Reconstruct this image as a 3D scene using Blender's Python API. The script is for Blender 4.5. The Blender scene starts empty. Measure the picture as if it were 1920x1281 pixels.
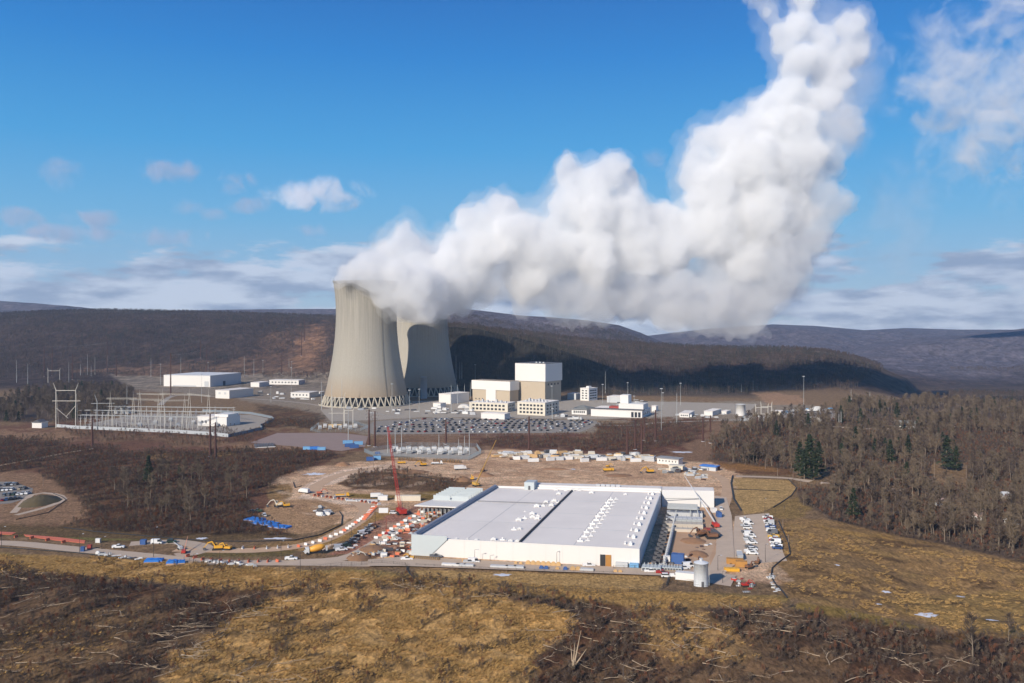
import bpy, math, random
import numpy as np
from mathutils import Vector, Matrix
R = math.radians
S = bpy.context.scene
COL = S.collection
random.seed(7)
rng = np.random.default_rng(7)

# ---------------------------------------------------------------- camera, sun, sky, exposure
F = 1600.0; CAMZ = 110.0; HY = 612.0         # focal length in photo pixels, camera height, horizon row
cd = bpy.data.cameras.new('camera'); cam = bpy.data.objects.new('camera', cd); COL.objects.link(cam)
cam.location = (0, 0, CAMZ); cam.rotation_euler = (R(90), 0, 0)
cd.lens = 36.0*F/1920.0; cd.sensor_width = 36.0; cd.shift_y = -(640.5-HY)/1920.0
cd.clip_start = 1.0; cd.clip_end = 60000.0
S.camera = cam
SUN_EL, SUN_AZ = R(28.5), R(35.0)            # azimuth: to the left of straight behind the camera
sdir = Vector((-math.sin(SUN_AZ)*math.cos(SUN_EL), -math.cos(SUN_AZ)*math.cos(SUN_EL), math.sin(SUN_EL)))
sl = bpy.data.lights.new('sun', 'SUN'); sl.energy = 5.0; sl.angle = R(0.5); sl.color = (1.0, 0.91, 0.78)
so = bpy.data.objects.new('sun', sl); COL.objects.link(so); so.location = (0, 0, 900)
so.rotation_euler = sdir.to_track_quat('Z', 'Y').to_euler()
W = bpy.data.worlds.new('World'); S.world = W; W.use_nodes = True
wn = W.node_tree; wn.nodes.clear()
def N(t, typ, **kw):
    n = t.nodes.new(typ)
    for k, v in kw.items():
        if k.startswith('i_'):
            key = k[2:]
            key = int(key) if key.isdigit() else key.replace('_', ' ')
            n.inputs[key].default_value = v
        else: setattr(n, k, v)
    return n
wo = N(wn, 'ShaderNodeOutputWorld'); bg = N(wn, 'ShaderNodeBackground'); bg.inputs[1].default_value = 0.105
sky = N(wn, 'ShaderNodeTexSky', sky_type='NISHITA', sun_disc=False, sun_elevation=SUN_EL,
        sun_rotation=math.atan2(sdir.x, sdir.y), altitude=300, air_density=1.0, dust_density=0.25, ozone_density=2.5)
hs = N(wn, 'ShaderNodeHueSaturation'); hs.inputs['Hue'].default_value = 0.5
hs.inputs['Saturation'].default_value = 1.0; hs.inputs['Value'].default_value = 0.84
tc0 = N(wn, 'ShaderNodeTexCoord'); sp0 = N(wn, 'ShaderNodeSeparateXYZ'); wn.links.new(tc0.outputs['Generated'], sp0.inputs[0])
rp = N(wn, 'ShaderNodeValToRGB'); wn.links.new(sp0.outputs[2], rp.inputs[0]); cr_ = rp.color_ramp
for i, (p_, c_) in enumerate([(0.0, (190,212,230)), (0.05, (162,202,232)), (0.12, (110,186,234)), (0.20, (62,166,232)), (0.30, (18,134,218)), (0.40, (0,100,190)), (1.0, (8,64,128))]):
    e = cr_.elements[i] if i < 2 else cr_.elements.new(p_)
    e.position = p_; e.color = tuple((((v/255+0.055)/1.055)**2.4) for v in c_)+(1,)
rs_ = N(wn, 'ShaderNodeVectorMath', operation='SCALE'); wn.links.new(rp.outputs[0], rs_.inputs[0]); rs_.inputs['Scale'].default_value = 1/0.105
sm_ = N(wn, 'ShaderNodeMix', data_type='RGBA'); sm_.inputs[0].default_value = 0.85; wn.links.new(sky.outputs[0], sm_.inputs[6]); wn.links.new(rs_.outputs[0], sm_.inputs[7])
wn.links.new(sm_.outputs[2], hs.inputs['Color'])
# distant cloud banks low over the horizon, part of the sky itself
tc = N(wn, 'ShaderNodeTexCoord'); sp = N(wn, 'ShaderNodeSeparateXYZ'); wn.links.new(tc.outputs['Generated'], sp.inputs[0])
def M(t, op, a, b=None, c=None, clamp=False):
    m = N(t, 'ShaderNodeMath', operation=op, use_clamp=clamp)
    for i, v in enumerate((a, b, c)):
        if v is None: continue
        if isinstance(v, (int, float)): m.inputs[i].default_value = v
        else: t.links.new(v, m.inputs[i])
    return m.outputs[0]
def noise_dir(sx, sz, scale, detail, off, rough=0.55):
    mp = N(wn, 'ShaderNodeMapping'); mp.inputs['Scale'].default_value = (sx, sx, sz); mp.inputs['Location'].default_value = off
    wn.links.new(tc.outputs['Generated'], mp.inputs[0])
    nz = N(wn, 'ShaderNodeTexNoise'); nz.inputs['Scale'].default_value = scale; nz.inputs['Detail'].default_value = detail
    nz.inputs['Roughness'].default_value = rough
    wn.links.new(mp.outputs[0], nz.inputs['Vector']); return nz.outputs[0]
def smap(v, a, b, lo=0.0, hi=1.0):
    m = N(wn, 'ShaderNodeMapRange', interpolation_type='SMOOTHSTEP'); wn.links.new(v, m.inputs[0])
    for i, x in enumerate((a, b, lo, hi)): m.inputs[i+1].default_value = x
    return m.outputs[0]
z = sp.outputs[2]
n1 = noise_dir(1.0, 4.2, 6.0, 9, (2.3, 0.4, 1.7), 0.6)
cover = smap(z, 0.03, 0.13, 0.34, 0.60)                # threshold rises with elevation: banks thin out upward
band = M(wn, 'SUBTRACT', n1, cover)
band = smap(band, 0.0, 0.11)
band = M(wn, 'MULTIPLY', band, smap(z, 0.10, 0.15, 0.9, 0.0))
n2 = noise_dir(1.0, 4.2, 11.0, 5, (5.1, 8.2, 0.3))
shade = smap(n2, 0.38, 0.62)
ccol = N(wn, 'ShaderNodeMix', data_type='RGBA'); ccol.inputs[6].default_value = (2.9, 3.4, 4.5, 1); ccol.inputs[7].default_value = (6.2, 6.6, 7.4, 1)
wn.links.new(shade, ccol.inputs[0])
mx = N(wn, 'ShaderNodeMix', data_type='RGBA'); wn.links.new(band, mx.inputs[0]); wn.links.new(hs.outputs[0], mx.inputs[6]); wn.links.new(ccol.outputs[2], mx.inputs[7])
wn.links.new(mx.outputs[2], bg.inputs[0]); wn.links.new(bg.outputs[0], wo.inputs[0])
vs = S.view_settings; vs.view_transform = 'Standard'; vs.look = 'None'; vs.exposure = 0.2; vs.gamma = 1.0; vs.use_curve_mapping = False
cy = S.cycles; cy.use_denoising = True; cy.max_bounces = 16; cy.diffuse_bounces = 2; cy.glossy_bounces = 2
cy.transmission_bounces = 2; cy.transparent_max_bounces = 24; cy.volume_bounces = 14; cy.caustics_reflective = False; cy.caustics_refractive = False
cy.use_adaptive_sampling = True; cy.adaptive_threshold = 0.02; cy.sample_clamp_indirect = 8.0

# ---------------------------------------------------------------- noise and terrain
def _h(xi, yi, s):
    v = np.sin(xi*127.1 + yi*311.7 + s*74.7)*43758.5453
    return v - np.floor(v)
def vnoise(x, y, s=0):
    xi = np.floor(x); yi = np.floor(y); fx = x-xi; fy = y-yi
    fx = fx*fx*(3-2*fx); fy = fy*fy*(3-2*fy)
    a = _h(xi, yi, s); b = _h(xi+1, yi, s); c = _h(xi, yi+1, s); d = _h(xi+1, yi+1, s)
    return (a*(1-fx)+b*fx)*(1-fy) + (c*(1-fx)+d*fx)*fy
def fbm(x, y, sc, o=4, s=0, g=0.5):
    t = 0; a = 1; w = 0; x = np.asarray(x, float)/sc; y = np.asarray(y, float)/sc
    for i in range(o):
        t = t + a*vnoise(x, y, s+i*13); w += a; a *= g; x = x*2.03+5.1; y = y*2.03+1.7
    return t/w
def sst(a, b, v):
    t = np.clip((v-a)/(b-a), 0, 1); return t*t*(3-2*t)
def crest(table, u, Yc, tree=9.0):           # skyline table (photo column, row) at distance Yc -> ground height
    xs = [(p[0]-960)/F for p in table]; zs = [CAMZ+(HY-p[1])*Yc/F-tree for p in table]
    return np.interp(u, xs, zs)
HILLS = [  # (foot distance by column, crest distance, back distance, skyline)
 ([(-900,1640),(0,1720),(300,1780),(500,1760),(640,1560),(760,1520)], 2900, 3900,
  [(-900,600),(-300,592),(0,586),(100,582),(190,580),(300,582),(440,585),(530,588),(625,592),(760,600),(900,640),(1000,720)]),
 ([(-900,3600),(700,3300)], 5200, 7000,
  [(-900,540),(-300,550),(0,562),(60,566),(150,574),(190,579),(300,580),(450,578),(560,577),(640,577),(800,580),(900,620),(1020,720)]),
 ([(700,2500),(1250,2400)], 3900, 5200,
  [(480,800),(600,650),(700,590),(790,580),(866,575),(911,580),(976,588),(1040,592),(1100,597),(1160,606),(1200,620),(1240,637),(1300,668)]),
 ([(700,1435),(860,1425),(1200,1430)], 1600, 2200,
  [(540,820),(640,700),(700,630),(760,606),(850,604),(900,609),(950,620),(1000,632),(1050,647),(1100,664),(1150,684),(1200,706),(1240,740)]),
 ([(760,1480),(860,1430),(1100,1420),(1400,1400),(1600,1380),(1700,1380)], 2150, 2900,
  [(560,860),(680,700),(760,640),(850,606),(900,612),(950,617),(1000,622),(1050,629),(1100,635),(1200,642),(1300,648),(1400,651),(1470,650),(1550,656),(1600,666),(1650,684),(1700,708),(1725,740),(1800,790)]),
 ([(1000,3600),(1920,3600),(2600,3600)], 6500, 8500,
  [(800,760),(1000,640),(1180,632),(1260,622),(1330,614),(1400,609),(1450,606),(1530,609),(1620,617),(1700,613),(1800,616),(2000,616),(2600,600)]),
 ([(1450,3000),(1600,2900),(1920,2700),(2700,2500)], 4600, 6400,
  [(1380,690),(1480,676),(1560,660),(1650,640),(1720,630),(1800,626),(1850,621),(1920,613),(2300,600),(2700,590)]),
]
def height(x, y):
    x = np.asarray(x, float); y = np.asarray(y, float)
    yy = np.maximum(y, 1.0); u = x/yy
    base = np.zeros_like(x)
    # valley of the river falls away on the right beyond the plant
    base = base - 75*sst(1250, 2100, y + 260*(u-0.42)/0.2)*sst(0.36, 0.50, u)
    base = base - 30*sst(1900, 3400, y)*sst(0.0, 0.3, u)
    # rolling ground off the graded pad
    off = 1 - sst(358, 372, y)*(1-sst(0.0, 0.06, u-0.335-(y-370)*0.00002))*1.0
    n = fbm(x, y, 85, 4, 3)-0.5
    amp = np.where(y < 372, 1-sst(345, 371, y), 0)
    amp = np.maximum(amp, sst(0.33, 0.37, u)*(1-sst(640, 760, y)))
    base = base + amp*(n*9.0 + (fbm(x, y, 14, 3, 9)-0.5)*2.4)
    # bank falling away right of the lot
    base = base - 7.0*sst(0.335, 0.47, u)*(1-sst(640, 860, y))*sst(300, 380, y)
    rough = (fbm(x, y, 420, 5, 21)-0.5); r2 = fbm(x, y, 130, 4, 31)-0.5
    out = base
    for foot, Yc, Yb, sk in HILLS:
        xf = [(p[0]-960)/F for p in foot]; yf = np.interp(u, xf, [p[1] for p in foot])
        zc = crest(sk, u, Yc)
        t = sst(yf, Yc, y)**0.85
        fall = 1-0.8*sst(Yc, Yb, y)
        ns = 4*np.clip(t, 0, 1)*(1-np.clip(t, 0, 1))
        lift = (zc-base)*t*fall + (rough*0.35*np.maximum(zc-base, 30)*(1+1.2*sst(2600, 3600, y))+r2*16*(1+1.5*sst(2600, 3600, y)))*ns
        lift = np.where(zc > base, lift, -1e3)
        out = np.maximum(out, base+np.where(y > yf, lift, 0))
    return out
def hz(x, y): return float(height(np.array([x]), np.array([y]))[0])
def G(px, py):                                 # photo pixel -> point on the ground there
    z = 0.0; u = (px-960)/F; Y = 500
    if py < 765:
        Ys = np.geomspace(1000, 7000, 900); hs_ = height(u*Ys, Ys); ok = np.nonzero(HY-F*(hs_-CAMZ)/Ys <= py)[0]
        Y = float(Ys[ok[0]]) if len(ok) else 3000.0
        return Vector((u*Y, Y, hz(u*Y, Y)))
    for _ in range(25):
        Y = F*(CAMZ-z)/max(py-HY, 1e-3); Y = min(max(Y, 100), 9000)
        zn = hz(u*Y, Y)
        if abs(zn-z) < 0.01: z = zn; break
        z = 0.4*z+0.6*zn
    return Vector((u*Y, Y, hz(u*Y, Y)))
def proj(x, y, z): return 960+F*x/y, HY-F*(z-CAMZ)/y

# ---------------------------------------------------------------- materials
def srgb(r, g, b):
    f = lambda c: ((c/255+0.055)/1.055)**2.4 if c > 10 else c/255/12.92
    return (f(r), f(g), f(b))
MATS = {}
def mat(name, col, rough=0.7, metal=0.0, var=0.12, scale=0.6, bump=0.0):
    if name in MATS: return MATS[name]
    m = bpy.data.materials.new(name); m.use_nodes = True; t = m.node_tree; t.nodes.clear()
    o = N(t, 'ShaderNodeOutputMaterial'); b = N(t, 'ShaderNodeBsdfPrincipled'); t.links.new(b.outputs[0], o.inputs[0])
    b.inputs['Roughness'].default_value = rough; b.inputs['Metallic'].default_value = metal
    g = N(t, 'ShaderNodeNewGeometry'); nz = N(t, 'ShaderNodeTexNoise'); nz.inputs['Scale'].default_value = scale
    nz.inputs['Detail'].default_value = 5; t.links.new(g.outputs['Position'], nz.inputs['Vector'])
    oi = N(t, 'ShaderNodeObjectInfo')
    v = M(t, 'MULTIPLY_ADD', nz.outputs[0], 2*var, 1-var)
    v = M(t, 'MULTIPLY', v, M(t, 'MULTIPLY_ADD', oi.outputs['Random'], var, 1-var/2))
    mx = N(t, 'ShaderNodeVectorMath', operation='SCALE'); mx.inputs[0].default_value = col[:3]; t.links.new(v, mx.inputs['Scale'])
    t.links.new(mx.outputs[0], b.inputs['Base Color'])
    if bump:
        bp = N(t, 'ShaderNodeBump'); bp.inputs['Strength'].default_value = bump; bp.inputs['Distance'].default_value = 0.3
        t.links.new(nz.outputs[0], bp.inputs['Height']); t.links.new(bp.outputs[0], b.inputs['Normal'])
    MATS[name] = m; return m

# ---------------------------------------------------------------- mesh building
class MB:
    def __init__(s): s.v = []; s.f = []; s.m = []
    def add(s, vs, fs, m=0):
        o = len(s.v); s.v += [tuple(p) for p in vs]; s.f += [tuple(i+o for i in f) for f in fs]; s.m += [m]*len(fs); return s
    def box(s, x0, x1, y0, y1, z0, z1, m=0):
        return s.add([(x0,y0,z0),(x1,y0,z0),(x1,y1,z0),(x0,y1,z0),(x0,y0,z1),(x1,y0,z1),(x1,y1,z1),(x0,y1,z1)],
                     [(0,3,2,1),(4,5,6,7),(0,1,5,4),(1,2,6,5),(2,3,7,6),(3,0,4,7)], m)
    def bar(s, a, b, w, w2=None, m=0, n=4):       # tapered bar between two points
        a = Vector(a); b = Vector(b); d = b-a
        if d.length < 1e-6: return s
        q = d.to_track_quat('Z', 'Y'); w2 = w if w2 is None else w2; vs = []
        for p, r in ((a, w), (b, w2)):
            for k in range(n):
                t = 2*math.pi*(k+0.5)/n; vs.append(p+q @ Vector((r*math.cos(t), r*math.sin(t), 0)))
        fs = [(k, (k+1) % n, n+(k+1) % n, n+k) for k in range(n)]+[tuple(range(n))[::-1], tuple(range(n, 2*n))]
        return s.add(vs, fs, m)
    def lathe(s, prof, n=24, c=(0,0,0), m=0, cap=True):
        vs = []; fs = []
        for r, z in prof:
            for k in range(n):
                t = 2*math.pi*k/n; vs.append((c[0]+r*math.cos(t), c[1]+r*math.sin(t), c[2]+z))
        for j in range(len(prof)-1):
            for k in range(n): fs.append((j*n+k, j*n+(k+1) % n, (j+1)*n+(k+1) % n, (j+1)*n+k))
        if cap: fs.append(tuple(range(n))[::-1]); fs.append(tuple(range((len(prof)-1)*n, len(prof)*n)))
        return s.add(vs, fs, m)
    def prism(s, pts, z0, z1, m=0):
        n = len(pts)
        return s.add([(p[0],p[1],z0) for p in pts]+[(p[0],p[1],z1) for p in pts],
                     [tuple(range(n))[::-1], tuple(range(n, 2*n))]+[(k,(k+1)%n,n+(k+1)%n,n+k) for k in range(n)], m)
    def prof(s, pts, x0, x1, m=0, ax='x'):        # side profile (a, z) extruded across
        n = len(pts)
        if ax == 'x': vs = [(x0, p[0], p[1]) for p in pts]+[(x1, p[0], p[1]) for p in pts]
        else: vs = [(p[0], x0, p[1]) for p in pts]+[(p[0], x1, p[1]) for p in pts]
        return s.add(vs, [tuple(range(n)), tuple(range(n, 2*n))[::-1]]+[(k, n+k, n+(k+1)%n, (k+1)%n) for k in range(n)], m)
    def mesh(s, name, mats, smooth=False):
        me = bpy.data.meshes.new(name); me.from_pydata(s.v, [], s.f)
        for mt in (mats if isinstance(mats, (list, tuple)) else [mats]): me.materials.append(mt)
        me.polygons.foreach_set('material_index', s.m)
        if smooth: me.polygons.foreach_set('use_smooth', [True]*len(s.f))
        me.validate(); me.update(); return me
    def build(s, name, mats, parent=None, smooth=False):
        return link(name, s.mesh(name, mats, smooth), parent)
def link(name, me, parent=None, loc=None, rz=None):
    o = bpy.data.objects.new(name, me); COL.objects.link(o)
    if parent: o.parent = parent
    if loc is not None: o.location = loc
    if rz is not None: o.rotation_euler[2] = rz
    return o
def tag(o, label=None, cat=None, group=None, kind=None):
    if label: o['label'] = label
    if cat: o['category'] = cat
    if group: o['group'] = group
    if kind: o['kind'] = kind
    return o
def thing(name, loc, rz, label, cat, group=None):
    o = link(name, None, None, loc, rz); o.empty_display_size = 1
    return tag(o, label, cat, group)
KIDS = {}
def dup(root, loc, rz, label=None, sc=1.0, group=None):
    r = root.copy(); COL.objects.link(r); r.location = loc; r.rotation_euler[2] = rz; r.scale = (sc, sc, sc)
    if label: r['label'] = label
    if group: r['group'] = group
    for ch in KIDS.get(root.name) or [c for c in root.children]:
        c = ch.copy(); COL.objects.link(c); c.parent = r
        for g in ch.children:
            d = g.copy(); COL.objects.link(d); d.parent = c
    return r
def nth(i): 
    w = ['first','second','third','fourth','fifth','sixth','seventh','eighth','ninth','tenth','eleventh','twelfth','thirteenth','fourteenth','fifteenth','sixteenth','seventeenth','eighteenth','nineteenth','twentieth']
    if i < 20: return w[i]
    tens = ['twenty','thirty','forty','fifty','sixty','seventy','eighty'][(i+1)//10-2]
    if (i+1) % 10 == 0: return tens[:-1]+'ieth'
    return tens+('-'+w[(i+1) % 10-1] if (i+1) % 10 else 'th')
# ---------------------------------------------------------------- ground cover (what grows or lies where, some hill shade and haze painted in)
def polydist(px, py, pts, closed=True):
    """signed distance in photo pixels (rows counted double), inside positive"""
    P = np.array(pts, float); n = len(P); d2 = np.full(px.shape, 1e18); ins = np.zeros(px.shape, bool); ky = 2.0
    for i in range(n if closed else n-1):
        a = P[i]; b = P[(i+1) % n]
        ex, ey = b[0]-a[0], (b[1]-a[1])*ky; wx = px-a[0]; wy = (py-a[1])*ky
        t = np.clip((wx*ex+wy*ey)/max(ex*ex+ey*ey, 1e-9), 0, 1)
        d2 = np.minimum(d2, (wx-t*ex)**2+(wy-t*ey)**2)
        if closed:
            c = ((a[1] > py) != (b[1] > py))
            with np.errstate(divide='ignore', invalid='ignore'):
                xx = (b[0]-a[0])*(py-a[1])/((b[1]-a[1]) if b[1] != a[1] else 1e-9)+a[0]
            ins ^= (c & (px < xx))
    d = np.sqrt(d2); return np.where(ins, d, -d) if closed else d
def region(px, py, pts, soft, jit=None, line=0):
    x0 = min(p[0] for p in pts)-60-line; x1 = max(p[0] for p in pts)+60+line
    y0 = min(p[1] for p in pts)-40-line; y1 = max(p[1] for p in pts)+40+line
    out = np.zeros(px.shape); k = (px > x0) & (px < x1) & (py > y0) & (py < y1)
    if not k.any(): return out
    if line: d = line-polydist(px[k], py[k], pts, False)
    else: d = polydist(px[k], py[k], pts)
    if jit is not None: d = d+jit[k]
    out[k] = np.clip(d/soft+0.5, 0, 1); return out
GRASS = srgb(158,124,74); GOLD = srgb(190,149,92); BRUSH = srgb(60,46,38); RUST = srgb(92,62,44); DIRT = srgb(204,168,134)
PALE = srgb(218,190,164); GREEN = srgb(118,106,62); OLIVE = srgb(142,112,74); ASPH = srgb(128,122,118); GRAV = srgb(150,145,140); DARK = srgb(60,50,46)
SNOW = srgb(232,232,238); TAN = srgb(140,110,84); FOR = srgb(60,48,44); MUD = srgb(122,88,66); PLANT = srgb(138,124,108); FORR = srgb(96,78,68)
COVER = [ # (colour, polygon in photo pixels, softness, raggedness, line half width)
 (PLANT, [(200,700),(620,694),(640,760),(1420,752),(1560,765),(1600,800),(1330,790),(1320,800),(1120,790),(1120,812),(680,815),(560,770),(430,745),(250,730)], 6, 10, 0),
 (srgb(112,88,70), [(150,696),(280,686),(620,668),(640,700),(300,705),(190,702)], 8, 24, 0),
 (srgb(100,78,64), [(470,690),(480,640),(545,612),(600,606),(628,600),(628,640),(600,690)], 10, 20, 0),
 (srgb(132,100,76), [(548,690),(556,640),(590,612),(606,606),(606,640),(588,690)], 8, 20, 0),
 (srgb(112,80,62), [(-400,790),(120,800),(520,800),(700,830),(650,870),(560,930),(480,1000),(0,1000),(-400,990)], 20, 60, 0),
 (TAN, [(-60,812),(120,808),(350,818),(560,838),(520,848),(330,834),(140,824),(-60,830)], 8, 22, 0),
 (TAN, [(-60,886),(60,882),(110,896),(150,925),(260,975),(120,990),(-60,985)], 10, 34, 0),
 (GOLD, [(230,848),(420,848),(440,856),(300,862)], 8, 20, 0),
 (srgb(104,84,58), [(-60,985),(150,985),(300,1003),(540,992),(560,1008),(400,1018),(200,1018),(-60,1000)], 8, 10, 0),
 (srgb(128,100,78), [(700,800),(1130,812),(1180,785),(1340,785),(1400,800),(1360,870),(1200,860),(900,850),(700,840)], 10, 16, 0),
 (srgb(106,72,56), [(890,812),(1100,818),(1180,800),(1190,850),(1000,846),(880,838)], 12, 40, 0),
 (srgb(106,72,56), [(1130,795),(1300,790),(1330,815),(1250,850),(1140,850)], 12, 50, 0),
 (DIRT, [(500,905),(560,880),(640,868),(730,862),(940,842),(1340,868),(1395,885),(1360,960),(1500,1100),(1250,1075),(760,1062),(700,1050),(690,1000),(560,960)], 5, 10, 0),
 (PALE, [(560,935),(575,905),(650,878),(740,868),(760,880),(660,896),(605,912),(610,935),(730,945),(745,955),(600,1035),(560,1030),(650,985),(690,950)], 4, 5, 0),
 (srgb(188,152,120), [(900,856),(1130,880),(1300,880),(1240,905),(1000,896),(900,885)], 10, 30, 0),
 (srgb(112,86,62), [(640,908),(660,890),(740,880),(850,896),(900,905),(860,920),(760,925),(660,922)], 6, 14, 0),
 (srgb(128,104,56), [(655,924),(760,928),(880,914),(880,925),(800,937),(650,936)], 5, 6, 0),
 (OLIVE, [(498,935),(505,912),(545,905),(552,930),(530,945)], 5, 6, 0),
 (srgb(166,132,98), [(488,965),(520,935),(600,938),(642,952),(635,975),(590,1000),(540,1000),(480,990)], 6, 8, 0),
 (OLIVE, [(690,960),(735,945),(750,958),(700,985),(640,1015),(520,1040),(400,1035),(480,1022),(580,1008)], 5, 6, 0),
 (GRASS, [(700,950),(748,948),(752,966),(706,985),(660,1010),(560,1035),(560,1022),(650,990)], 5, 6, 0),
 (srgb(108,92,58), [(340,1036),(420,1026),(560,1032),(540,1042),(380,1046)], 5, 4, 0),
 (srgb(142,118,72), [(-100,1028),(200,1052),(420,1070),(640,1066),(760,1074),(1250,1110),(1480,1118),(1480,1130),(1200,1120),(800,1100),(640,1086),(380,1092),(-100,1060)], 8, 10, 0),
 (srgb(112,104,60), [(-60,1000),(140,1008),(280,1012),(200,1014),(0,1004)], 4, 4, 0),
 (MUD, [(670,1020),(720,1000),(760,985),(790,945),(900,930),(860,960),(775,1005),(768,1045),(700,1050),(640,1048)], 6, 16, 0),
 (srgb(158,112,92), [(620,1040),(735,960),(790,948),(780,990),(768,1048)], 8, 20, 0),
 (srgb(172,140,92), [(1374,896),(1480,900),(1494,916),(1480,935),(1432,960),(1395,965),(1374,930)], 3, 3, 0),
 (srgb(138,112,70), [(1420,965),(1500,925),(1530,930),(1525,955),(1490,975)], 6, 12, 0),
 (srgb(110,80,56), [(1340,868),(1480,868),(1480,896),(1380,890)], 6, 14, 0),
 (srgb(140,102,62), [(1350,872),(1440,868),(1450,880),(1370,884)], 6, 18, 0),
 (OLIVE, [(1450,975),(1560,975),(1700,1000),(1920,1050),(2300,1120),(2300,1300),(1840,1190),(1600,1150),(1480,1120),(1450,1070),(1480,1010)], 10, 20, 0),
 (srgb(156,122,72), [(1530,985),(1640,1000),(1740,1020),(1700,1022),(1580,1004)], 6, 16, 0),
 (srgb(136,112,62), [(1500,1130),(1640,1150),(1760,1185),(1850,1200),(1830,1215),(1640,1175),(1480,1140)], 6, 8, 0),
 (srgb(150,120,72), [(1660,1130),(1920,1110),(2200,1140),(2200,1200),(1900,1190),(1700,1160)], 10, 30, 0),
 (srgb(172,138,88), [(778,1068),(900,1072),(1235,1080),(1250,1092),(1235,1106),(1100,1107),(900,1096),(785,1084)], 4, 6, 0),
 (GRASS, [(-300,1046),(100,1040),(400,1072),(760,1080),(1250,1110),(1460,1125),(1470,1140),(1180,1140),(900,1112),(700,1098),(420,1110),(230,1080),(-300,1070)], 8, 14, 0),
]
STREAKS = [(BRUSH, 0.8, (1570,1100), 130, 30), ]
def gold_zone(px, py, j):
    a = region(px, py, [(560,1400),(200,1400),(330,1240),(420,1170),(520,1130),(700,1104),(860,1110),(1050,1150),(1060,1190),(1010,1240),(960,1400)], 30, j)
    b = region(px, py, [(180,1046),(640,1072),(700,1092),(500,1100),(330,1086),(200,1070)], 10, j)
    c = region(px, py, [(-200,1200),(60,1180),(240,1130),(300,1160),(150,1260),(60,1400),(-200,1400)], 30, j)*0.12
    d = region(px, py, [(1180,1140),(1300,1130),(1330,1160),(1420,1230),(1260,1240),(1200,1190)], 20, j)*0.4
    return np.clip(np.maximum.reduce([a, b, c, d]), 0, 1)
def brush_zone(px, py, j):                     # where woody brush stands
    a = region(px, py, [(-400,1060),(0,1052),(200,1090),(420,1104),(600,1090),(760,1082),(1050,1120),(1180,1140),(1500,1142),(1700,1180),(1900,1200),(2300,1230),(2300,1500),(-400,1500)], 14, j)
    g = gold_zone(px, py, j)
    a = a*(1-g)
    b = region(px, py, [(-300,800),(90,826),(230,846),(560,845),(680,850),(560,880),(480,935),(470,965),(540,1002),(300,1003),(120,985),(180,965),(110,905),(60,880),(-300,880)], 12, j)
    c = region(px, py, [(900,820),(1100,822),(1140,790),(1330,792),(1300,830),(1190,845),(890,838)], 8, j)*0.6
    d = region(px, py, [(648,908),(668,892),(740,884),(870,900),(820,918),(670,920)], 6, j)*0.5
    e = region(px, py, [(120,800),(560,806),(640,830),(350,836),(150,826)], 6, j)*0.35
    f = region(px, py, [(480,760),(560,764),(610,780),(590,805),(500,800)], 6, j)*0.9
    k = region(px, py, [(465,826),(520,806),(640,806),(695,815),(690,842),(640,850),(560,844)], 4)
    return np.clip(np.maximum.reduce([a, b, c, d, e, f])*(1-k), 0, 1)
def wood_zone(px, py, j):                      # bare deciduous woods on the low ground
    a = region(px, py, [(1345,815),(1420,796),(1600,760),(1740,758),(1900,770),(2500,790),(2500,1120),(1990,1072),(1900,1052),(1800,1030),(1700,1008),(1560,975),(1500,940),(1485,905),(1490,880),(1330,862)], 8, j)
    hole = region(px, py, [(1490,892),(1640,905),(1700,916),(1640,914),(1500,902)], 3)
    hole = np.maximum(hole, region(px, py, [(1485,878),(1556,878),(1560,916),(1488,916)], 4))
    hole = np.maximum(hole, region(px, py, [(1745,868),(1812,868),(1815,912),(1748,912)], 4))
    hole = np.maximum(hole, region(px, py, [(1740,884),(1800,880),(1800,902),(1750,908)], 4))
    hole = np.maximum(hole, region(px, py, [(1760,940),(1800,936),(1820,958),(1760,958)], 4))
    hole = np.maximum(hole, region(px, py, [(1560,800),(1640,803),(1720,800),(1720,806),(1640,809),(1560,806)], 3))
    b = region(px, py, [(-600,760),(0,755),(150,722),(250,735),(235,778),(100,792),(-600,790)], 6, j)
    c = region(px, py, [(200,905),(330,885),(440,890),(470,930),(430,965),(330,985),(220,970)], 16, j)*0.5
    d = region(px, py, [(1810,1215),(1860,1195),(2200,1230),(2200,1420),(1820,1420)], 8)
    return np.clip(np.maximum.reduce([a*(1-hole), b, c, d]), 0, 1)
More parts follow.
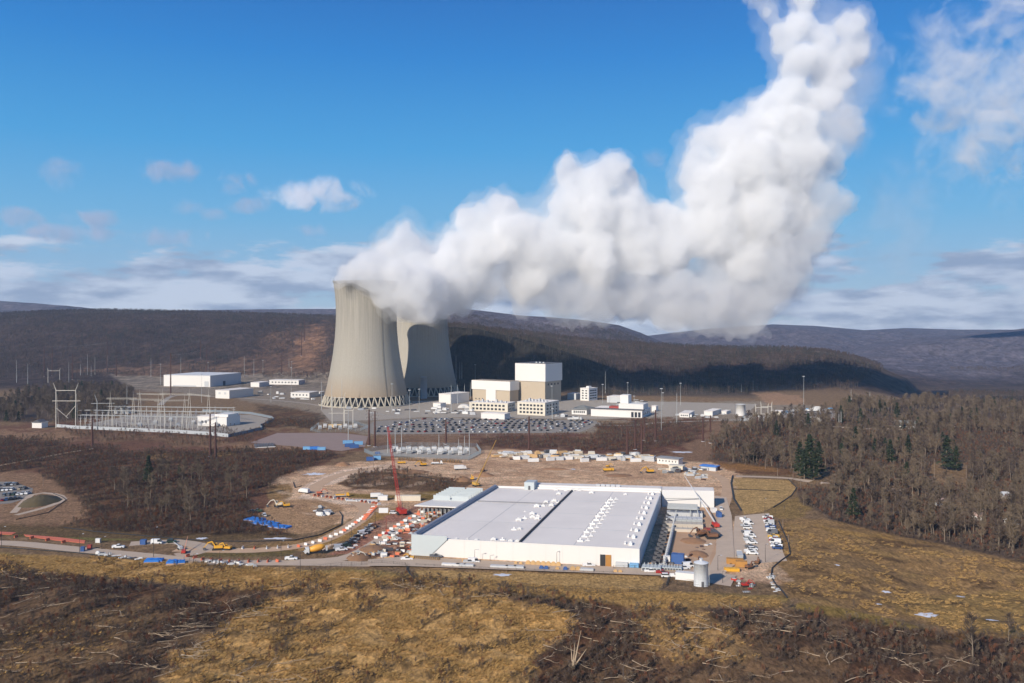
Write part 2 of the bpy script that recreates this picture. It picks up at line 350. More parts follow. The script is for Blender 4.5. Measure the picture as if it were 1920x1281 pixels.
def paint(x, y, h):
    px = 960+F*x/np.maximum(y, 60); py = HY-F*(h-CAMZ)/np.maximum(y, 60)
    n1 = fbm(x, y, 24, 5, 41)-0.5; n2 = fbm(x, y, 7, 4, 51)-0.5; n3 = fbm(x, y, 60, 4, 61)
    c = np.empty(x.shape+(3,))
    c[:] = srgb(128,104,78)
    far = sst(1380, 1600, y)
    fc = np.array(FOR)*(1-n3[..., None])+np.array(srgb(84,68,60))*n3[..., None]
    c = c*(1-far[..., None])+fc*far[..., None]
    def lay(col, m):
        nonlocal c
        m = np.clip(m, 0, 1)[..., None]; c = c*(1-m)+np.array(col)*m
    for col, pts, soft, jit, line in COVER:
        lay(col, region(px, py, pts, soft, (n1+n2*0.6)*jit*2, line))
    w = wood_zone(px, py, n1*14); lay(srgb(88,74,64), w*0.9)
    b = brush_zone(px, py, (n1+n2)*24)
    st = fbm(x*0.55+y*0.83, (y*0.55-x*0.83)*3.2, 16, 5, 71)
    lay(BRUSH, b*sst(0.34, 0.52, st)*0.8); lay(srgb(100,76,54), b*(1-sst(0.34, 0.5, st))*0.7)
    lay(RUST, b*sst(0.52, 0.66, fbm(x, y, 22, 4, 81))*0.6)
    g = gold_zone(px, py, (n1+n2)*60)
    lay(GOLD, g*0.95); lay(srgb(96,76,50), g*sst(0.50, 0.64, fbm(x*0.5+y*0.85, (y*0.5-x*0.85)*2.3, 11, 5, 91))*0.75)
    # right hand bank: dark dead patches in the grass
    rb = region(px, py, COVER[-4][1], 10) if False else region(px, py, [(1450,975),(1920,1050),(2300,1120),(2300,1230),(1840,1190),(1480,1120)], 14)
    lay(srgb(84,64,46), rb*sst(0.54, 0.66, fbm(x-y*0.45, (y+x*0.5)*2.4, 20, 5, 101))*0.7)
    lay(srgb(164,132,80), rb*sst(0.58, 0.7, fbm(x-y*0.3, (y+x*0.3)*2.0, 17, 4, 111))*0.5)
    fk = sst(1335, 1365, y)*(1-sst(1560, 1700, y))*sst(1040, 1080, px)*(1-sst(1400, 1440, px)); lay(srgb(70,58,50), fk*0.85)  # forest floor, painted dark to stand in for shade at the hill foot
    # rutted construction ground
    d = region(px, py, COVER[12][1], 6)
    lay(srgb(158,122,94), d*sst(0.52, 0.66, fbm(x, y*1.6, 19, 5, 121))*0.5)
    lay(srgb(214,186,156), d*sst(0.56, 0.68, fbm(x, y*1.3, 13, 4, 131))*0.4)
    pk = sst(1418, 1450, y)*(1-sst(1800, 2050, y))*sst(700, 800, px)*(1-sst(1040, 1200, px)); lay(srgb(44,44,40), pk*0.85)  # near hill ground painted dark in place of the plume's shadow
    rk = sst(1700, 1900, y)*(1-sst(2500, 2800, y))*sst(960, 1060, px); lay(srgb(96,80,68), rk*0.75)
    fr = sst(2700, 3400, y); lay(np.array(srgb(104,98,106)), fr*0.8)  # far bare woods, with distance haze put into their lilac cover colour
    # bare scars, rocky benches and trails among the trees of the hills
    s1 = region(px, py, [(1410,736),(1500,742),(1510,756),(1440,760)], 5, n1*20); lay(srgb(160,126,98), s1*0.8)
    s2 = region(px, py, [(1150,712),(1300,726),(1420,742),(1420,748),(1150,740)], 5, n1*14); lay(srgb(92,80,70), s2*0.6)
    return np.clip(c, 0, 1)
def grid_mesh(name, cols, rows, matl):
    U, Y = np.meshgrid(cols, rows)
    X = U*np.maximum(Y, 223.0)
    Z = height(X, Y); C = paint(X, Y, Z)
    nr, nc = X.shape; co = np.stack([X, Y, Z], -1).reshape(-1, 3)
    i = np.arange((nr-1)*(nc-1)); r = i//(nc-1); c = i % (nc-1); a = r*nc+c
    fs = np.stack([a, a+1, a+nc+1, a+nc], 1)
    me = bpy.data.meshes.new(name); me.vertices.add(len(co)); me.vertices.foreach_set('co', co.ravel())
    me.loops.add(fs.size); me.loops.foreach_set('vertex_index', fs.ravel().astype(np.int32))
    me.polygons.add(len(fs)); me.polygons.foreach_set('loop_start', np.arange(0, fs.size, 4, dtype=np.int32)); me.polygons.foreach_set('loop_total', np.full(len(fs), 4, dtype=np.int32))
    me.polygons.foreach_set('use_smooth', np.ones(len(fs), bool))
    me.update(calc_edges=True)
    at = me.color_attributes.new('cover', 'FLOAT_COLOR', 'POINT')
    at.data.foreach_set('color', np.concatenate([C.reshape(-1, 3), np.ones((len(co), 1))], 1).ravel())
    me.materials.append(matl); o = link(name, me); return tag(o, kind='structure')
def ground_mat(name, s1, s2, v1, v2, bump):
    m = bpy.data.materials.new(name); m.use_nodes = True; t = m.node_tree; t.nodes.clear()
    o = N(t, 'ShaderNodeOutputMaterial'); b = N(t, 'ShaderNodeBsdfPrincipled'); t.links.new(b.outputs[0], o.inputs[0])
    b.inputs['Roughness'].default_value = 0.95; b.inputs['Specular IOR Level'].default_value = 0.1
    a = N(t, 'ShaderNodeAttribute', attribute_name='cover'); g = N(t, 'ShaderNodeNewGeometry')
    mp = N(t, 'ShaderNodeMapping'); mp.inputs['Rotation'].default_value = (0, 0, R(-32)); mp.inputs['Scale'].default_value = (1, 0.5, 1)
    t.links.new(g.outputs['Position'], mp.inputs[0])
    na = N(t, 'ShaderNodeTexNoise'); na.inputs['Scale'].default_value = s1; na.inputs['Detail'].default_value = 8; na.inputs['Roughness'].default_value = 0.7
    nb = N(t, 'ShaderNodeTexNoise'); nb.inputs['Scale'].default_value = s2; nb.inputs['Detail'].default_value = 6; nb.inputs['Roughness'].default_value = 0.65
    t.links.new(mp.outputs[0], na.inputs[0]); t.links.new(g.outputs['Position'], nb.inputs[0])
    def ctr(o_, v):
        r = N(t, 'ShaderNodeMapRange'); t.links.new(o_, r.inputs[0]); r.inputs[1].default_value = 0.32; r.inputs[2].default_value = 0.68
        r.inputs[3].default_value = 1-v; r.inputs[4].default_value = 1+v; return r.outputs[0]
    k = M(t, 'MULTIPLY', ctr(na.outputs[0], v1), ctr(nb.outputs[0], v2))
    sc = N(t, 'ShaderNodeVectorMath', operation='SCALE'); t.links.new(a.outputs[0], sc.inputs[0]); t.links.new(k, sc.inputs['Scale'])
    t.links.new(sc.outputs[0], b.inputs['Base Color'])
    bp = N(t, 'ShaderNodeBump'); bp.inputs['Strength'].default_value = 0.9; bp.inputs['Distance'].default_value = bump
    t.links.new(na.outputs[0], bp.inputs['Height']); t.links.new(bp.outputs[0], b.inputs['Normal'])
    return m
pr = np.concatenate([np.arange(1500, 1060, -3.0), np.arange(1060, 740, -1.5), np.arange(740, 728.9, -1.0)])
rows = [F*CAMZ/(p-HY) for p in pr]
rows = np.array([-300, -100, 60, 140, 180]+rows)
colp = np.concatenate([np.arange(-2600, -250, 40), np.arange(-250, 2170, 2.6), np.arange(2170, 4500, 40)])
cols = (colp-960)/F
grid_mesh('ground', cols, rows, ground_mat('ground_cover', 0.8, 0.16, 0.55, 0.30, 1.1))
rows2 = np.concatenate([[rows[-1]], np.geomspace(rows[-1]+14, 9000, 330)])
cols2 = (np.concatenate([np.arange(-2600, -250, 60), np.arange(-250, 2170, 5.0), np.arange(2170, 4500, 60)])-960)/F
grid_mesh('hills', cols2, rows2, ground_mat('hill_cover', 0.07, 0.02, 0.55, 0.35, 9.0))
# ---------------------------------------------------------------- cooling towers
CONC = mat('tower_concrete', srgb(160,154,142), 0.9)
def tower_mat():
    m = MATS['tower_concrete']; t = m.node_tree; b = [n for n in t.nodes if n.type == 'BSDF_PRINCIPLED'][0]
    tc_ = N(t, 'ShaderNodeTexCoord'); s = N(t, 'ShaderNodeSeparateXYZ'); t.links.new(tc_.outputs['Object'], s.inputs[0])
    ang = M(t, 'ARCTAN2', s.outputs[1], s.outputs[0])
    cx = N(t, 'ShaderNodeCombineXYZ'); t.links.new(M(t, 'MULTIPLY', ang, 22.0), cx.inputs[0]); t.links.new(M(t, 'MULTIPLY', s.outputs[2], 0.012), cx.inputs[2])
    nz = N(t, 'ShaderNodeTexNoise'); nz.inputs['Scale'].default_value = 1.0; nz.inputs['Detail'].default_value = 4; t.links.new(cx.outputs[0], nz.inputs[0])
    streak = N(t, 'ShaderNodeMapRange'); t.links.new(nz.outputs[0], streak.inputs[0]); streak.inputs[1].default_value = 0.35; streak.inputs[2].default_value = 0.7
    up = N(t, 'ShaderNodeMapRange'); t.links.new(s.outputs[2], up.inputs[0]); up.inputs[1].default_value = 60; up.inputs[2].default_value = 165
    up.inputs[3].default_value = 0.12; up.inputs[4].default_value = 0.75
    # casting lifts: faint horizontal bands, ribs, and a warm dust band near the foot
    lift = M(t, 'SINE', M(t, 'MULTIPLY', s.outputs[2], 3.4)); rib = M(t, 'SINE', M(t, 'MULTIPLY', ang, 90.0))
    k = M(t, 'MULTIPLY_ADD', lift, 0.008, 1.0); k = M(t, 'MULTIPLY', k, M(t, 'MULTIPLY_ADD', rib, 0.012, 1.0))
    k = M(t, 'MULTIPLY', k, M(t, 'SUBTRACT', 1.0, M(t, 'MULTIPLY', M(t, 'MULTIPLY', streak.outputs[0], up.outputs[0]), 0.45)))
    cx2 = N(t, 'ShaderNodeCombineXYZ'); t.links.new(M(t, 'MULTIPLY', ang, 60.0), cx2.inputs[0]); t.links.new(M(t, 'MULTIPLY', s.outputs[2], 0.02), cx2.inputs[2])
    nd = N(t, 'ShaderNodeTexNoise'); nd.inputs['Scale'].default_value = 1.0; nd.inputs['Detail'].default_value = 2; t.links.new(cx2.outputs[0], nd.inputs[0])
    drip = N(t, 'ShaderNodeMapRange'); t.links.new(nd.outputs[0], drip.inputs[0]); drip.inputs[1].default_value = 0.60; drip.inputs[2].default_value = 0.72
    tp = N(t, 'ShaderNodeMapRange'); t.links.new(s.outputs[2], tp.inputs[0]); tp.inputs[1].default_value = 95; tp.inputs[2].default_value = 160
    k = M(t, 'MULTIPLY', k, M(t, 'SUBTRACT', 1.0, M(t, 'MULTIPLY', M(t, 'MULTIPLY', drip.outputs[0], tp.outputs[0]), 0.5)))
    ln = [l for l in t.links if l.to_node == b and l.to_socket.name == 'Base Color'][0].from_node
    src = [l for l in t.links if l.to_node == ln and l.to_socket.name == 'Scale'][0].from_socket
    t.links.new(M(t, 'MULTIPLY', src, k), ln.inputs['Scale'])
    w = N(t, 'ShaderNodeMapRange'); t.links.new(s.outputs[2], w.inputs[0]); w.inputs[1].default_value = 12; w.inputs[2].default_value = 45
    mc = N(t, 'ShaderNodeMix', data_type='RGBA'); t.links.new(w.outputs[0], mc.inputs[0])
    mc.inputs[6].default_value = (*srgb(158,140,118), 1); mc.inputs[7].default_value = (*srgb(160,154,142), 1)
    t.links.new(mc.outputs[2], ln.inputs[0])
tower_mat()
DK = mat('dark_steel', srgb(60,58,58), 0.7); COLM = mat('column_concrete', srgb(176,168,152), 0.9)
def tower(px, Y, label):
    x = (px-960)/F*Y; z0 = hz(x, Y)
    root = thing('cooling_tower', (x, Y, 0), 0, label, 'cooling tower', 'hyperboloid cooling towers')
    Rb, Rt, Rth, zt, H, z1 = 58.0, 46.0, 42.5, 128.0, 172.0, 13.0
    def rad(zz):
        if zz < zt: return Rth*math.sqrt(1+((zt-zz)/(zt-z1))**2*((Rb/Rth)**2-1))
        return Rth+(Rt-Rth)*((zz-zt)/(H-zt))**2
    zs = [z1+(H-z1)*k/40 for k in range(41)]
    outer = [(rad(q), q) for q in zs]+[(Rt+1.0, H), (Rt+1.0, H+1.2), (Rt-1.2, H+1.2)]; inner = [(rad(q)-1.2, q) for q in zs[::-1]]
    b = MB(); b.lathe(outer+inner+[outer[0]], 160, cap=False); sh = b.build('shell', CONC, root, True)
    n = 44; rc = Rb+4.5
    b = MB()
    for s_ in (-1, 1):
        a = math.pi/n*0.94*s_; b.bar((rc*math.cos(a*0.06), rc*math.sin(a*0.06), 0.5), ((Rb-0.3)*math.cos(a), (Rb-0.3)*math.sin(a), z1+0.4), 0.95, 0.85, n=6)
    b.bar((rc, 0, -0.5), (rc, 0, 1.2), 1.5, n=6)
    me = b.mesh('column', COLM)
    for k in range(n): link('column', me, root, (0, 0, 0), 2*math.pi*k/n)
    b = MB(); b.lathe([(rc+4, -0.5), (rc+4, 1.6), (rc+3.2, 1.6), (rc+3.2, -0.5)], 96, cap=False); b.build('basin_wall', COLM, root)
    b = MB(); b.lathe([(Rb-4, 0.2), (Rb-4, z1-2)], 64); b.build('fill_pack', DK, root)
    for r_ in (0.35, 2.4): 
        pass
    a = R(-52 if px < 700 else -150); b = MB()                       # ladder run up the shell
    for q in range(40):
        z_, zz = zs[q], zs[q+1]; r1, r2 = rad(z_)+0.7, rad(zz)+0.7
        b.bar((r1*math.cos(a), r1*math.sin(a), z_), (r2*math.cos(a), r2*math.sin(a), zz), 0.22)
    b.build('ladder', mat('ladder_grey', srgb(96,92,86), .8), root)
    b = MB()
    for q in range(20):
        a1, a2 = 2*math.pi*q/20, 2*math.pi*(q+1)/20
        b.bar(((Rt+0.8)*math.cos(a1), (Rt+0.8)*math.sin(a1), H+2.4), ((Rt+0.8)*math.cos(a2), (Rt+0.8)*math.sin(a2), H+2.4), 0.12)
        b.bar(((Rt+0.8)*math.cos(a1), (Rt+0.8)*math.sin(a1), H+1.2), ((Rt+0.8)*math.cos(a1), (Rt+0.8)*math.sin(a1), H+2.4), 0.1)
    b.build('rim_rail', DK, root)
    return root
tower(687, 1212, 'front concrete cooling tower, fully sunlit, with streaked shell and steam at its mouth')
tower(790, 1392, 'rear concrete cooling tower half in the shadow of the front one')

# ---------------------------------------------------------------- steam, clouds
def vol_mat(name, dens, col=(1, 1, 1), an=0.0):
    m = bpy.data.materials.new(name); m.use_nodes = True; t = m.node_tree; t.nodes.clear()
    o = N(t, 'ShaderNodeOutputMaterial'); v = N(t, 'ShaderNodeVolumePrincipled'); v.inputs['Color'].default_value = (*col, 1)
    v.inputs['Density'].default_value = dens; v.inputs['Anisotropy'].default_value = an; t.links.new(v.outputs[0], o.inputs['Volume'])
    m.cycles.homogeneous_volume = True
    return m
def puffs(name, balls, voxel, disp, m, seed=0, squash=1.0, clip=None):
    """balls: (x, y, z, r) in metres, merged and billowed into one closed skin"""
    import bmesh
    bm = bmesh.new(); rs = random.Random(seed)
    for x, y, z, r in balls:
        mtx = Matrix.Translation((x, y, z)) @ Matrix.Diagonal((r, r, r*squash, 1))
        bmesh.ops.create_icosphere(bm, subdivisions=3, radius=1, matrix=mtx)
    me = bpy.data.meshes.new('t'); bm.to_mesh(me); bm.free(); o = bpy.data.objects.new('t', me); COL.objects.link(o)
    r = o.modifiers.new('r', 'REMESH'); r.mode = 'VOXEL'; r.voxel_size = voxel*1.3
    for i, (sc, st) in enumerate(disp):
        tx = bpy.data.textures.new('c%d' % i, 'CLOUDS'); tx.noise_scale = sc; tx.noise_depth = 2; tx.noise_type = 'HARD_NOISE' if i != 0 else 'SOFT_NOISE'
        d = o.modifiers.new('d%d' % i, 'DISPLACE'); d.texture = tx; d.strength = st; d.mid_level = 0.5 if i == 0 else 0.32; d.texture_coords = 'GLOBAL'
        if i < len(disp)-1 and i % 2 == 1:
            q = o.modifiers.new('q%d' % i, 'REMESH'); q.mode = 'VOXEL'; q.voxel_size = voxel
    r = o.modifiers.new('r2', 'REMESH'); r.mode = 'VOXEL'; r.voxel_size = voxel
    dg = bpy.context.evaluated_depsgraph_get(); me2 = bpy.data.meshes.new_from_object(o.evaluated_get(dg)); me2.name = name
    bpy.data.objects.remove(o); me2.materials.clear(); me2.materials.append(m)
    me2.polygons.foreach_set('use_smooth', np.ones(len(me2.polygons), bool))
    return link(name, me2)
def px_balls(lst, Y0, Y1, xr, seed, extra=3, jit=0.55):
    rs = random.Random(seed); out = []
    for px, py, r in lst:
        Y = Y0+(Y1-Y0)*(px-xr[0])/(xr[1]-xr[0]); Y += rs.uniform(-0.2, 0.2)*r; k = Y/F
        x, z = (px-960)*k, CAMZ+(HY-py)*k; rr = r*k
        out.append((x, Y, z, rr))
        for _ in range(extra):                 # smaller billows riding on each puff
            a, b_ = rs.uniform(0, 6.28), rs.uniform(-1, 1); d = rr*0.82; q = rr*rs.uniform(0.28, 0.5)
            c_ = math.sqrt(1-b_*b_); out.append((x+d*math.cos(a)*c_, Y+d*math.sin(a)*c_*0.7, z+d*b_, q))
    return out
PL = [(668,518,11),(690,512,18),(706,526,20),(716,498,26),(738,474,30),(750,440,26),(770,452,24),(762,500,36),(735,536,24),(765,545,26),(800,560,22),
 (800,515,46),(850,465,34),(850,520,50),(893,415,32),(905,470,52),(905,535,38),(945,396,32),(965,450,55),(985,515,48),(1005,440,40),(1040,466,54),
 (1064,316,22),(1078,342,36),(1060,395,40),(1112,345,40),(1155,330,34),(1180,350,28),(1120,410,56),(1120,485,56),(1175,400,46),(1190,465,54),(1240,420,42),(1250,475,52),(1290,445,46),
 (1312,262,26),(1308,300,34),(1340,260,32),(1330,350,54),(1340,430,62),(1385,250,38),(1400,310,62),(1420,400,72),(1390,480,52),(1440,220,42),(1480,240,48),(1480,310,58),
 (1482,175,36),(1496,118,36),(1470,90,22),(1438,26,18),(1458,60,22),(1500,52,26),(1545,70,32),(1556,125,40),(1588,48,30),(1602,95,28),(1552,180,32),(1524,195,34),(1606,22,14),(1480,395,52),(1500,340,38),
 (1430,-20,24),(1520,-10,24)]
def front(lst, Y, seed, grow=0):               # steam spilling over the near rims of the towers
    rs = random.Random(seed); out = []
    for px, py, r in lst:
        for _ in range(7):
            k = Y(px)/F; q = (r*1.3+grow+2)*rs.uniform(.6, 1.0); out.append(((px-960+rs.uniform(-r, r)*.6)*k, Y(px)+rs.uniform(-6, 4), CAMZ+(HY-py+rs.uniform(-r, r)*.5)*k, q*k))
    return out
SP = [(644,522,8),(655,515,12),(672,510,14),(688,522,17),(692,500,20),(704,530,18),(716,538,18),(655,524,7),(672,530,10),(690,538,13),(708,543,17),(728,548,20),(748,552,22),(768,560,22),(790,566,24),(815,574,20),(835,566,22),(860,560,24),(720,520,22),(760,530,28),(800,540,34)]
PLOW = [(1010,535,40),(1060,545,44),(1120,552,46),(1190,545,56),(1260,555,56),(1320,560,54),(1345,590,34),(1390,545,66),(1450,500,62),(1495,440,50),(1250,590,20),(1300,605,20),(1400,590,34),(1520,380,44),(1540,300,34),(1575,240,30)]
root_s = link('steam_plume', None, None, (-200, 1212, 173), 0)
def layer(nm, grow, dens, vox, disp, seed, gf, alb=0.975):
    bl = [] if nm == 'low_veil' else [(x, y, z, max(r+grow, 3)) for x, y, z, r in px_balls(PL, 1225, 1330, (650, 1600), 3, 3) if r+grow > 4]
    if nm in ('low_veil', 'outer_veil'): bl += [(x, y, z, max(r+grow*.4, 3)) for x, y, z, r in px_balls(PLOW, 1235, 1330, (650, 1600), 13, 4)]
    if nm != 'low_veil': bl += [q for q in front(SP, lambda p: 1158+max(0, p-760)*.9, 8, gf) if q[3] > 1.5]
    o = puffs(nm, bl, vox, disp, vol_mat(nm+'_vapour', dens, (alb, alb, alb)), seed); o.parent = root_s; o.matrix_parent_inverse = Matrix.Translation((200, -1212, -173)); return o
layer('low_veil', 20, 0.017, 3.4, [(46, 50), (24, 34), (11, 18), (5, 8)], 5, 0, 0.94)
layer('core', -3.0, 0.05, 3.0, [(60, 44), (28, 18), (12, 8), (5, 5)], 1, -4)
layer('fringe', 3.0, 0.018, 3.0, [(60, 46), (28, 22), (12, 10), (5, 7)], 2, 0)
layer('outer_veil', 12.0, 0.006, 3.6, [(56, 46), (26, 30), (11, 16), (5, 8)], 3, 3)
tag(root_s, 'thick white steam plume rising from both cooling towers and leaning to the right', 'steam plume')
def soft_vol(name, k, scale, ragged=2.4, step=0.25, col=(0.97, 0.97, 0.98), soft=0.5):
    """vapour thinning out raggedly toward the skin of an ellipsoid"""
    m = bpy.data.materials.new(name); m.use_nodes = True; t = m.node_tree; t.nodes.clear()
    o = N(t, 'ShaderNodeOutputMaterial'); v = N(t, 'ShaderNodeVolumePrincipled'); v.inputs['Color'].default_value = (*col, 1); t.links.new(v.outputs[0], o.inputs['Volume'])
    tc_ = N(t, 'ShaderNodeTexCoord'); d = N(t, 'ShaderNodeVectorMath', operation='DOT_PRODUCT'); t.links.new(tc_.outputs['Object'], d.inputs[0]); t.links.new(tc_.outputs['Object'], d.inputs[1])
    f = M(t, 'SUBTRACT', 1.0, d.outputs['Value'], clamp=True); g = N(t, 'ShaderNodeNewGeometry'); nz = N(t, 'ShaderNodeTexNoise'); nz.inputs['Scale'].default_value = 1/scale
    nz.inputs['Detail'].default_value = 5; nz.inputs['Roughness'].default_value = 0.6; nz.inputs['Distortion'].default_value = 0.6; t.links.new(g.outputs['Position'], nz.inputs[0])
    s = M(t, 'ADD', M(t, 'MULTIPLY', f, 0.9), M(t, 'MULTIPLY', M(t, 'SUBTRACT', nz.outputs[0], 0.58), ragged))
    mr = N(t, 'ShaderNodeMapRange', interpolation_type='SMOOTHSTEP'); t.links.new(s, mr.inputs[0]); mr.inputs[1].default_value = 0; mr.inputs[2].default_value = soft; mr.inputs[3].default_value = 0; mr.inputs[4].default_value = k
    t.links.new(M(t, 'MULTIPLY', mr.outputs[0], M(t, 'MULTIPLY', f, 3.0, clamp=True)), v.inputs['Density']); m.cycles.volume_step_rate = step; return m
def ellipsoid(name, px, py, rx, ry, Y, depth, tilt, m, label, cat, group=None):
    import bmesh
    bm = bmesh.new(); bmesh.ops.create_icosphere(bm, subdivisions=4, radius=1); me = bpy.data.meshes.new(name); bm.to_mesh(me); bm.free(); me.materials.append(m)
    o = link(name, me, None, ((px-960)/F*Y, Y, CAMZ+(HY-py)/F*Y)); o.scale = (rx*Y/F, depth, ry*Y/F); o.rotation_euler = (0, R(tilt), 0); return tag(o, label, cat, group)
sw = soft_vol('veil_low', 0.010, 60, 2.0, 0.35, (0.92, 0.92, 0.95), 0.8)
ellipsoid('steam_veil', 1200, 560, 340, 62, 1300, 60, 3, sw, 'long grey veil of steam hanging under the middle of the plume', 'steam')
ellipsoid('steam_veil', 1420, 500, 150, 130, 1330, 75, 0, sw, 'soft grey veil of steam below the right bend of the plume', 'steam')
ellipsoid('steam_veil', 1575, 200, 95, 190, 1330, 60, 18, sw, 'thin steam along the right flank of the rising column', 'steam')
ww = soft_vol('wisp_upper', 0.017, 48, 4.4, 0.22, (0.97, 0.97, 0.98), 0.9)
ellipsoid('steam_wisp', 1860, 165, 215, 250, 1280, 85, -22, ww, 'broad ragged streak of thin steam at the upper right edge', 'steam')
ellipsoid('steam_wisp', 1690, 400, 110, 150, 1400, 60, 10, soft_vol('wisp_faint', 0.004, 60, 3.4, 0.3, (0.9, 0.9, 0.94), 0.9), 'faint lilac scrap of steam right of the rising column', 'steam')
CL = [(592,364,96,30,.0030,0,'white cumulus with grey flat base, brightest cloud of the left sky'),(312,322,62,24,.0014,0,'grey cloud scrap up and left of the white cumulus'),(432,344,48,24,.0013,0,'grey cloud patch between the upper left scrap and the cumulus'),(470,382,54,18,.0010,0,'grey cloud patch just left of the cumulus base'),
 (112,328,50,30,.0009,0,'faint grey cloud fleck high at the far left'),(40,408,52,22,.0013,0,'grey cloud strip at the far left edge'),(175,410,58,18,.0013,0,'lilac cloud puff right of the strip at the far left edge'),(400,402,26,14,.0012,0,'tiny grey cloud fleck under the middle patches'),
 (130,440,110,18,.0014,2,'flat grey cloud with a long base low at the left'),(586,434,34,14,.0013,0,'small lilac cloud low beside the plume'),(320,444,72,18,.0012,0,'grey cloud above the low bank, left of centre'),(345,388,36,16,.0008,0,'faint cloud patch left of the middle patches'),(1235,302,46,22,.0010,0,'faint cloud scrap in the notch of the plume')]
for px, py, rx, ry, k, tl, lb in CL:
    ellipsoid('cloud', px, py, rx*1.25, ry*1.3, 12500, rx*6, tl, soft_vol('cloud_vapour', k*(2.6 if k > .002 else 2.6), 380, 3.9, 0.22, (0.93, 0.93, 0.95) if k > .002 else (0.68, 0.66, 0.73), 1.3), lb, 'cloud', 'small separate clouds of the sky')
# the cloud whose shadow lies on the far right ridge
ellipsoid('cloud', 1662, -467, 230, 50, 2050, 150, 0, soft_vol('cloud_dense', 0.06, 120, 1.5, 0.3), 'cloud high over the far right ridge, casting the dark patch on it', 'cloud')
# ---------------------------------------------------------------- haze
hb = MB(); hb.box(-9300, 9300, -1200, 9300, -420, 790); hz_o = hb.build('haze', vol_mat('haze_air', 5.2e-5, (0.48, 0.72, 1.0), 0.2)); tag(hz_o, kind='stuff')
# ---------------------------------------------------------------- trees and brush
BARK = mat('bark_grey', srgb(124,110,94), 0.95, var=0.25, scale=0.3); TWIG = mat('twig_brown', srgb(112,97,80), 0.95, var=0.3, scale=0.08)
TWIG2 = mat('twig_dark', srgb(88,74,64), 0.95, var=0.3, scale=0.08); REDB = mat('brush_russet', srgb(112,72,50), 0.95, var=0.3, scale=0.1)
NEED = mat('needles', srgb(48,60,38), 0.9, var=0.35, scale=0.15); LOGM = mat('log_bleached', srgb(166,146,122), 0.95, var=0.2, scale=0.2)
DEAD = mat('dead_grass', srgb(176,142,88), 0.95, var=0.3, scale=0.1); HBARK = mat('hill_bark', srgb(104,92,84), 0.95, var=0.3, scale=0.02)
HTWIG = mat('hill_twig', srgb(80,66,60), 0.95, var=0.4, scale=0.012); HGREEN = mat('hill_pine', srgb(44,52,42), 0.95, var=0.4, scale=0.02)
def ribbon(mb, p, q, w, rs, m=0):
    d = (q-p); s = d.cross(Vector((rs.uniform(-1, 1), rs.uniform(-1, 1), rs.uniform(-1, 1))))
    if s.length < 1e-6: return
    s = s.normalized()*w*0.5; mb.add([p-s, p+s, q+s*0.35, q-s*0.35], [(0, 1, 2, 3)], m)
def bare_tree(seed, h, spread, nbr, ntw, wtw):
    """returns (trunk, crown) mesh builders for a leafless tree of height h"""
    rs = random.Random(seed); tr = MB(); cr = MB(); p = Vector((0, 0, -0.4)); r = h*0.016+0.03; ax = [p]
    nseg = 6
    for k in range(nseg):
        q = p+Vector((rs.uniform(-.05, .05)*h*0.5, rs.uniform(-.05, .05)*h*0.5, h*0.92/nseg))
        r2 = r*0.78; tr.bar(p, q, r, r2, n=5); p = q; r = r2; ax.append(p)
    for b in range(nbr):
        t = rs.uniform(0.28, 0.98)**0.8; k = min(int(t*nseg), nseg-1); a = ax[k].lerp(ax[k+1], t*nseg-k)
        an = rs.uniform(0, 6.283); ln = h*spread*(1.15-t)*rs.uniform(0.55, 1.1)+h*0.04; up = rs.uniform(0.5, 1.3)
        d = Vector((math.cos(an), math.sin(an), up)).normalized(); m_ = a+d*ln*0.5; e = m_+(d+Vector((0, 0, 0.35))).normalized()*ln*0.5
        br = h*0.0055*(1.25-t)+0.02; (tr if b % 4 == 0 else cr).bar(a, m_, br, br*0.65, n=3); cr.bar(m_, e, br*0.65, br*0.3, n=3)
        for w in range(ntw):
            s = rs.uniform(0.2, 1.0); st = a.lerp(m_, s*2) if s < 0.5 else m_.lerp(e, s*2-1)
            dd = (d*0.8+Vector((rs.uniform(-1, 1), rs.uniform(-1, 1), rs.uniform(-0.3, 1.2)))).normalized()
            l2 = h*rs.uniform(0.04, 0.10); en = st+dd*l2; ribbon(cr, st, en, wtw, rs)
            for _ in range(2):
                s2 = st.lerp(en, rs.uniform(0.3, 1)); ribbon(cr, s2, s2+(dd+Vector((rs.uniform(-1, 1), rs.uniform(-1, 1), rs.uniform(-.4, 1)))*0.8).normalized()*l2*0.6, wtw*0.6, rs)
    return tr, cr
def pine(seed, h, rad, n):
    rs = random.Random(seed); tr = MB(); cr = MB(); tr.bar((0, 0, -0.4), (0, 0, h*0.96), h*0.017, 0.04, n=6)
    for k in range(n):
        t = rs.uniform(0.12, 1.0); R_ = rad*(1.03-t)**0.75*rs.uniform(0.5, 1.1)*(0.75+0.5*vnoise(np.array([t*7.0]), np.array([seed*3.1]))[0]); an = rs.uniform(0, 6.283)
        d = Vector((math.cos(an), math.sin(an), rs.uniform(-0.25, 0.2))); e = Vector((0, 0, h*t))+d*R_; s0 = Vector((0, 0, h*t))+d*R_*0.15
        if k % 3 == 0: cr.bar(s0, e, 0.05, 0.02, n=3)
        for _ in range(7):
            c = s0.lerp(e, rs.uniform(0.25, 1.0)); s = h*rs.uniform(0.02, 0.05); a = Vector((rs.uniform(-1, 1), rs.uniform(-1, 1), rs.uniform(-0.4, 0.3)))*s
            b = Vector((rs.uniform(-1, 1), rs.uniform(-1, 1), rs.uniform(-0.6, 0.3)))*s; cr.add([c-a, c+b, c+a, c-b*0.6], [(0, 1, 2, 3)])
    return tr, cr
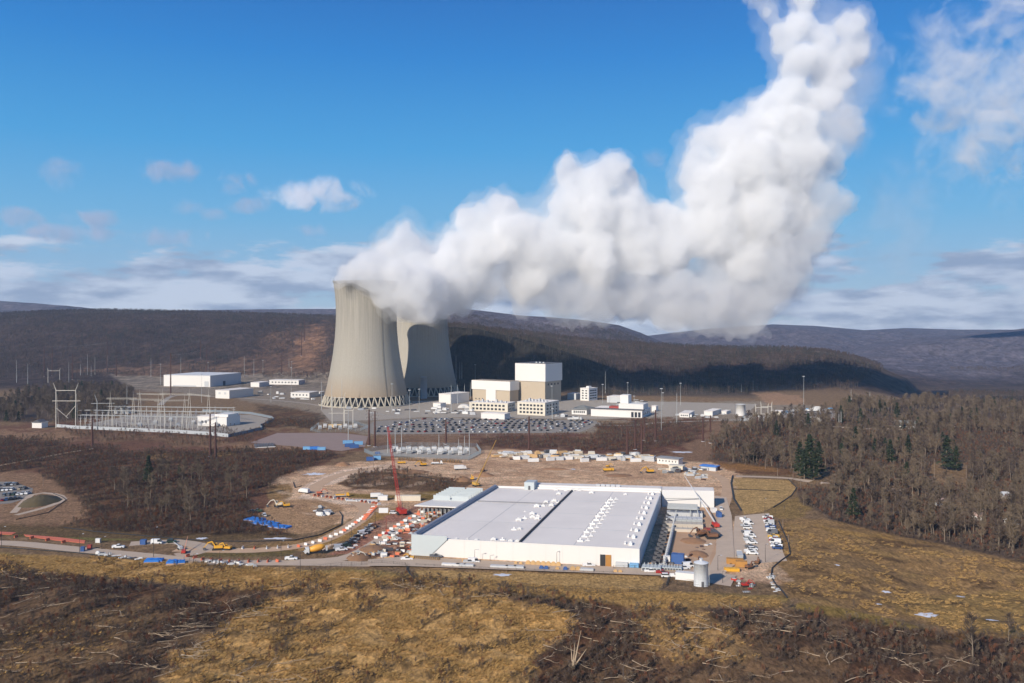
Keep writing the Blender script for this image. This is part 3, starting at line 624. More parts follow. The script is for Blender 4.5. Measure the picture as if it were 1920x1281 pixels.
def merge(name, *pairs):
    b = MB(); ms = []
    for k, (mb, mt) in enumerate(pairs):
        o = len(b.v); b.v += mb.v; b.f += [tuple(i+o for i in f) for f in mb.f]; b.m += [k]*len(mb.f); ms.append(mt)
    return b.mesh(name, ms)
def scatter(name, P, sc, rz, idx, sources, label=None):
    """one stuff object: copies of the source meshes standing on the points P"""
    me = bpy.data.meshes.new(name); me.vertices.add(len(P)); me.vertices.foreach_set('co', np.asarray(P, np.float32).ravel())
    for nm, ty, v in (('sc', 'FLOAT', sc), ('rz', 'FLOAT', rz), ('ix', 'INT', idx)):
        a = me.attributes.new(nm, ty, 'POINT'); a.data.foreach_set('value', np.asarray(v, np.int32 if ty == 'INT' else np.float32))
    me.update(); o = link(name, me); g = bpy.data.node_groups.new(name, 'GeometryNodeTree')
    g.interface.new_socket('Geometry', in_out='INPUT', socket_type='NodeSocketGeometry'); g.interface.new_socket('Geometry', in_out='OUTPUT', socket_type='NodeSocketGeometry')
    gi = g.nodes.new('NodeGroupInput'); go = g.nodes.new('NodeGroupOutput'); io = g.nodes.new('GeometryNodeInstanceOnPoints'); jn = g.nodes.new('GeometryNodeJoinGeometry')
    for s in sources[::-1]:
        so_ = bpy.data.objects.new(s.name+'_pattern', s); oi = g.nodes.new('GeometryNodeObjectInfo'); oi.inputs['Object'].default_value = so_; oi.inputs['As Instance'].default_value = True
        g.links.new(oi.outputs['Geometry'], jn.inputs[0])
    def at(nm, ty):
        n = g.nodes.new('GeometryNodeInputNamedAttribute'); n.data_type = ty; n.inputs[0].default_value = nm; return n.outputs[0]
    cx = g.nodes.new('ShaderNodeCombineXYZ'); g.links.new(at('rz', 'FLOAT'), cx.inputs[2]); er = g.nodes.new('FunctionNodeEulerToRotation'); g.links.new(cx.outputs[0], er.inputs[0])
    c3 = g.nodes.new('ShaderNodeCombineXYZ'); a = at('sc', 'FLOAT')
    for k in range(3): g.links.new(a, c3.inputs[k])
    io.inputs['Pick Instance'].default_value = True
    g.links.new(gi.outputs[0], io.inputs['Points']); g.links.new(jn.outputs[0], io.inputs['Instance']); g.links.new(at('ix', 'INT'), io.inputs['Instance Index'])
    g.links.new(er.outputs[0], io.inputs['Rotation']); g.links.new(c3.outputs[0], io.inputs['Scale']); g.links.new(io.outputs[0], go.inputs[0])
    md = o.modifiers.new('scatter', 'NODES'); md.node_group = g; return tag(o, label, kind='stuff')
def sample(n, y0, y1, u0, u1, dens, seed):
    """random ground points, even per square metre, kept with probability dens(px, py, x, y)"""
    rg = np.random.default_rng(seed); y = np.sqrt(rg.uniform(y0**2, y1**2, n)); u = rg.uniform(u0, u1, n); x = u*y; z = height(x, y)
    px = 960+F*u; py = HY-F*(z-CAMZ)/y; k = rg.uniform(0, 1, n) < dens(px, py, x, y)
    return np.stack([x, y, z], 1)[k], rg
J = lambda x, y, a: (fbm(x, y, 24, 4, 41)-0.5)*a
# hill forests
HT = [merge('hill_tree', (t, HBARK), (c, HTWIG)) for t, c in [bare_tree(100+i, 13, 0.34, 9, 5, 0.5) for i in range(5)]]
HT += [merge('hill_pine', (t, HBARK), (c, HGREEN)) for t, c in [pine(120+i, 13, 3.6, 34) for i in range(2)]]
CLEAR = [[(540,700),(548,650),(575,612),(600,600),(614,604),(612,640),(596,700)], [(395,705),(410,680),(520,668),(600,668),(600,705)], [(130,700),(200,688),(330,684),(360,705)]]
def hill_dens(px, py, x, y):
    d = np.where(height(x, y) > np.where(px > 1780, -60, np.where(px > 1000, 0.3, 1.5)), 1.0, 0.0)
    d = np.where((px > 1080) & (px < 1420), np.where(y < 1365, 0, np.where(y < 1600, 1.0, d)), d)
    d = np.where((y < 1440) & ((px < 1080) | (px > 1420)), 0, d)
    for c in CLEAR: d = d*(1-0.93*region(px, py, c, 6, J(x, y, 20)))
    d = d*(1-region(px, py, [(1410,736),(1500,742),(1510,754),(1440,758)], 4, J(x, y, 16)))
    return d*np.clip(0.35+1.3*fbm(x, y, 90, 3, 77), 0, 1)
P, rg = sample(68000, 1365, 3300, -0.66, 0.70, hill_dens, 1)
px_ = 960+F*P[:, 0]/P[:, 1]; ev = (fbm(P[:, 0], P[:, 1], 120, 3, 55) > np.where((px_ > 740) & (px_ < 1110) & (P[:, 1] < 1950), 0.0, np.where((px_ > 1000) & (px_ < 1700), 0.50, 0.64))) & (rg.uniform(0, 1, len(P)) < 0.8)  # extra dark pines on the near hill stand in for plume shade
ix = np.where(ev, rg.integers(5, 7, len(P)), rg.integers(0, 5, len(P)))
scatter('hill_woodland', P, rg.uniform(0.55, 1.15, len(P)), rg.uniform(0, 6.28, len(P)), ix, HT)
# low ground woods: the nearest and best seen trees are things, the rest is one mass
TV = [bare_tree(200+i, 15.0, 0.30+0.05*(i % 3), 34, 13, 0.14) for i in range(6)]
PV = [pine(230+i, 17.0, 5.0, 260) for i in range(2)]
TVM = [merge('wood_tree', (t, BARK), (c, TWIG2 if i % 3 == 2 else TWIG)) for i, (t, c) in enumerate(TV)]
PVM = [merge('wood_pine', (t, BARK), (c, NEED)) for t, c in PV]
def wood_dens(px, py, x, y):
    return wood_zone(px, py, J(x, y, 26))*np.clip((fbm(x, y, 38, 3, 87)-0.36)*6, 0.06, 1)
P, rg = sample(22000, 265, 1500, -0.66, 0.70, wood_dens, 2)
pxx = 960+F*P[:, 0]/P[:, 1]; pyy = HY-F*(P[:, 2]-CAMZ)/P[:, 1]
inside = (pxx > -20) & (pxx < 1940) & (pxx > 1300)
order = np.argsort(np.where(inside, P[:, 1], 1e9)); near = order[:250]
rest = np.setdiff1d(np.arange(len(P)), near)
scr = 0.4+0.85*rg.uniform(0, 1, len(P))**0.8; rzr = rg.uniform(0, 6.28, len(P))
scatter('woodland', P[rest], scr[rest], rzr[rest], np.where(rg.uniform(0, 1, len(rest)) < 0.045, 6, rg.integers(0, 6, len(rest))), TVM+PVM[:1])
protos = []
for i, (t, c) in enumerate(TV):
    r = thing('bare_tree', (0, 0, 0), 0, 'x', 'tree'); t.build('trunk', BARK, r); c.build('crown', TWIG2 if i % 3 == 2 else TWIG, r); protos.append(r)
used = set()
def put(k, protos, loc, rz, label, group, sc=1.0):
    pr_ = protos[k]
    if pr_.name not in used:
        used.add(pr_.name); pr_.location = loc; pr_.rotation_euler[2] = rz; pr_.scale = (sc, sc, sc); pr_['label'] = label
        if group: pr_['group'] = group
        return pr_
    return dup(pr_, loc, rz, label, sc, group)
for q, i in enumerate(near):
    if pxx[i] > 1780 and pyy[i] > 1190: lb, gr = 'bare leafless tree of the thicket in the bottom right corner', 'bare trees of the bottom right thicket'
    elif pyy[i] > 960: lb, gr = 'bare leafless tree at the near edge of the wood above the grassy bank', 'bare trees along the near edge of the right wood'
    else: lb, gr = 'bare leafless tree deeper in the wood right of the white data hall', 'bare trees inside the right wood'
    put(q % 6, protos, tuple(P[i]), rzr[i], lb, gr, scr[i]*(0.6 if pyy[i] > 1190 else 1))
pp = []
for t, c in PV:
    r = thing('pine_tree', (0, 0, 0), 0, 'x', 'tree'); t.build('trunk', BARK, r); c.build('crown', NEED, r); pp.append(r)
for k, (px, py, s, lb) in enumerate([(1500,893,1.05,'dark evergreen at the left end of the dark clump, nearest the grass basin'),(1518,890,1.25,'tallest dark evergreen of the clump above the grass basin'),(1535,892,1.05,'dark evergreen at the right end of the clump above the basin'),(1508,899,0.9,'short dark evergreen in front of the tall clump above the basin'),
    (1526,900,0.85,'small dark evergreen at the right front of the clump above the basin'),(1775,882,1.2,'big dark spruce standing alone in the right wood'),(1793,884,0.85,'smaller dark evergreen touching the right side of the big lone spruce'),(1578,872,0.75,'small dark pine between the evergreen clump and the lone spruce'),
    (1640,858,0.7,'small dark pine farther back, right of the evergreen clump'),(1700,908,0.7,'low dark evergreen left of the big lone spruce'),(12,792,0.6,'dark evergreen at the far left edge beside the green field'),(35,790,0.5,'small evergreen right of the one at the far left edge'),(1600,972,0.75,'dark evergreen under the bare trees at the near wood edge')]):
    g_ = G(px, py); put(k % 2, pp, g_, k*1.3, lb, 'dark evergreens of the low ground', s*1.4)
# single trees and shrubs that stand clear
SM = [bare_tree(300+i, 4.0, 0.5, 16, 7, 0.11) for i in range(4)]
for _, c in SM: 
    pass
SMM = [merge('shrub', (t, TWIG2), (c, m_)) for (t, c), m_ in zip(SM, (TWIG2, TWIG, REDB, TWIG2))]
sp_ = []
for (t, c), m_ in zip(SM[:2], (TWIG2, TWIG)):
    r = thing('shrub', (0, 0, 0), 0, 'x', 'shrub'); t.build('stem', TWIG2, r); c.build('crown', m_, r); sp_.append(r)
SHR = [(1763,1060,1.0,'roundest dark shrub on the grassy bank below the wood'),(1802,1072,.8,'dark shrub down and right of the roundest one on the bank'),(1832,1080,.8,'reddish shrub, third along the row on the bank'),(1636,1034,.6,'small dark shrub alone in the middle of the upper bank'),
 (1716,1022,.8,'shrub at the wood edge above the bank'),(1806,1042,.9,'shrub at the foot of the wood, right part'),(1862,1058,.9,'low shrub close to the wood at the right'),(1880,1080,.7,'low shrub near the right edge of the bank'),(1700,1150,1.0,'twiggy shrub beside the largest snow patch'),(1640,1092,.6,'low shrub on the middle of the bank'),
 (1600,1140,.9,'shrub where the mown strip meets the bank'),(1470,960,1.0,'shrub below the curved basin fence'),(1500,962,1.1,'right one of the two shrubs below the curved basin fence'),(160,880,.9,'pale stemmed shrub near the brown pole'),(350,935,1.0,'tall pale shrub amid the left thicket'),(380,900,1.0,'pale shrub near the top of the left thicket')]
for k, (px, py, s, lb) in enumerate(SHR): put(k % 2, sp_, G(px, py), k*2.1, lb, 'shrubs that stand clear', s*1.0)
for k, (px, py, s, lb) in enumerate([(1507,948,.62,'thin bare tree standing alone right of the lot lamps'),(338,930,.8,'tall pale barked bare tree in the left thicket'),(198,915,.65,'bare tree at the left border of the left thicket'),(378,895,.6,'bare tree with pale trunk behind the tall one of the left thicket'),(1602,936,.85,'pale trunked bare tree rising from the wood edge by the road'),
   (1824,1240,1.1,'tall bare tree leaning over the bottom right thicket')]):
    put(k, protos, G(px, py), k*1.7, lb, 'single bare trees', s)
# brush: nobody could count it
def brush_dens(px, py, x, y):
    b = brush_zone(px, py, (J(x, y, 48)))
    gz = gold_zone(px, py, J(x, y, 48))*sst(0.56, 0.66, fbm(x*0.5+y*0.85, (y*0.5-x*0.85)*2.3, 11, 5, 91))*0.5
    uw = wood_zone(px, py, J(x, y, 26))*np.where(px > 1300, 0.75, 0.3)
    return np.maximum(gz, uw)+b*np.clip(sst(0.38, 0.62, fbm(x*0.55+y*0.83, (y*0.55-x*0.83)*3.2, 16, 5, 71))+0.12, 0, 1)
P, rg = sample(150000, 235, 1000, -0.66, 0.68, brush_dens, 4)
near_k = np.clip((P[:, 1]-250)/250, 0, 1)
scatter('brush', P-np.array([0, 0, 0.3]), rg.uniform(0.3, 0.8, len(P))*(0.75+0.6*near_k)*np.where(P[:, 1] < 370, 1.5, 1.1), rg.uniform(0, 6.28, len(P)), rg.integers(0, 4, len(P)), SMM)
# tussock grass
def tuft(seed, n, h, m_):
    rs = random.Random(seed); b = MB()
    for _ in range(n):
        a = rs.uniform(0, 6.283); r0 = rs.uniform(0, 0.35); p = Vector((r0*math.cos(a), r0*math.sin(a), -0.05)); l = h*rs.uniform(0.6, 1.2)
        q = p+Vector((math.cos(a)*l*0.7+0.35*l, math.sin(a)*l*0.7-0.2*l, l*rs.uniform(0.4, 0.8))); ribbon(b, p, q, 0.12, rs)
    return b.mesh('tuft', m_)
TU = [tuft(400+i, 22, 0.95, DEAD) for i in range(3)]
def grass_dens(px, py, x, y):
    j = J(x, y, 60); g = gold_zone(px, py, j)
    rb = region(px, py, [(1450,985),(1920,1060),(2300,1120),(2300,1230),(1840,1190),(1480,1120)], 14)
    m_ = region(px, py, [(-100,1030),(200,1055),(420,1072),(640,1068),(1250,1110),(1470,1125),(1500,1140),(700,1100),(380,1100),(-100,1070)], 8)
    return np.clip(g*sst(0.40, 0.62, fbm(x, y, 5, 4, 141))+rb*0.15*sst(0.45, 0.6, fbm(x, y, 9, 4, 151))+0.10*m_, 0, 1)
P, rg = sample(150000, 235, 470, -0.66, 0.66, grass_dens, 5)
scatter('grass', P, rg.uniform(0.5, 1.35, len(P)), rg.uniform(-0.7, 0.7, len(P)), rg.integers(0, 3, len(P)), TU)
# fallen, bleached logs
LOGV = []
for i in range(5):
    rs = random.Random(500+i); b = MB(); L = 7.0; p = Vector((-L/2, 0, 0.22)); r = 0.13; kinks = []
    for k in range(4):
        q = p+Vector((L/4, rs.uniform(-.45, .45), rs.uniform(-.03, .2))); b.bar(p, q, r, r*0.75, n=5); kinks.append(q); p = q; r *= 0.75
    br = MB()
    for k in range(3+i % 3):
        a = kinks[rs.randrange(1, 4)]; d = Vector((rs.uniform(0.3, 1.5), rs.choice((-1, 1))*rs.uniform(0.4, 1.4), rs.uniform(0.1, 0.7))); br.bar(a, a+d, 0.06, 0.02, n=3)
        br.bar(a+d*0.6, a+d*0.6+Vector((rs.uniform(.2, 1), rs.uniform(-.6, .6), .3)), 0.035, 0.015, n=3)
    r_ = thing('fallen_log', (0, 0, 0), 0, 'x', 'log'); b.build('trunk', LOGM, r_); br.build('branch', LOGM, r_); LOGV.append(r_)
def log_dens(px, py, x, y):
    a = region(px, py, [(960,1150),(1180,1135),(1500,1150),(1700,1190),(1830,1230),(1830,1300),(900,1300),(1010,1240)], 20)*0.6
    b = region(px, py, [(180,1250),(330,1150),(420,1120),(560,1095),(600,1110),(460,1170),(330,1270)], 14)*1.0
    c = region(px, py, [(430,1265),(520,1240),(640,1255),(600,1290),(430,1290)], 8)*1.0
    e = region(px, py, [(-20,1060),(90,1060),(160,1085),(60,1110),(-20,1100)], 8)*0.6
    f = region(px, py, [(600,1080),(800,1095),(1000,1120),(960,1140),(700,1110)], 8)*0.6
    g = region(px, py, [(-60,1100),(200,1110),(330,1140),(160,1270),(-60,1290)], 14)*0.25
    return np.clip(a*.75+b+c+e+f+g, 0, 1)
P, rg = sample(4600, 248, 385, -0.62, 0.58, log_dens, 6)
P = P[:290]
for i, p in enumerate(P):
    px = 960+F*p[0]/p[1]; py = HY-F*(p[2]-CAMZ)/p[1]
    if px < 700: lb, gr = ('bleached fallen log on the brown slope in the lower left', 'fallen logs of the lower left slope')
    elif px < 1280: lb, gr = ('bleached fallen log in the brown brush at the bottom, near the split dead stump', 'fallen logs of the bottom middle')
    else: lb, gr = ('bleached fallen log in the cleared brush at the lower right', 'fallen logs of the lower right')
    an = rg.normal(-0.2, 0.8) if px > 700 else rg.normal(0.1, 0.6)
    put(i % 5, LOGV, (p[0], p[1], p[2]+0.25), an+(math.pi if i % 3 == 0 else 0), lb, gr, float(rg.uniform(0.55, 1.5)))
# split dead stump at the bottom
b = MB(); g_ = G(1075, 1252)
for dx, dz, tilt in ((0, 8.0, 0.5), (0.5, 12, 2.0), (-0.5, 6.8, -0.3), (0.9, 6, 3.4)): b.bar((dx*0.4, 0, 0.5), (dx+tilt, 0.3, dz), 0.30, 0.06, n=6)
b.bar((0, 0, -0.5), (0, 0, 2.5), 0.75, 0.5, n=8)
r_ = thing('dead_tree', g_, 0, 'tall split dead trunk with pale splinters standing at the bottom', 'dead tree'); b.build('trunk', LOGM, r_)
b = MB()
for k in range(14):
    rs = random.Random(k); a = rs.uniform(0, 6.28); b.bar((0, 0, rs.uniform(0.5, 2.4)), (3.4*math.cos(a), 1.8*math.sin(a), rs.uniform(0.1, 3.6)), 0.08, 0.03, n=3)
b.build('branch', TWIG2, r_)
b = MB(); b.bar((0, 0, -0.4), (0.2, 0, 5.5), 0.28, 0.1, n=5); c = MB()

r_ = thing('dead_tree', G(1168, 1274), 0, 'dark forked dead snag right of the split pale trunk', 'dead tree'); b.build('trunk', TWIG2, r_)
for s_ in (-1, 1, -.5, .7): MB().bar((0.1, 0, 3.0+s_*0.4), (s_*2.2, 0.3, 6.5), 0.1, 0.04, n=3).build('branch', TWIG2, r_)
# snow remnants
SNOWM = mat('old_snow', (0.6, 0.62, 0.68), 0.8, var=0.06)
for k, (px, py, w, h_, lb) in enumerate([(1430,1154,22,6,''),]): pass
for k, (px, py, w, h_, lb) in enumerate([(1736,1153,34,7,'largest ragged snow patch near the mown strip at the right'),(1862,1163,22,4,'snow patch in the brush at the right edge'),(1802,1119,16,3,'flat snow strip on the bank near the right edge'),(1662,1110,14,3,'thin snow streak in the dark grass of the bank'),(1648,1133,10,2,'tiny snow fleck by the mown strip'),
   (942,1078,34,4,'pale snow patch in the fenced grass basin before the hall'),(590,889,36,4,'snow patch beside the haul road bend'),(520,1010,40,3,'snow remnants below the blue tarps'),(378,1010,18,3,'snow remnant along the black silt fence'),(965,1108,0,0,''),(1075,880,8,1.5,'white patch on the dirt behind the hall'),(1276,848,34,2.4,'snow covered puddle between the brown poles'),(1570,1060,8,1.5,'fleck of snow on the upper bank')]):
    if not w: continue
    g_ = G(px, py); s = g_.y/F; rs = random.Random(600+k); b = MB(); n = 26; ring = []
    for q in range(n):
        a = 2*math.pi*q/n; rr = rs.uniform(0.45, 1.0); ring.append((w*.75*s*rr*math.cos(a), h_*.75*s*rr*math.sin(a)*g_.y/CAMZ))
    vs = [(x, y, hz(g_.x+x, g_.y+y)-g_.z+0.06) for x, y in ring]+[(x*0.5, y*0.5, hz(g_.x+x*.5, g_.y+y*.5)-g_.z+0.12) for x, y in ring]
    b.add(vs, [(q, (q+1) % n, n+(q+1) % n, n+q) for q in range(n)]+[tuple(range(n, 2*n))]); o = b.build('snow_patch', SNOWM, None); o.location = g_; tag(o, lb, 'snow', 'remnants of snow')
# ================================================================ structures laid on the ground
def sheet(name, pts, matl, lift=0.05, steps=6.0, label=None):
    """a flat pavement whose outline is given by ground points seen at photo pixels"""
    P = [G(*p) for p in pts]; b = MB(); z = max(p.z for p in P)
    b.add([(p.x, p.y, z+lift) for p in P], [tuple(range(len(P)))]); o = b.build(name, matl); return tag(o, label, kind='structure')
def strip(name, pts, w, matl, lift=0.06, kind='structure'):
    """a road of width w metres along a line of photo pixels"""
    P = [G(*p) for p in pts]; Q = []
    for i in range(len(P)-1):
        n = max(2, int((P[i+1]-P[i]).length/8))
        for k in range(n):
            t = k/n; p0 = P[max(i-1, 0)]; p1 = P[i]; p2 = P[i+1]; p3 = P[min(i+2, len(P)-1)]
            q = 0.5*((2*p1)+(p2-p0)*t+(2*p0-5*p1+4*p2-p3)*t*t+(3*p1-p0-3*p2+p3)*t**3); Q.append(q)
    Q.append(P[-1]); vs = []
    for i, q in enumerate(Q):
        d = (Q[min(i+1, len(Q)-1)]-Q[max(i-1, 0)]); n = Vector((-d.y, d.x, 0)).normalized()*w/2
        for s in (-1, -0.33, 0.33, 1): 
            p = q+n*s; vs.append((p.x, p.y, hz(p.x, p.y)+lift))
    b = MB(); b.add(vs, [(i*4+j, i*4+j+1, i*4+j+5, i*4+j+4) for i in range(len(Q)-1) for j in range(3)]); o = b.build(name, matl)
    return (tag(o, kind=kind) if kind else o), Q
ASP = mat('asphalt', srgb(130,122,114), 0.95, var=0.18, scale=0.12); ASP2 = mat('pale_road', srgb(182,162,142), 0.95, var=0.15, scale=0.15)
GRV = mat('gravel_grey', srgb(154,144,132), 0.95, var=0.15, scale=0.2); ROADP = mat('haul_road', srgb(190,158,128), 0.95, var=0.16, scale=0.15)
PADM = mat('yard_dirt', srgb(176,142,112), 0.95, var=0.25, scale=0.08); MARK = mat('road_paint', (0.75, 0.75, 0.72), 0.7)
WHITE = mat('white_panel', (0.68, 0.67, 0.65), 0.6, var=0.05, scale=0.05); WARMW = mat('white_wall', (0.68, 0.655, 0.62), 0.6, var=0.05, scale=0.04)
ROOFM = mat('membrane_roof', (0.72, 0.665, 0.61), 0.8, var=0.14, scale=0.045); TANW = mat('tan_concrete', srgb(180,165,144), 0.9, var=0.06, scale=0.05)
BLUEG = mat('grey_green_panel', srgb(182,189,190), 0.6, var=0.04); GALV = mat('galvanised_steel', srgb(176,178,176), 0.5, 0.3); DGLASS = mat('dark_glass', (0.03, 0.035, 0.045), 0.15)
RUSTM = mat('weathering_steel', srgb(78,50,42), 0.85); LGREY = mat('light_grey', (0.48, 0.49, 0.50), 0.7, var=0.08); DGREY = mat('dark_grey', (0.09, 0.09, 0.10), 0.8)
REDM = mat('crane_red', srgb(172,50,40), 0.5); YEL = mat('machine_yellow', srgb(214,160,48), 0.5, var=0.1); ORG = mat('barrier_orange', srgb(200,106,72), 0.6, var=0.1)
BLU = mat('blue_paint', srgb(56,88,142), 0.5); TARP = mat('tarp_blue', srgb(48,116,196), 0.5, var=0.15, scale=0.8); LBLU = mat('pale_blue', srgb(110,160,200), 0.6); RUBB = mat('rubber', (0.02, 0.02, 0.022), 0.9)
WOODM = mat('reel_wood', srgb(196,160,112), 0.8, var=0.12, scale=0.8); BLACK = mat('black_steel', (0.025, 0.025, 0.027), 0.7); CREAM = mat('cream', srgb(208,199,182), 0.7, var=0.06)
BRICK = mat('brick_red', srgb(150,62,56), 0.85); GRN = mat('dark_green', srgb(48,70,48), 0.8); DOORM = mat('door_ochre', srgb(170,122,62), 0.8)

sheet('parking_lot', [(702,790),(800,784),(1116,789),(1126,794),(1086,811),(700,815),(680,803)], ASP, 0.06)
sheet('plant_yard', [(600,768),(780,752),(1100,750),(1420,758),(1400,776),(1120,786),(800,782),(700,788),(620,790)], GRV, 0.04)
sheet('shift_lot', [(1452,772),(1545,768),(1582,774),(1560,792),(1470,794)], ASP, 0.05)
sheet('laydown_yard', [(470,830),(520,812),(640,812),(690,818),(684,838),(640,846),(560,838)], mat('mauve_gravel', srgb(138,118,110), 0.95, var=0.12, scale=0.1), 0.05)
sheet('trailer_lot', [(1378,968),(1442,962),(1470,1040),(1476,1052),(1380,1060),(1372,1030)], ASP2, 0.06)
sheet('service_road', [(1340,930),(1362,934),(1372,968),(1378,1060),(1340,1092),(1318,1088),(1342,1040),(1345,980)], ASP2, 0.09)
sheet('gravel_yard', [(1262,950),(1338,952),(1344,1060),(1240,1062),(1236,1005)], PADM, 0.045)
sheet('gravel_apron', [(690,1052),(760,1046),(1200,1068),(1330,1072),(1380,1082),(1370,1100),(1240,1082),(760,1064),(690,1064)], ASP2, 0.07)
sheet('far_car_lot', [(-60,905),(20,903),(62,916),(58,932),(20,944),(-60,950)], ASP, 0.06)
strip('access_road', [(-160,1022),(0,1018),(140,1030),(280,1043),(400,1054),(560,1056),(700,1058)], 8.5, ASP2, 0.08)
strip('access_road', [(540,1054),(640,1048),(700,1022),(760,980),(790,962)], 8, ASP2, 0.11)
strip('haul_road', [(330,1030),(480,1032),(590,1018),(660,985),(688,958),(660,938),(600,930),(590,915),(640,890),(720,876),(800,878)], 9, ROADP, 0.06)
strip('side_apron', [(244,1020),(330,1016),(390,1030),(330,1042)], 9, ASP2, 0.07)
strip('perimeter_road', [(1300,1084),(1362,930),(1350,895),(1300,880)], 7, ROADP, 0.055)
strip('forest_road', [(1380,893),(1480,897),(1540,905),(1640,916),(1700,918)], 6, ASP2, 0.06)
strip('far_road', [(1440,788),(1560,800),(1640,805),(1700,803),(1800,800)], 7, ASP2, 0.2)
strip('ring_road', [(300,760),(330,742),(420,745),(560,755),(700,775),(1120,797),(1250,792),(1420,786)], 8, GRV, 0.10)
strip('access_track', [(-40,880),(60,862),(120,850),(172,842)], 5, mat('track', srgb(150,126,98), 0.95, var=0.2, scale=0.2), 0.07)
strip('mound_track', [(25,962),(60,928),(100,926),(120,936),(90,950),(30,966)], 4, ASP2, 0.07)

# ================================================================ buildings
def box_children(root, lst):
    for nm, dims, m in lst: MB().box(*dims).build(nm, m, root)
def corner_building(pl, pc, pr, pyb, pyt, rdeg):
    """base corner seen at (pc,pyb), its front reaching left to column pl and its flank right to column pr"""
    C = G(pc, pyb); r = R(rdeg); ul, ur = (pl-960)/F, (pr-960)/F; c, s = math.cos(r), math.sin(r)
    a = (C.x-ul*C.y)/(c+ul*s); b = (ur*C.y-C.x)/(s-ur*c); h = (pyb-pyt)*C.y/F
    return C, a, b, h                                  # local frame: x from -a to 0 along the front, y from 0 to b inward
def windows(root, x0, x1, z0, z1, nx, nz, y=-0.05, fill=0.6, fz=0.55, name='window', m=None, side=False):
    dx = (x1-x0)/nx; dz = (z1-z0)/nz
    b = MB(); 
    if side: b.box(0, 0.12, -dx*fill/2, dx*fill/2, -dz*fz/2, dz*fz/2)
    else: b.box(-dx*fill/2, dx*fill/2, -0.12, 0, -dz*fz/2, dz*fz/2)
    me = b.mesh(name, m or DGLASS)
    for i in range(nx):
        for j in range(nz):
            q = (x0+dx*(i+.5), z0+dz*(j+.5)); link(name, me, root, (y, q[0], q[1]) if side else (q[0], y, q[1]))
def cb(kind, label, cat, geo, rdeg, parts=None, group=None, wall=WARMW, roofm=ROOFM, over=0.4):
    C, a, b, h = corner_building(*geo, rdeg); root = thing(kind, (C.x, C.y, C.z), -R(rdeg), label, cat, group)
    MB().box(-a, 0, 0, b, -1, h).build('wall', wall, root)
    rf = MB(); rf.box(-a-over, over, -over, b+over, h, h+0.5); rf.build('roof', roofm, root)
    if parts: parts(root, a, b, h)
    return root
RD = 33
# reactor building
def reactor(root, a, b, h):
    t = h*0.53
    MB().box(-a-1.2, 1.2, -1.2, b+1.2, h*0.56, h+1).build('upper_cladding', WARMW, root)
    MB().box(-a-0.8, 0.8, -0.8, b+0.8, h+1, h+1.6).build('roof_edge', DGREY, root)
    MB().box(-a*0.72, -a*0.72+5, -0.3, 0, h*0.38, h*0.46).build('louvre', TANW, root)
    windows(root, b*0.1, b*0.9, h*0.44, h*0.52, 4, 1, 0.01, 0.35, 0.6, side=True)
    for k in range(3): MB().box(-a*0.25-6*k, -a*0.25-6*k+2.5, b*0.3, b*0.3+2.5, h+1.6, h+3).build('roof_vent', LGREY, root)
cb('reactor_building', 'tallest tan building of the plant with a big white clad top storey', 'building', (968, 1022, 1052, 757, 684, RD-0) if False else (968, 1022, 1052, 757, 684), RD, reactor, wall=TANW)
def turbine(root, a, b, h):
    MB().box(-a-1, 1, -1, b+1, h*0.60, h+0.8).build('upper_cladding', WARMW, root)
    MB().box(-a*0.62, -a*0.36, -1.3, 0, 0, h*0.62).build('white_panel', WARMW, root)
    MB().box(-a-0.5, 0.5, -0.5, b+0.5, h+0.8, h+1.2).build('roof_edge', mat('roof_tan', srgb(150,138,124), .9), root)
    windows(root, -a*0.95, -a*0.68, h*0.1, h*0.2, 3, 1, -0.02, 0.3, 0.6)
cb('turbine_building', 'lower tan building with white top band, left of the tallest one', 'building', (886, 956, 972, 757, 717), RD, turbine, wall=TANW)
def annex(n, m):
    def f(root, a, b, h):
        windows(root, -a*0.94, -a*0.06, h*0.08, h*0.92, n, m, -0.02, 0.62, 0.55)
        windows(root, b*0.08, b*0.92, h*0.1, h*0.9, 4, m, 0.01, 0.5, 0.5, side=True)
        for k in range(7): MB().box(-a*(0.1+k*0.12)-2, -a*(0.1+k*0.12), b*0.3, b*0.3+3, h+0.5, h+2+k % 3).build('roof_unit', LGREY, root)
    return f
cb('office_block', 'three storey cream office with rows of square dark windows before the tallest building', 'building', (970, 1022, 1048, 780, 756), RD-6, annex(7, 3), wall=CREAM)
cb('office_block', 'two storey cream office in front of the lower tan building', 'building', (880, 952, 966, 773, 757), RD-10, annex(9, 2), wall=CREAM)
cb('warehouse', 'low white shed with a flat roof in front of the cream offices', 'building', (902, 946, 956, 787, 777), RD-8, None)
cb('service_building', 'white building behind the tall grey cylinder tank, left of the turbine building', 'building', (823, 845, 880, 758, 740), RD, None)
cb('service_building', 'small white equipment house left of the turbine building foot', 'building', (812, 826, 836, 764, 757), RD, None)
def longb(root, a, b, h):
    MB().box(-a*0.5, -a*0.02, b*0.25, b*0.8, h+0.5, h+7).build('upper_storey', WARMW, root)
    MB().box(-a*0.5, -a*0.34, b*0.4, b*0.75, h+7, h+17).build('stair_tower', WARMW, root)
    MB().box(-a*0.70, -a*0.51, b*0.3, b*0.6, h+0.5, h+3).build('red_roof_house', BRICK, root)
    MB().box(-a-0.8, 0.8, -0.8, b*0.24, h+0.5, h+1.1).build('roof_band', DGREY, root)
    windows(root, -a*0.22, -a*0.02, 0.2, h*0.85, 3, 1, -0.02, 0.7, 0.9, name='dock_door')
    windows(root, b*0.1, b*0.9, h*0.2, h*0.8, 4, 1, 0.01, 0.5, 0.5, side=True)
cb('service_building', 'long white building with grey roof band and a small red roofed house on it', 'building', (1108, 1204, 1220, 784, 771), 22, longb)
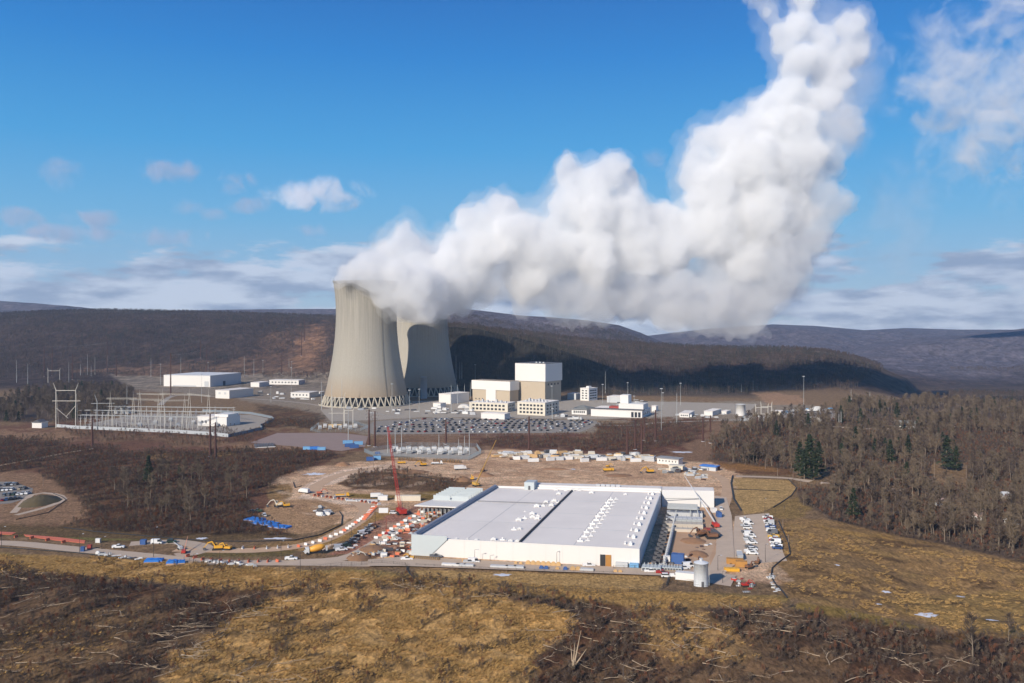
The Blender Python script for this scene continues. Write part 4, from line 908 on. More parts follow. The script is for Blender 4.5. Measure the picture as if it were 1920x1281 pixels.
def hip(root, a, b, h):
    MB().add([(-a-2,-2,h),(2,-2,h),(2,b+2,h),(-a-2,b+2,h),(-a*0.6,b*.5,h+4),(-a*0.4,b*.5,h+4)], [(0,1,5,4),(1,2,5),(2,3,4,5),(3,0,4),(3,2,1,0)]).build('hip_roof', mat('slate_grey', srgb(118,120,118), .9), root)
    windows(root, -a*0.9, -a*0.1, h*0.2, h*0.8, 6, 1, -0.02, 0.6, 0.7)
cb('entrance_building', 'low building with a grey hipped roof left of the long white one', 'building', (1072, 1100, 1112, 778, 768), 22, hip)
def offs(n, m):
    def f(root, a, b, h):
        windows(root, -a*0.9, -a*0.1, h*0.1, h*0.92, n, m, -0.02, 0.5, 0.45); windows(root, b*0.1, b*0.9, h*0.1, h*0.92, n+1, m, 0.01, 0.85, 0.4, side=True)
        MB().box(-a*0.6, -a*0.3, b*0.3, b*0.6, h+0.5, h+3).build('roof_unit', WHITE, root)
    return f
cb('office_tower', 'four storey white office with dark window bands behind the entrance building', 'building', (1088, 1104, 1120, 752, 729), 38, offs(2, 4))
cb('service_building', 'low grey shed joined to the left of the white office tower', 'building', (1064, 1080, 1090, 750, 739), 30, None, wall=LGREY)
cb('service_building', 'pale canopy building behind the long white one', 'building', (1138, 1168, 1180, 756, 745), 26, None, wall=LGREY)
cb('kiosk', 'small flat roofed white hut right of the long white building', 'hut', (1222, 1230, 1234, 772, 762), 26, None)
cb('guard_house', 'low dark fronted gatehouse right of the two tall light masts', 'building', (1274, 1292, 1302, 783, 776), 22, lambda r, a, b, h: windows(r, -a*.9, -a*.1, h*.2, h*.8, 4, 1))
cb('shed', 'long low white shed left of the white round tank', 'shed', (1320, 1336, 1352, 780, 772), 30, None)
cb('shed', 'small white shed between the long low shed and the white round tank', 'shed', (1353, 1362, 1370, 777, 772), 30, None)
cb('shed', 'low tan shed beside the small right switchyard', 'shed', (1450, 1464, 1472, 780, 772), 38, None, wall=CREAM)
def arch_tent(px0, px1, pyb, hpx, label):
    A = G(px0, pyb); B = G(px1, pyb); w = (B-A).length; s = A.y/F; b = MB(); pts = [(w/2-w/2*math.cos(math.pi*k/10), hpx*s*math.sin(math.pi*k/10)) for k in range(11)]
    b.prof(pts, 0, 14, ax='y'); r_ = thing('tent', A, math.atan2(B.y-A.y, B.x-A.x), label, 'tent'); b.build('cover', WARMW, r_); MB().box(w*.4, w*.6, -0.1, 0, 0, hpx*s*.6).build('door', LGREY, r_)
arch_tent(1506, 1555, 796, 13, 'long white arched tent at the edge of the far right lot')
arch_tent(858, 880, 765, 6, 'small white arched tent left of the cream offices')
# left warehouse and its neighbours
def whs(root, a, b, h):
    MB().box(-a*0.12, -a*0.03, -0.15, 0, 0, h*0.5).build('door', LGREY, root); MB().box(-a*0.8, -a*0.3, -0.12, 0, 0, h*0.12).build('base_band', LGREY, root)
    MB().box(0, 0.1, b*.4, b*.48, 0, h*.4).build('door', DGREY, root)
cb('warehouse', 'large white flat roofed warehouse at the left, behind the main switchyard', 'building', (307, 394, 452, 726, 705), 14, whs, roofm=WHITE)
cb('service_building', 'white fronted workshop with two round vents between warehouse and switchyard', 'building', (404, 430, 475, 748, 733), 22, lambda r, a, b, h: windows(r, -a*.9, -a*.1, h*.4, h*.9, 2, 1, fill=.4, m=LGREY, name='vent'), wall=WARMW)
cb('service_building', 'white workshop right of the big warehouse, with small units on its roof', 'building', (470, 486, 505, 726, 718), 16, None)
cb('trailer_office', 'long white trailer row right of the warehouse', 'trailer', (505, 560, 572, 722, 714), 12, lambda r, a, b, h: windows(r, -a*.95, -a*.05, h*.3, h*.8, 8, 1, fill=.4))
cb('trailer_office', 'pale trailer left of the front cooling tower, beside parked trucks', 'trailer', (545, 580, 598, 746, 737), 14, lambda r, a, b, h: windows(r, -a*.95, -a*.05, h*.3, h*.8, 5, 1, fill=.4))
cb('shed', 'low pale shed just left of the front cooling tower foot', 'shed', (585, 600, 608, 742, 736), 14, None)
cb('shed', 'tiny dark shed left of the main switchyard beside the green field', 'shed', (60, 78, 90, 803, 793), 10, lambda r, a, b, h: MB().add([(-a-.5,-.5,h),(-a-.5,b+.5,h),(.5,-.5,h),(.5,b+.5,h),(-a/2,-.5,h+3),(-a/2,b+.5,h+3)], [(0,4,5,1),(2,3,5,4),(0,2,4),(1,5,3)]).build('gable_roof', DGREY, r))
cb('control_building', 'white control house inside the right end of the main switchyard', 'building', (370, 425, 450, 800, 783), 16, lambda r, a, b, h: (MB().box(-a*.45, 0, b*.1, b*.9, h+.5, h+3).build('upper_block', WARMW, r), windows(r, -a*.9, -a*.5, h*.15, h*.7, 3, 1, fill=.3)))
# laydown row buildings
cb('site_office', 'white site office with a long grey roof behind the construction field', 'building', (1232, 1272, 1280, 873, 862), 34, lambda r, a, b, h: (windows(r, -a*.95, -a*.05, h*.35, h*.8, 6, 1, fill=.3)), roofm=mat('grey_roof', srgb(140,140,142), .8), over=0.9)
cb('box_trailer', 'long cream box trailer in front of the grey roofed site office', 'trailer', (1254, 1280, 1284, 885, 875), 26, None, wall=CREAM, roofm=CREAM)
cb('covered_shed', 'pale blue roofed shelter at the right end of the construction field', 'shelter', (1314, 1342, 1347, 884, 876), 32, None, wall=LGREY, roofm=TARP, over=1.0)
# houses in the right wood
def house(px, py, w, h, d, rz, label, wallm, roofm_):
    r_ = thing('house', G(px, py), R(rz), label, 'house', 'houses in the right wood'); MB().box(-w/2, w/2, 0, d, -1, h).build('wall', wallm, r_)
    MB().add([(-w/2-.5,-.5,h),(w/2+.5,-.5,h),(w/2+.5,d+.5,h),(-w/2-.5,d+.5,h),(-w/2-.5,d/2,h+w*.28),(w/2+.5,d/2,h+w*.28)], [(0,1,5,4),(2,3,4,5),(0,4,3),(1,2,5),(3,2,1,0)]).build('roof', roofm_, r_)
    windows(r_, -w*.45, w*.45, h*.3, h*.8, 3, 1, -0.02, .35, .8)
house(1829, 976, 7, 2.8, 7, -30, 'small white gabled house among the bare trees at the right', WHITE, mat('pinkish_roof', srgb(176,150,140), .9))
house(1768, 948, 6, 2.6, 5, 20, 'small dark shed with pale roof in a clearing of the wood', LGREY, mat('pinkish_roof', srgb(176,150,140), .9))
house(1892, 935, 6, 2.4, 7, -10, 'white house nearly hidden by trees at the right edge', WHITE, LGREY)
house(1700, 806, 20, 4, 10, -5, 'long grey roofed house on the far road behind the wood', WHITE, mat('slate_grey', srgb(118,120,118), .9))
house(1905, 985, 5, 2.2, 6, 15, 'white cottage low at the right edge behind tree trunks', WHITE, LGREY)
# tanks
def tank(px, pyb, pyt, wpx, label, m=WHITE, dome=0.5, ladder=True):
    C = G(px, pyb); s = C.y/F; r_ = wpx*s/2; C = Vector((C.x, C.y+r_, C.z)); h = (pyb-pyt)*s
    t = thing('storage_tank', C, 0, label, 'tank'); MB().lathe([(r_, -0.3), (r_, h), (r_+0.12, h), (r_+0.12, h+.15)], 40, cap=False).build('shell', m, t, True)
    MB().lathe([(r_+0.05, h+.12), (r_*0.6, h+dome*.7), (0.4, h+dome), (0.01, h+dome)], 40, cap=False).build('roof', m, t, True)
    if ladder:
        b = MB(); a = R(-20)
        for d in (-.3, .3): b.bar(((r_+.4)*math.cos(a)-d*math.sin(a), (r_+.4)*math.sin(a)+d*math.cos(a), 0), ((r_+.4)*math.cos(a)-d*math.sin(a), (r_+.4)*math.sin(a)+d*math.cos(a), h+1), 0.06)
        for k in range(int(h/0.5)): b.bar(((r_+.4)*math.cos(a)+.3*math.sin(a), (r_+.4)*math.sin(a)-.3*math.cos(a), k*.5+.3), ((r_+.4)*math.cos(a)-.3*math.sin(a), (r_+.4)*math.sin(a)+.3*math.cos(a), k*.5+.3), 0.04)
        b.build('ladder', GALV, t)
    return t, r_, h
t, r_, h = tank(1317.5, 1101, 1059, 27, 'tall white steel water tank beside the white hut at the lower right of the hall', mat('tank_white', (0.62, 0.64, 0.66), .45, var=.06), 0.9)
MB().lathe([(0.7, h+.7), (0.7, h+1.7), (0.8, h+1.7), (0.8, h+1.9)], 16).build('roof_hatch', LGREY, t)
b = MB()
for k in range(5): b.lathe([(r_+.03, h*(k+1)/6), (r_+.06, h*(k+1)/6+.03), (r_+.03, h*(k+1)/6+.08)], 40, cap=False)
b.build('seam_band', LGREY, t)
for k in range(12):
    a = 2*math.pi*k/12; MB().bar(((r_+.03)*math.cos(a), (r_+.03)*math.sin(a), 0), ((r_+.03)*math.cos(a), (r_+.03)*math.sin(a), h), .06).build('vertical_seam', LGREY, t)
MB().box(-.5, .5, -r_-.12, -r_+.2, 0, 2.2).build('door', DGREY, t)
tank(1391, 780, 759, 18, 'squat white round tank far right of the plant')
tank(794, 748, 708, 12.5, 'slim grey upright cylinder tank between the two cooling towers', LGREY)
for k, (px, lb) in enumerate([(217,'left of three grey round tanks behind the main switchyard'),(228,'middle of three grey round tanks behind the main switchyard'),(238,'right of three grey round tanks behind the main switchyard')]): tank(px, 776, 765-(k == 1)*3, 10, lb, LGREY, ladder=False)

# ================================================================ the data hall
A0, B0 = G(771.5, 1041), G(1199, 1065); HW = 8.7
def top_at(px, py, z): Y = F*(CAMZ-z)/(py-HY); return Vector(((px-960)/F*Y, Y, 0))
C0 = top_at(1240, 922, HW); D0 = top_at(929, 912.5, HW); A0.z = B0.z = 0
def Q(s, t): return A0*(1-s)*(1-t)+B0*s*(1-t)+C0*s*t+D0*(1-s)*t
hall = thing('data_hall', tuple(Q(.5, .5)), 0, 'huge flat white roofed data hall in the foreground of the picture', 'building'); HC = Q(.5, .5)
def L(v, z=0): return (v.x-HC.x, v.y-HC.y, z)
def quad_prism(cs, z0, z1): return MB().prism([(c.x-HC.x, c.y-HC.y) for c in cs], z0, z1)
quad_prism([A0, B0, C0, D0], -1, HW-0.9).build('wall', WARMW, hall)
roof = quad_prism([Q(.006, .005), Q(.994, .005), Q(.994, .995), Q(.006, .995)], HW-0.9, HW-0.45).build('roof', ROOFM, hall)
# parapets
e = 0.007
for cs, z1, m_ in (([Q(.17, 0), B0, Q(1, e), Q(.17, e)], HW, WARMW), ([Q(1-e, e), Q(1, e), C0, Q(1-e, 1)], HW, WHITE), ([Q(0, 1-e), Q(1-e, 1-e), Q(1-e, 1), D0], HW+0.6, WARMW), ([Q(0, e), Q(e*2, e), Q(e*2, 1-e), Q(0, 1-e)], HW+.2, WHITE)):
    quad_prism(cs, HW-0.9, z1).build('parapet', m_, hall)
# stepped grey-green panel at the left corner, sloping seam
uf = (B0-A0).normalized(); vf = Vector((-uf.y, uf.x, 0)); n_ = -vf
def FP(s, z, off=0.12): p = A0+(B0-A0)*s+n_*off; return L(p, z)
b = MB(); vs = [FP(0, -.3), FP(.083, -.3), FP(.163, HW-0.6), FP(.163, HW+1.3), FP(0, HW+1.3)]; vb = [FP(0, -.3, -.3), FP(.083, -.3, -.3), FP(.163, HW-0.6, -.3), FP(.163, HW+1.3, -.3), FP(0, HW+1.3, -.3)]
b.add(vs+vb, [(0,1,2,3,4), (9,8,7,6,5)]+[(k, 5+k, 5+(k+1) % 5, (k+1) % 5) for k in range(5)]); b.build('corner_panel', BLUEG, hall)
MB().bar(FP(.084, -.2, .16), FP(.164, HW-.5, .16), .1).build('seam', DGREY, hall)
for k in range(1, 12):
    s = .17+k*.072
    if s < .97: MB().bar(FP(s, 0, .02), FP(s, HW-.05, .02), .05).build('panel_joint', mat('joint_grey', (0.62, 0.60, 0.57), .8), hall)
MB().box(0, 2.4, -.08, .1, 0, 5.2).build('doorway', BLACK, hall); do = [c for c in hall.children if c.name.startswith('doorway')][0]
do.location = FP(.835, 0, .05); do.rotation_euler[2] = math.atan2(uf.y, uf.x)
do2 = MB().box(0, 2.6, -.2, .1, 0, 5.2).build('door', DOORM, hall); do2.location = FP(.858, 0, .05); do2.rotation_euler[2] = math.atan2(uf.y, uf.x)
# long grey gutter duct along the left roof edge, roof joints
MB().bar(L(Q(.005, .02), HW+.4), L(Q(.005, .985), HW+.4), 1.3, n=10).build('edge_duct', mat('duct_blue_grey', srgb(132,138,150), .55), hall)
def roofline(s0, t0, s1, t1, w, h, m_, nm='roof_joint'):
    a, c = Q(s0, t0), Q(s1, t1); d = (c-a).normalized(); n = Vector((-d.y, d.x, 0))*w/2
    MB().prism([(p.x-HC.x, p.y-HC.y) for p in (a-n, a+n, c+n, c-n)][::-1], HW-.46, HW-.45+h).build(nm, m_, roof)
roofline(.485, .01, .478, .985, .9, .7, BLACK, 'expansion_joint')
for t_ in (.30, .62, .64): roofline(.02, t_, .475, t_, .25, .03, mat('seam_grey', (0.38, 0.38, 0.39), .8))
for t_ in (.25, .50, .75): roofline(.49, t_, .98, t_, .3, .03, mat('seam_grey', (0.38, 0.38, 0.39), .8))
for s_ in (.245, .72): roofline(s_, .02, s_, .98, .22, .03, mat('seam_grey', (0.38, 0.38, 0.39), .8))
roofline(.03, .665, .455, .665, .7, .5, mat('joint_dark', (0.20, 0.20, 0.21), .8), 'expansion_joint')
b = MB().box(-1.9, 1.9, -1.1, 1.1, .25, 1.7).box(-2.1, -1.0, -1.3, 1.3, .0, .25).box(1.0, 2.1, -1.3, 1.3, 0, .25).box(-.7, .7, -.7, .7, 1.7, 2.3); b.lathe([(.5, 0), (.5, .5)], 12, (1.2, 0, 1.7))
UNIT = b.mesh('rooftop_unit', WHITE)
b = MB().box(-1.7, 1.7, -.8, .8, 0, .9).box(-.4, .4, -.4, .4, .9, 2.1).box(1.7, 3.2, -.25, .25, .2, .5); UNIT2 = b.mesh('rooftop_unit', WHITE)
hr = math.atan2(uf.y, uf.x)
def unit(s, t, me, rz=0, sc=1): 
    p = Q(s, t); o = link('rooftop_unit', me, roof, L(p, HW-.45), hr+rz); o.scale = (sc,)*3
for k in range(12): unit(.735+.005*(k % 2), .07+k*.066, UNIT2, 0, .85); unit(.765, .085+k*.066, UNIT2, .3, .6)
for k in range(10): unit(.955, .06+k*.098, UNIT, math.pi/2, .72); unit(.93, .07+k*.098, UNIT2, math.pi/2, .6)
for s, t, q, z_ in [(.36,.03,0,.9),(.40,.035,1,1),(.44,.02,0,.8),(.47,.02,0,.8),(.40,.19,1,1.1),(.42,.20,0,.8),(.37,.34,0,1.1),(.39,.38,1,1),(.42,.40,0,1),(.45,.38,0,.9),(.44,.43,1,.9),(.40,.46,0,1),(.38,.60,0,1.1),(.41,.62,1,1),(.45,.63,0,1),(.40,.70,0,.9),(.44,.72,0,1.1),(.47,.70,1,.9),(.20,.012,1,.7),(.25,.012,1,.7),(.29,.012,0,.6),
   (.42,.88,0,1),(.38,.97,0,.8),(.44,.965,1,.8),(.48,.97,0,.8),(.52,.975,0,.8),(.60,.93,0,1.0),(.35,.50,1,.5),(.80,.92,0,.7)]: unit(s, t, UNIT if q == 0 else UNIT2, 0 if q else .2, z_*.7)
# raised rear range, grey stair house and right hand wing
Rr = [top_at(1000, 912, HW), top_at(1238, 917, HW)]
def vol(nm, pts, z0, z1, m_): return quad_prism(pts, z0, z1).build(nm, m_, hall)
bk = vf*9
vol('rear_range', [Q(.24, 1.002), Q(1.0, 1.002), Q(1.0, 1.002)+bk, Q(.24, 1.002)+bk], -1, HW+1.6, WHITE)
vol('rear_roof', [Q(.245, 1.005), Q(.995, 1.005), Q(.995, 1.0)+bk*.98, Q(.245, 1.0)+bk*.98], HW+1.6, HW+1.75, ROOFM)
vol('stair_house', [Q(.19, .965), Q(.25, .965), Q(.25, 1.03), Q(.19, 1.03)], -1, HW+4.2, BLUEG)
Wd = C0+(C0-D0).normalized()*33
E1 = G(1339, 952); E1.z = 0
w0 = C0-vf*0.2; wing = [w0-vf*2.0+Vector((.5,0,0)), E1, E1+vf*12, w0+vf*10]
vol('wing', wing, -1, HW+1.2, WHITE); vol('wing_roof', [wing[0]*.99+wing[2]*.01, wing[1]*.99+wing[3]*.01, wing[2]*.99+wing[0]*.01, wing[3]*.99+wing[1]*.01], HW+1.2, HW+1.4, ROOFM)
for k in range(5):
    p = Q(.62+.03*k, 1.02); MB().box(-1.2, 1.2, -.8, .8, 0, 1.3).build('rear_roof_unit', LGREY, hall).location = L(p, HW+1.75)
MB().box(0, 1.2, -.15, 0, 0, 2.4).build('door', DGREY, hall).location = L(Q(.215, .963), HW-.45)
# pale loading canopy with its steel bents on the left side of the hall
cn = thing('canopy', tuple(Q(0, .62)), hr, 'white roofed steel canopy frame under construction, left of the hall', 'canopy')
cn.location.x -= 0; s_ = [Vector((-1.0, -9, 0)), Vector((-26, -9, 0)), Vector((-22, 9, 0)), Vector((-1.0, 9, 0))]
MB().prism([(-33, 1), (-2, 1), (-2, 16), (-28, 16)], 5.0, 5.7).build('deck', WARMW, cn)
pm = MB().bar((0, 0, -.5), (0, 0, 5.0), .22).mesh('post', GALV)
for i in range(11):
    for j in range(3): link('post', pm, cn, (-28+i*2.5, -3+j*6, 0))
fm = MB(); fm.box(-11, 11, -.35, .35, 5.7, 6.2).box(-11, -.6, -.28, .28, 6.2, 8.6).box(.6, 11, -.28, .28, 6.2, 8.6); fmm = fm.mesh('cooling_fin_row', BLUEG)
bm_ = MB().box(-11, 11, -1.3, 1.3, 5.7, 6.3).mesh('plinth', WHITE)
MB().prism([(-28, 16), (-2, 16), (-2, 48), (-24, 48)], 5.0, 5.7).build('deck', WARMW, cn)
for k in range(7): link('cooling_fin_row', fmm, cn, (-15.5+k*.35, 18+k*4.4, 0)); link('plinth', bm_, cn, (-15.5+k*.35, 20.2+k*4.4, 0))
for i in range(9): link('post', pm, cn, (-20+i*2.2, 20, 0))
# ================================================================ poles, lamps, wires
PCACHE = {}
def base_px(px, pyb, pyt):
    g = G(px, pyb); return g, (pyb-pyt)*g.y/F
def pole(px, pyb, pyt, kind, label, arm=True):
    g, h = base_px(px, pyb, pyt); h = round(h, 1)
    if kind == 'brown': nm, cat, gr, m, w = 'utility_pole', 'power pole', 'brown weathering steel power poles', RUSTM, 1.2
    elif kind == 'mast': nm, cat, gr, m, w = 'steel_mast', 'mast', 'pale steel masts', GALV, 0.42
    else: nm, cat, gr, m, w = 'light_pole', 'lamp post', 'light poles', GALV, 0.28
    if kind == 'wood': nm, cat, gr, m, w = 'utility_pole', 'power pole', 'thin wooden poles', mat('pole_wood', srgb(128,112,98), .9), 0.22
    if kind == 'black': nm, cat, gr, m, w = 'light_pole', 'lamp post', 'thin dark light poles of the near roads', BLACK, 0.13
    r_ = thing(nm, g, (px*7 % 10)*0.12, label, cat, gr)
    MB().bar((0, 0, -.5), (0, 0, h), w, w*0.45, n=8).build('post', m, r_)
    if kind == 'brown':
        if arm:
            b = MB()
            for z_, l in ((h*.97, 2.4), (h*.88, 3.0), (h*.79, 2.4)): b.bar((-l, 0, z_), (l, 0, z_+.25), .14)
            b.build('cross_arm', m, r_)
            for s_ in (-1, 1):
                for z_, l in ((h*.97, 2.4), (h*.88, 3.0), (h*.79, 2.4)): MB().bar((s_*l, 0, z_), (s_*l, 0, z_-1.3), .12, n=6).build('insulator', DGREY, r_)
        MB().lathe([(w+.5, -.4), (w+.5, .35)], 12).build('footing', LGREY, r_)
    elif kind == 'wood': MB().bar((-1.1, 0, h*.95), (1.1, 0, h*.95), .08).build('cross_arm', m, r_)
    elif kind == 'mast': MB().bar((0, 0, h), (0, 0, h+2), .06).build('lightning_rod', GALV, r_)
    elif kind == 'flood':
        b = MB()
        for k in range(8):
            a = math.pi/4*k; b.box(math.cos(a)*1.1-.35, math.cos(a)*1.1+.35, math.sin(a)*1.1-.3, math.sin(a)*1.1+.3, h-.3, h+.4)
        b.bar((-1.2, 0, h), (1.2, 0, h), .1).bar((0, -1.2, h), (0, 1.2, h), .1).build('lamp_head', LGREY, r_)
    else: MB().bar((0, 0, h), (1.4, 0, h+.15), .06).build('lamp_arm', m, r_); MB().box(1.2, 2.0, -.18, .18, h+.05, h+.25).build('lamp_head', LGREY, r_)
    return r_, g, h
TOPS = {}
def tops(k, r): TOPS[k] = (r[1], r[2])
BP = [(173,841,781,'lone thick brown pole left of the big thicket, standing on the track'),(320,742,662,'tall brown pole in front of the left warehouse'),(394,856,776,'left, thinner pole of the brown pair below the main switchyard'),(404,859,792,'right, thicker pole of the brown pair below the main switchyard'),
 (692,836,768,'left pole of the brown pair beside the blue containers'),(703,838,771,'right pole of the brown pair beside the blue containers'),(836,833,786,'brown pole just behind the near fenced substation'),(992,846,781,'lone brown pole in front of the parking lot'),
 (1176,853,799,'brown pole nearest the cluttered storage row, leftmost of its group'),(1191,843,787,'thin brown pole second from the left of the group of five'),(1203,858,794,'thickest brown pole in the middle of the group of five'),(1208,826,782,'short looking brown pole behind the thickest one'),(1229,827,769,'brown pole at the right end of the group of five'),
 (1318,828,781,'left pole of the brown pair at the tip of the right wood'),(1332,831,779,'right pole of the brown pair at the tip of the right wood'),(1420,812,782,'brown pole left of the small right switchyard legs'),(1469,800,784,'short brown pole right of the small right switchyard'),(1493,798,783,'short brown pole before the white arched tent'),
 (201,700,640,'tall dark pole at the far left behind the switchyard woods'),(83,706,648,'dark pole far left, left one of a pair against the hill'),(98,705,650,'dark pole far left, right one of a pair against the hill'),(136,712,664,'dark pole between two pale masts far left'),(218,706,672,'short dark pole on the cleared slope'),(376,672,640,'dark pole on the foot of the hill, left of centre'),(388,700,650,'dark pole behind the left warehouse'),(528,702,655,'dark pole on the cleared strip left of the front tower'),
 (565,668,621,'dark pole high on the cleared strip of the hill'),(571,640,600,'topmost dark pole of the cleared strip')]
for k, (px, b_, t_, lb) in enumerate(BP): tops(k, pole(px, b_, t_, 'brown', lb, arm=k != 2))
MP = [(31,718,676,'pale mast nearest the left edge, farther row'),(52,722,683,'second pale mast from the left edge'),(129,720,680,'pale mast left of the brushwood behind the switchyard'),(151,704,683,'short pale mast in the far left cleared area'),(164,703,665,'tall pale mast, left of a close pair, far left'),(178,703,670,'pale mast, right of a close pair, far left'),(202,699,667,'pale mast beside the tall dark pole'),
 (171,706,687,'small pale mast between the close pair far left'),(283,706,672,'pale mast left of the warehouse on the cleared slope'),(339,706,671,'pale mast just behind the warehouse roof'),(458,706,669,'pale mast right behind the big warehouse'),(476,705,674,'second pale mast right behind the big warehouse'),(542,690,672,'pale mast at the foot of the cleared strip'),
 (1269,794,738,'tall bare pale mast, right of the two flood light masts'),(603,768,716,'pale mast at the left foot of the front tower'),(641,768,713,'pale mast in front of the front tower'),(855,716,670,'thin mast right of the rear cooling tower, taller'),(862,712,682,'thin mast right of the rear tower, middle'),(866,711,680,'thin mast right of the rear tower, right'),
 (846,775,722,'pale mast left of the turbine building, first'),(858,758,722,'pale mast left of the turbine building, second'),(871,754,722,'pale mast left of the turbine building, third'),(882,748,718,'thin mast touching the turbine building'),(1135,738,697,'dark thin mast right of the office tower'),(1390,735,721,'short mast in the hill shade'),(1412,732,714,'taller mast in the hill shade'),(1596,750,732,'left one of two pale masts before the dark right hill'),(1631,752,736,'right one of two pale masts before the dark right hill'),
 (1857,764,752,'left one of a far pair of pale posts in the right valley'),(1862,765,751,'right one of a far pair of pale posts in the right valley'),(1573,797,776,'left thin mast right of the white tent'),(1577,797,772,'right thin mast right of the white tent'),(238,758,723,'pale mast rising behind the main switchyard')]
for px, b_, t_, lb in MP: pole(px, b_, t_, 'mast', lb)
FP_ = [(768,796,732,'tall flood light mast at the left end of the parking lot'),(786,775,730,'flood light mast between the towers and the parking lot'),(735,773,720,'flood light mast before the front tower'),(1240,807,729,'near tall flood light mast right of the long white building'),(1243,760,737,'far flood light mast behind the near one'),(1276,760,719,'flood light mast in the shade of the hill'),(1177,745,718,'flood light mast behind the long white building'),
 (1189,752,743,'low flood light behind the long white building'),(1507,772,706,'very tall flood light mast at the far right lot'),(1130,757,721,'flood light mast left of the long white building'),(1035,784,724,'flood light pole against the flank of the tallest building'),(891,716,686,'flood light mast behind the turbine building'),(301,722,683,'flood light mast left of the warehouse corner'),(493,700,676,'flood light mast right of the warehouse masts'),(390,699,680,'flood light mast right behind the warehouse'),(547,704,679,'flood light mast near the cleared strip foot'),
 (378,755,702,'flood light mast in front of the warehouse wall'),(546,740,690,'flood light mast by the pale trailers'),(508,755,725,'flood light mast by the left workshop'),(1036,788,766,'short flood light before the cream offices')]
for px, b_, t_, lb in FP_: pole(px, b_, t_, 'flood', lb)
BL = [(3,1026,988,'dark light pole nearest the left edge of the access road'),(149,1038,1002,'dark light pole beside the small blue cabin'),(191,1030,1008,'thin dark light pole behind the white pickup at the left'),(288,1045,990,'tall dark light pole beside the blue covered stacks'),(363,1056,1039,'short dark light pole right of the red lift'),(412,1066,1034,'dark light pole in front of the yellow excavator'),(527,1047,1016,'dark light pole beside the white pickup on the curve'),
 (622,1027,996,'dark light pole on the curved bank, left'),(659,1008,984,'dark light pole on the curved bank, middle'),(704,985,960,'dark light pole on the curved bank, right'),(890,1054,1031,'thin dark pole before the hall wall, left'),(919,1053,1042,'short dark post before the hall wall'),(1044,1059,1036,'thin dark pole before the hall wall, near the reels'),(1346,1071,1042,'dark light pole beside the service road'),(1355,1094,1072,'dark light pole right of the steel tank'),(1434,974,936,'dark light pole with round white lamps at the pickup lot'),(1435,1054,1022,'dark light pole at the near end of the pickup lot'),(563,1080,1035,'grey sign pole with a square panel beside the access road')]
for px, b_, t_, lb in BL: pole(px, b_, t_, 'black', lb)
WP = [(81,912,900,'thin wooden pole on the edge of the far left car lot'),(1458,895,878,'wooden pole at the orange grass field'),(1487,900,884,'wooden pole before the evergreens clump'),(1501,917,900,'wooden pole beside the fenced basin road'),(1435,880,858,'wooden pole at the back edge of the orange field'),(1752,902,860,'wooden pole left of the lone spruce'),(1812,898,872,'wooden pole right of the lone spruce'),(1468,990,974,'wooden pole at the top of the grassy bank'),(1478,1019,1003,'wooden pole beside the bank fence'),
 (1630,820,800,'wooden pole along the far road'),(1683,806,797,'wooden pole beside the grey roofed house'),(700,878,858,'thin pole left of the red crane'),(1048,846,830,'thin pole in the field before the parking lot'),(1120,800,780,'thin post at the corner of the parking lot'),(1165,820,803,'thin post on the brown slope, left'),(1323,838,822,'thin post near the tip of the wood')]
for px, b_, t_, lb in WP: pole(px, b_, t_, 'wood', lb)
def wire(a, b, sag, label, w=0.05, m=None):
    b_ = MB(); pts = [a.lerp(b, k/16)-Vector((0, 0, sag*4*(k/16)*(1-k/16))) for k in range(17)]
    for p, q in zip(pts, pts[1:]): b_.bar(p, q, w, n=3)
    o = b_.build('power_line', m or GALV); return tag(o, label, 'cable', 'power lines')
def tp(k, dx=0, f=.95): g, h = TOPS[k]; return Vector((g.x+dx, g.y, g.z+h*f))
for k, (a, b, dx, lb) in enumerate([(0,3,-2,'lower sagging wire from the lone left pole to the brown pair'),(0,3,2,'upper sagging wire from the lone left pole to the brown pair'),(4,6,0,'wire from the pair by the blue containers to the substation pole'),(6,7,0,'wire from the substation pole to the lone pole at the lot'),(7,9,0,'wire from the lone pole at the lot to the group of five'),(12,13,0,'wire from the group of five to the pair by the wood'),(18,19,0,'wire between the dark poles far left'),(1,24,0,'wire from the pole before the warehouse to the one behind it'),(14,15,0,'wire from the pair by the wood to the right switchyard')]):
    wire(tp(a, dx), tp(b, dx), 3, lb, 0.07)

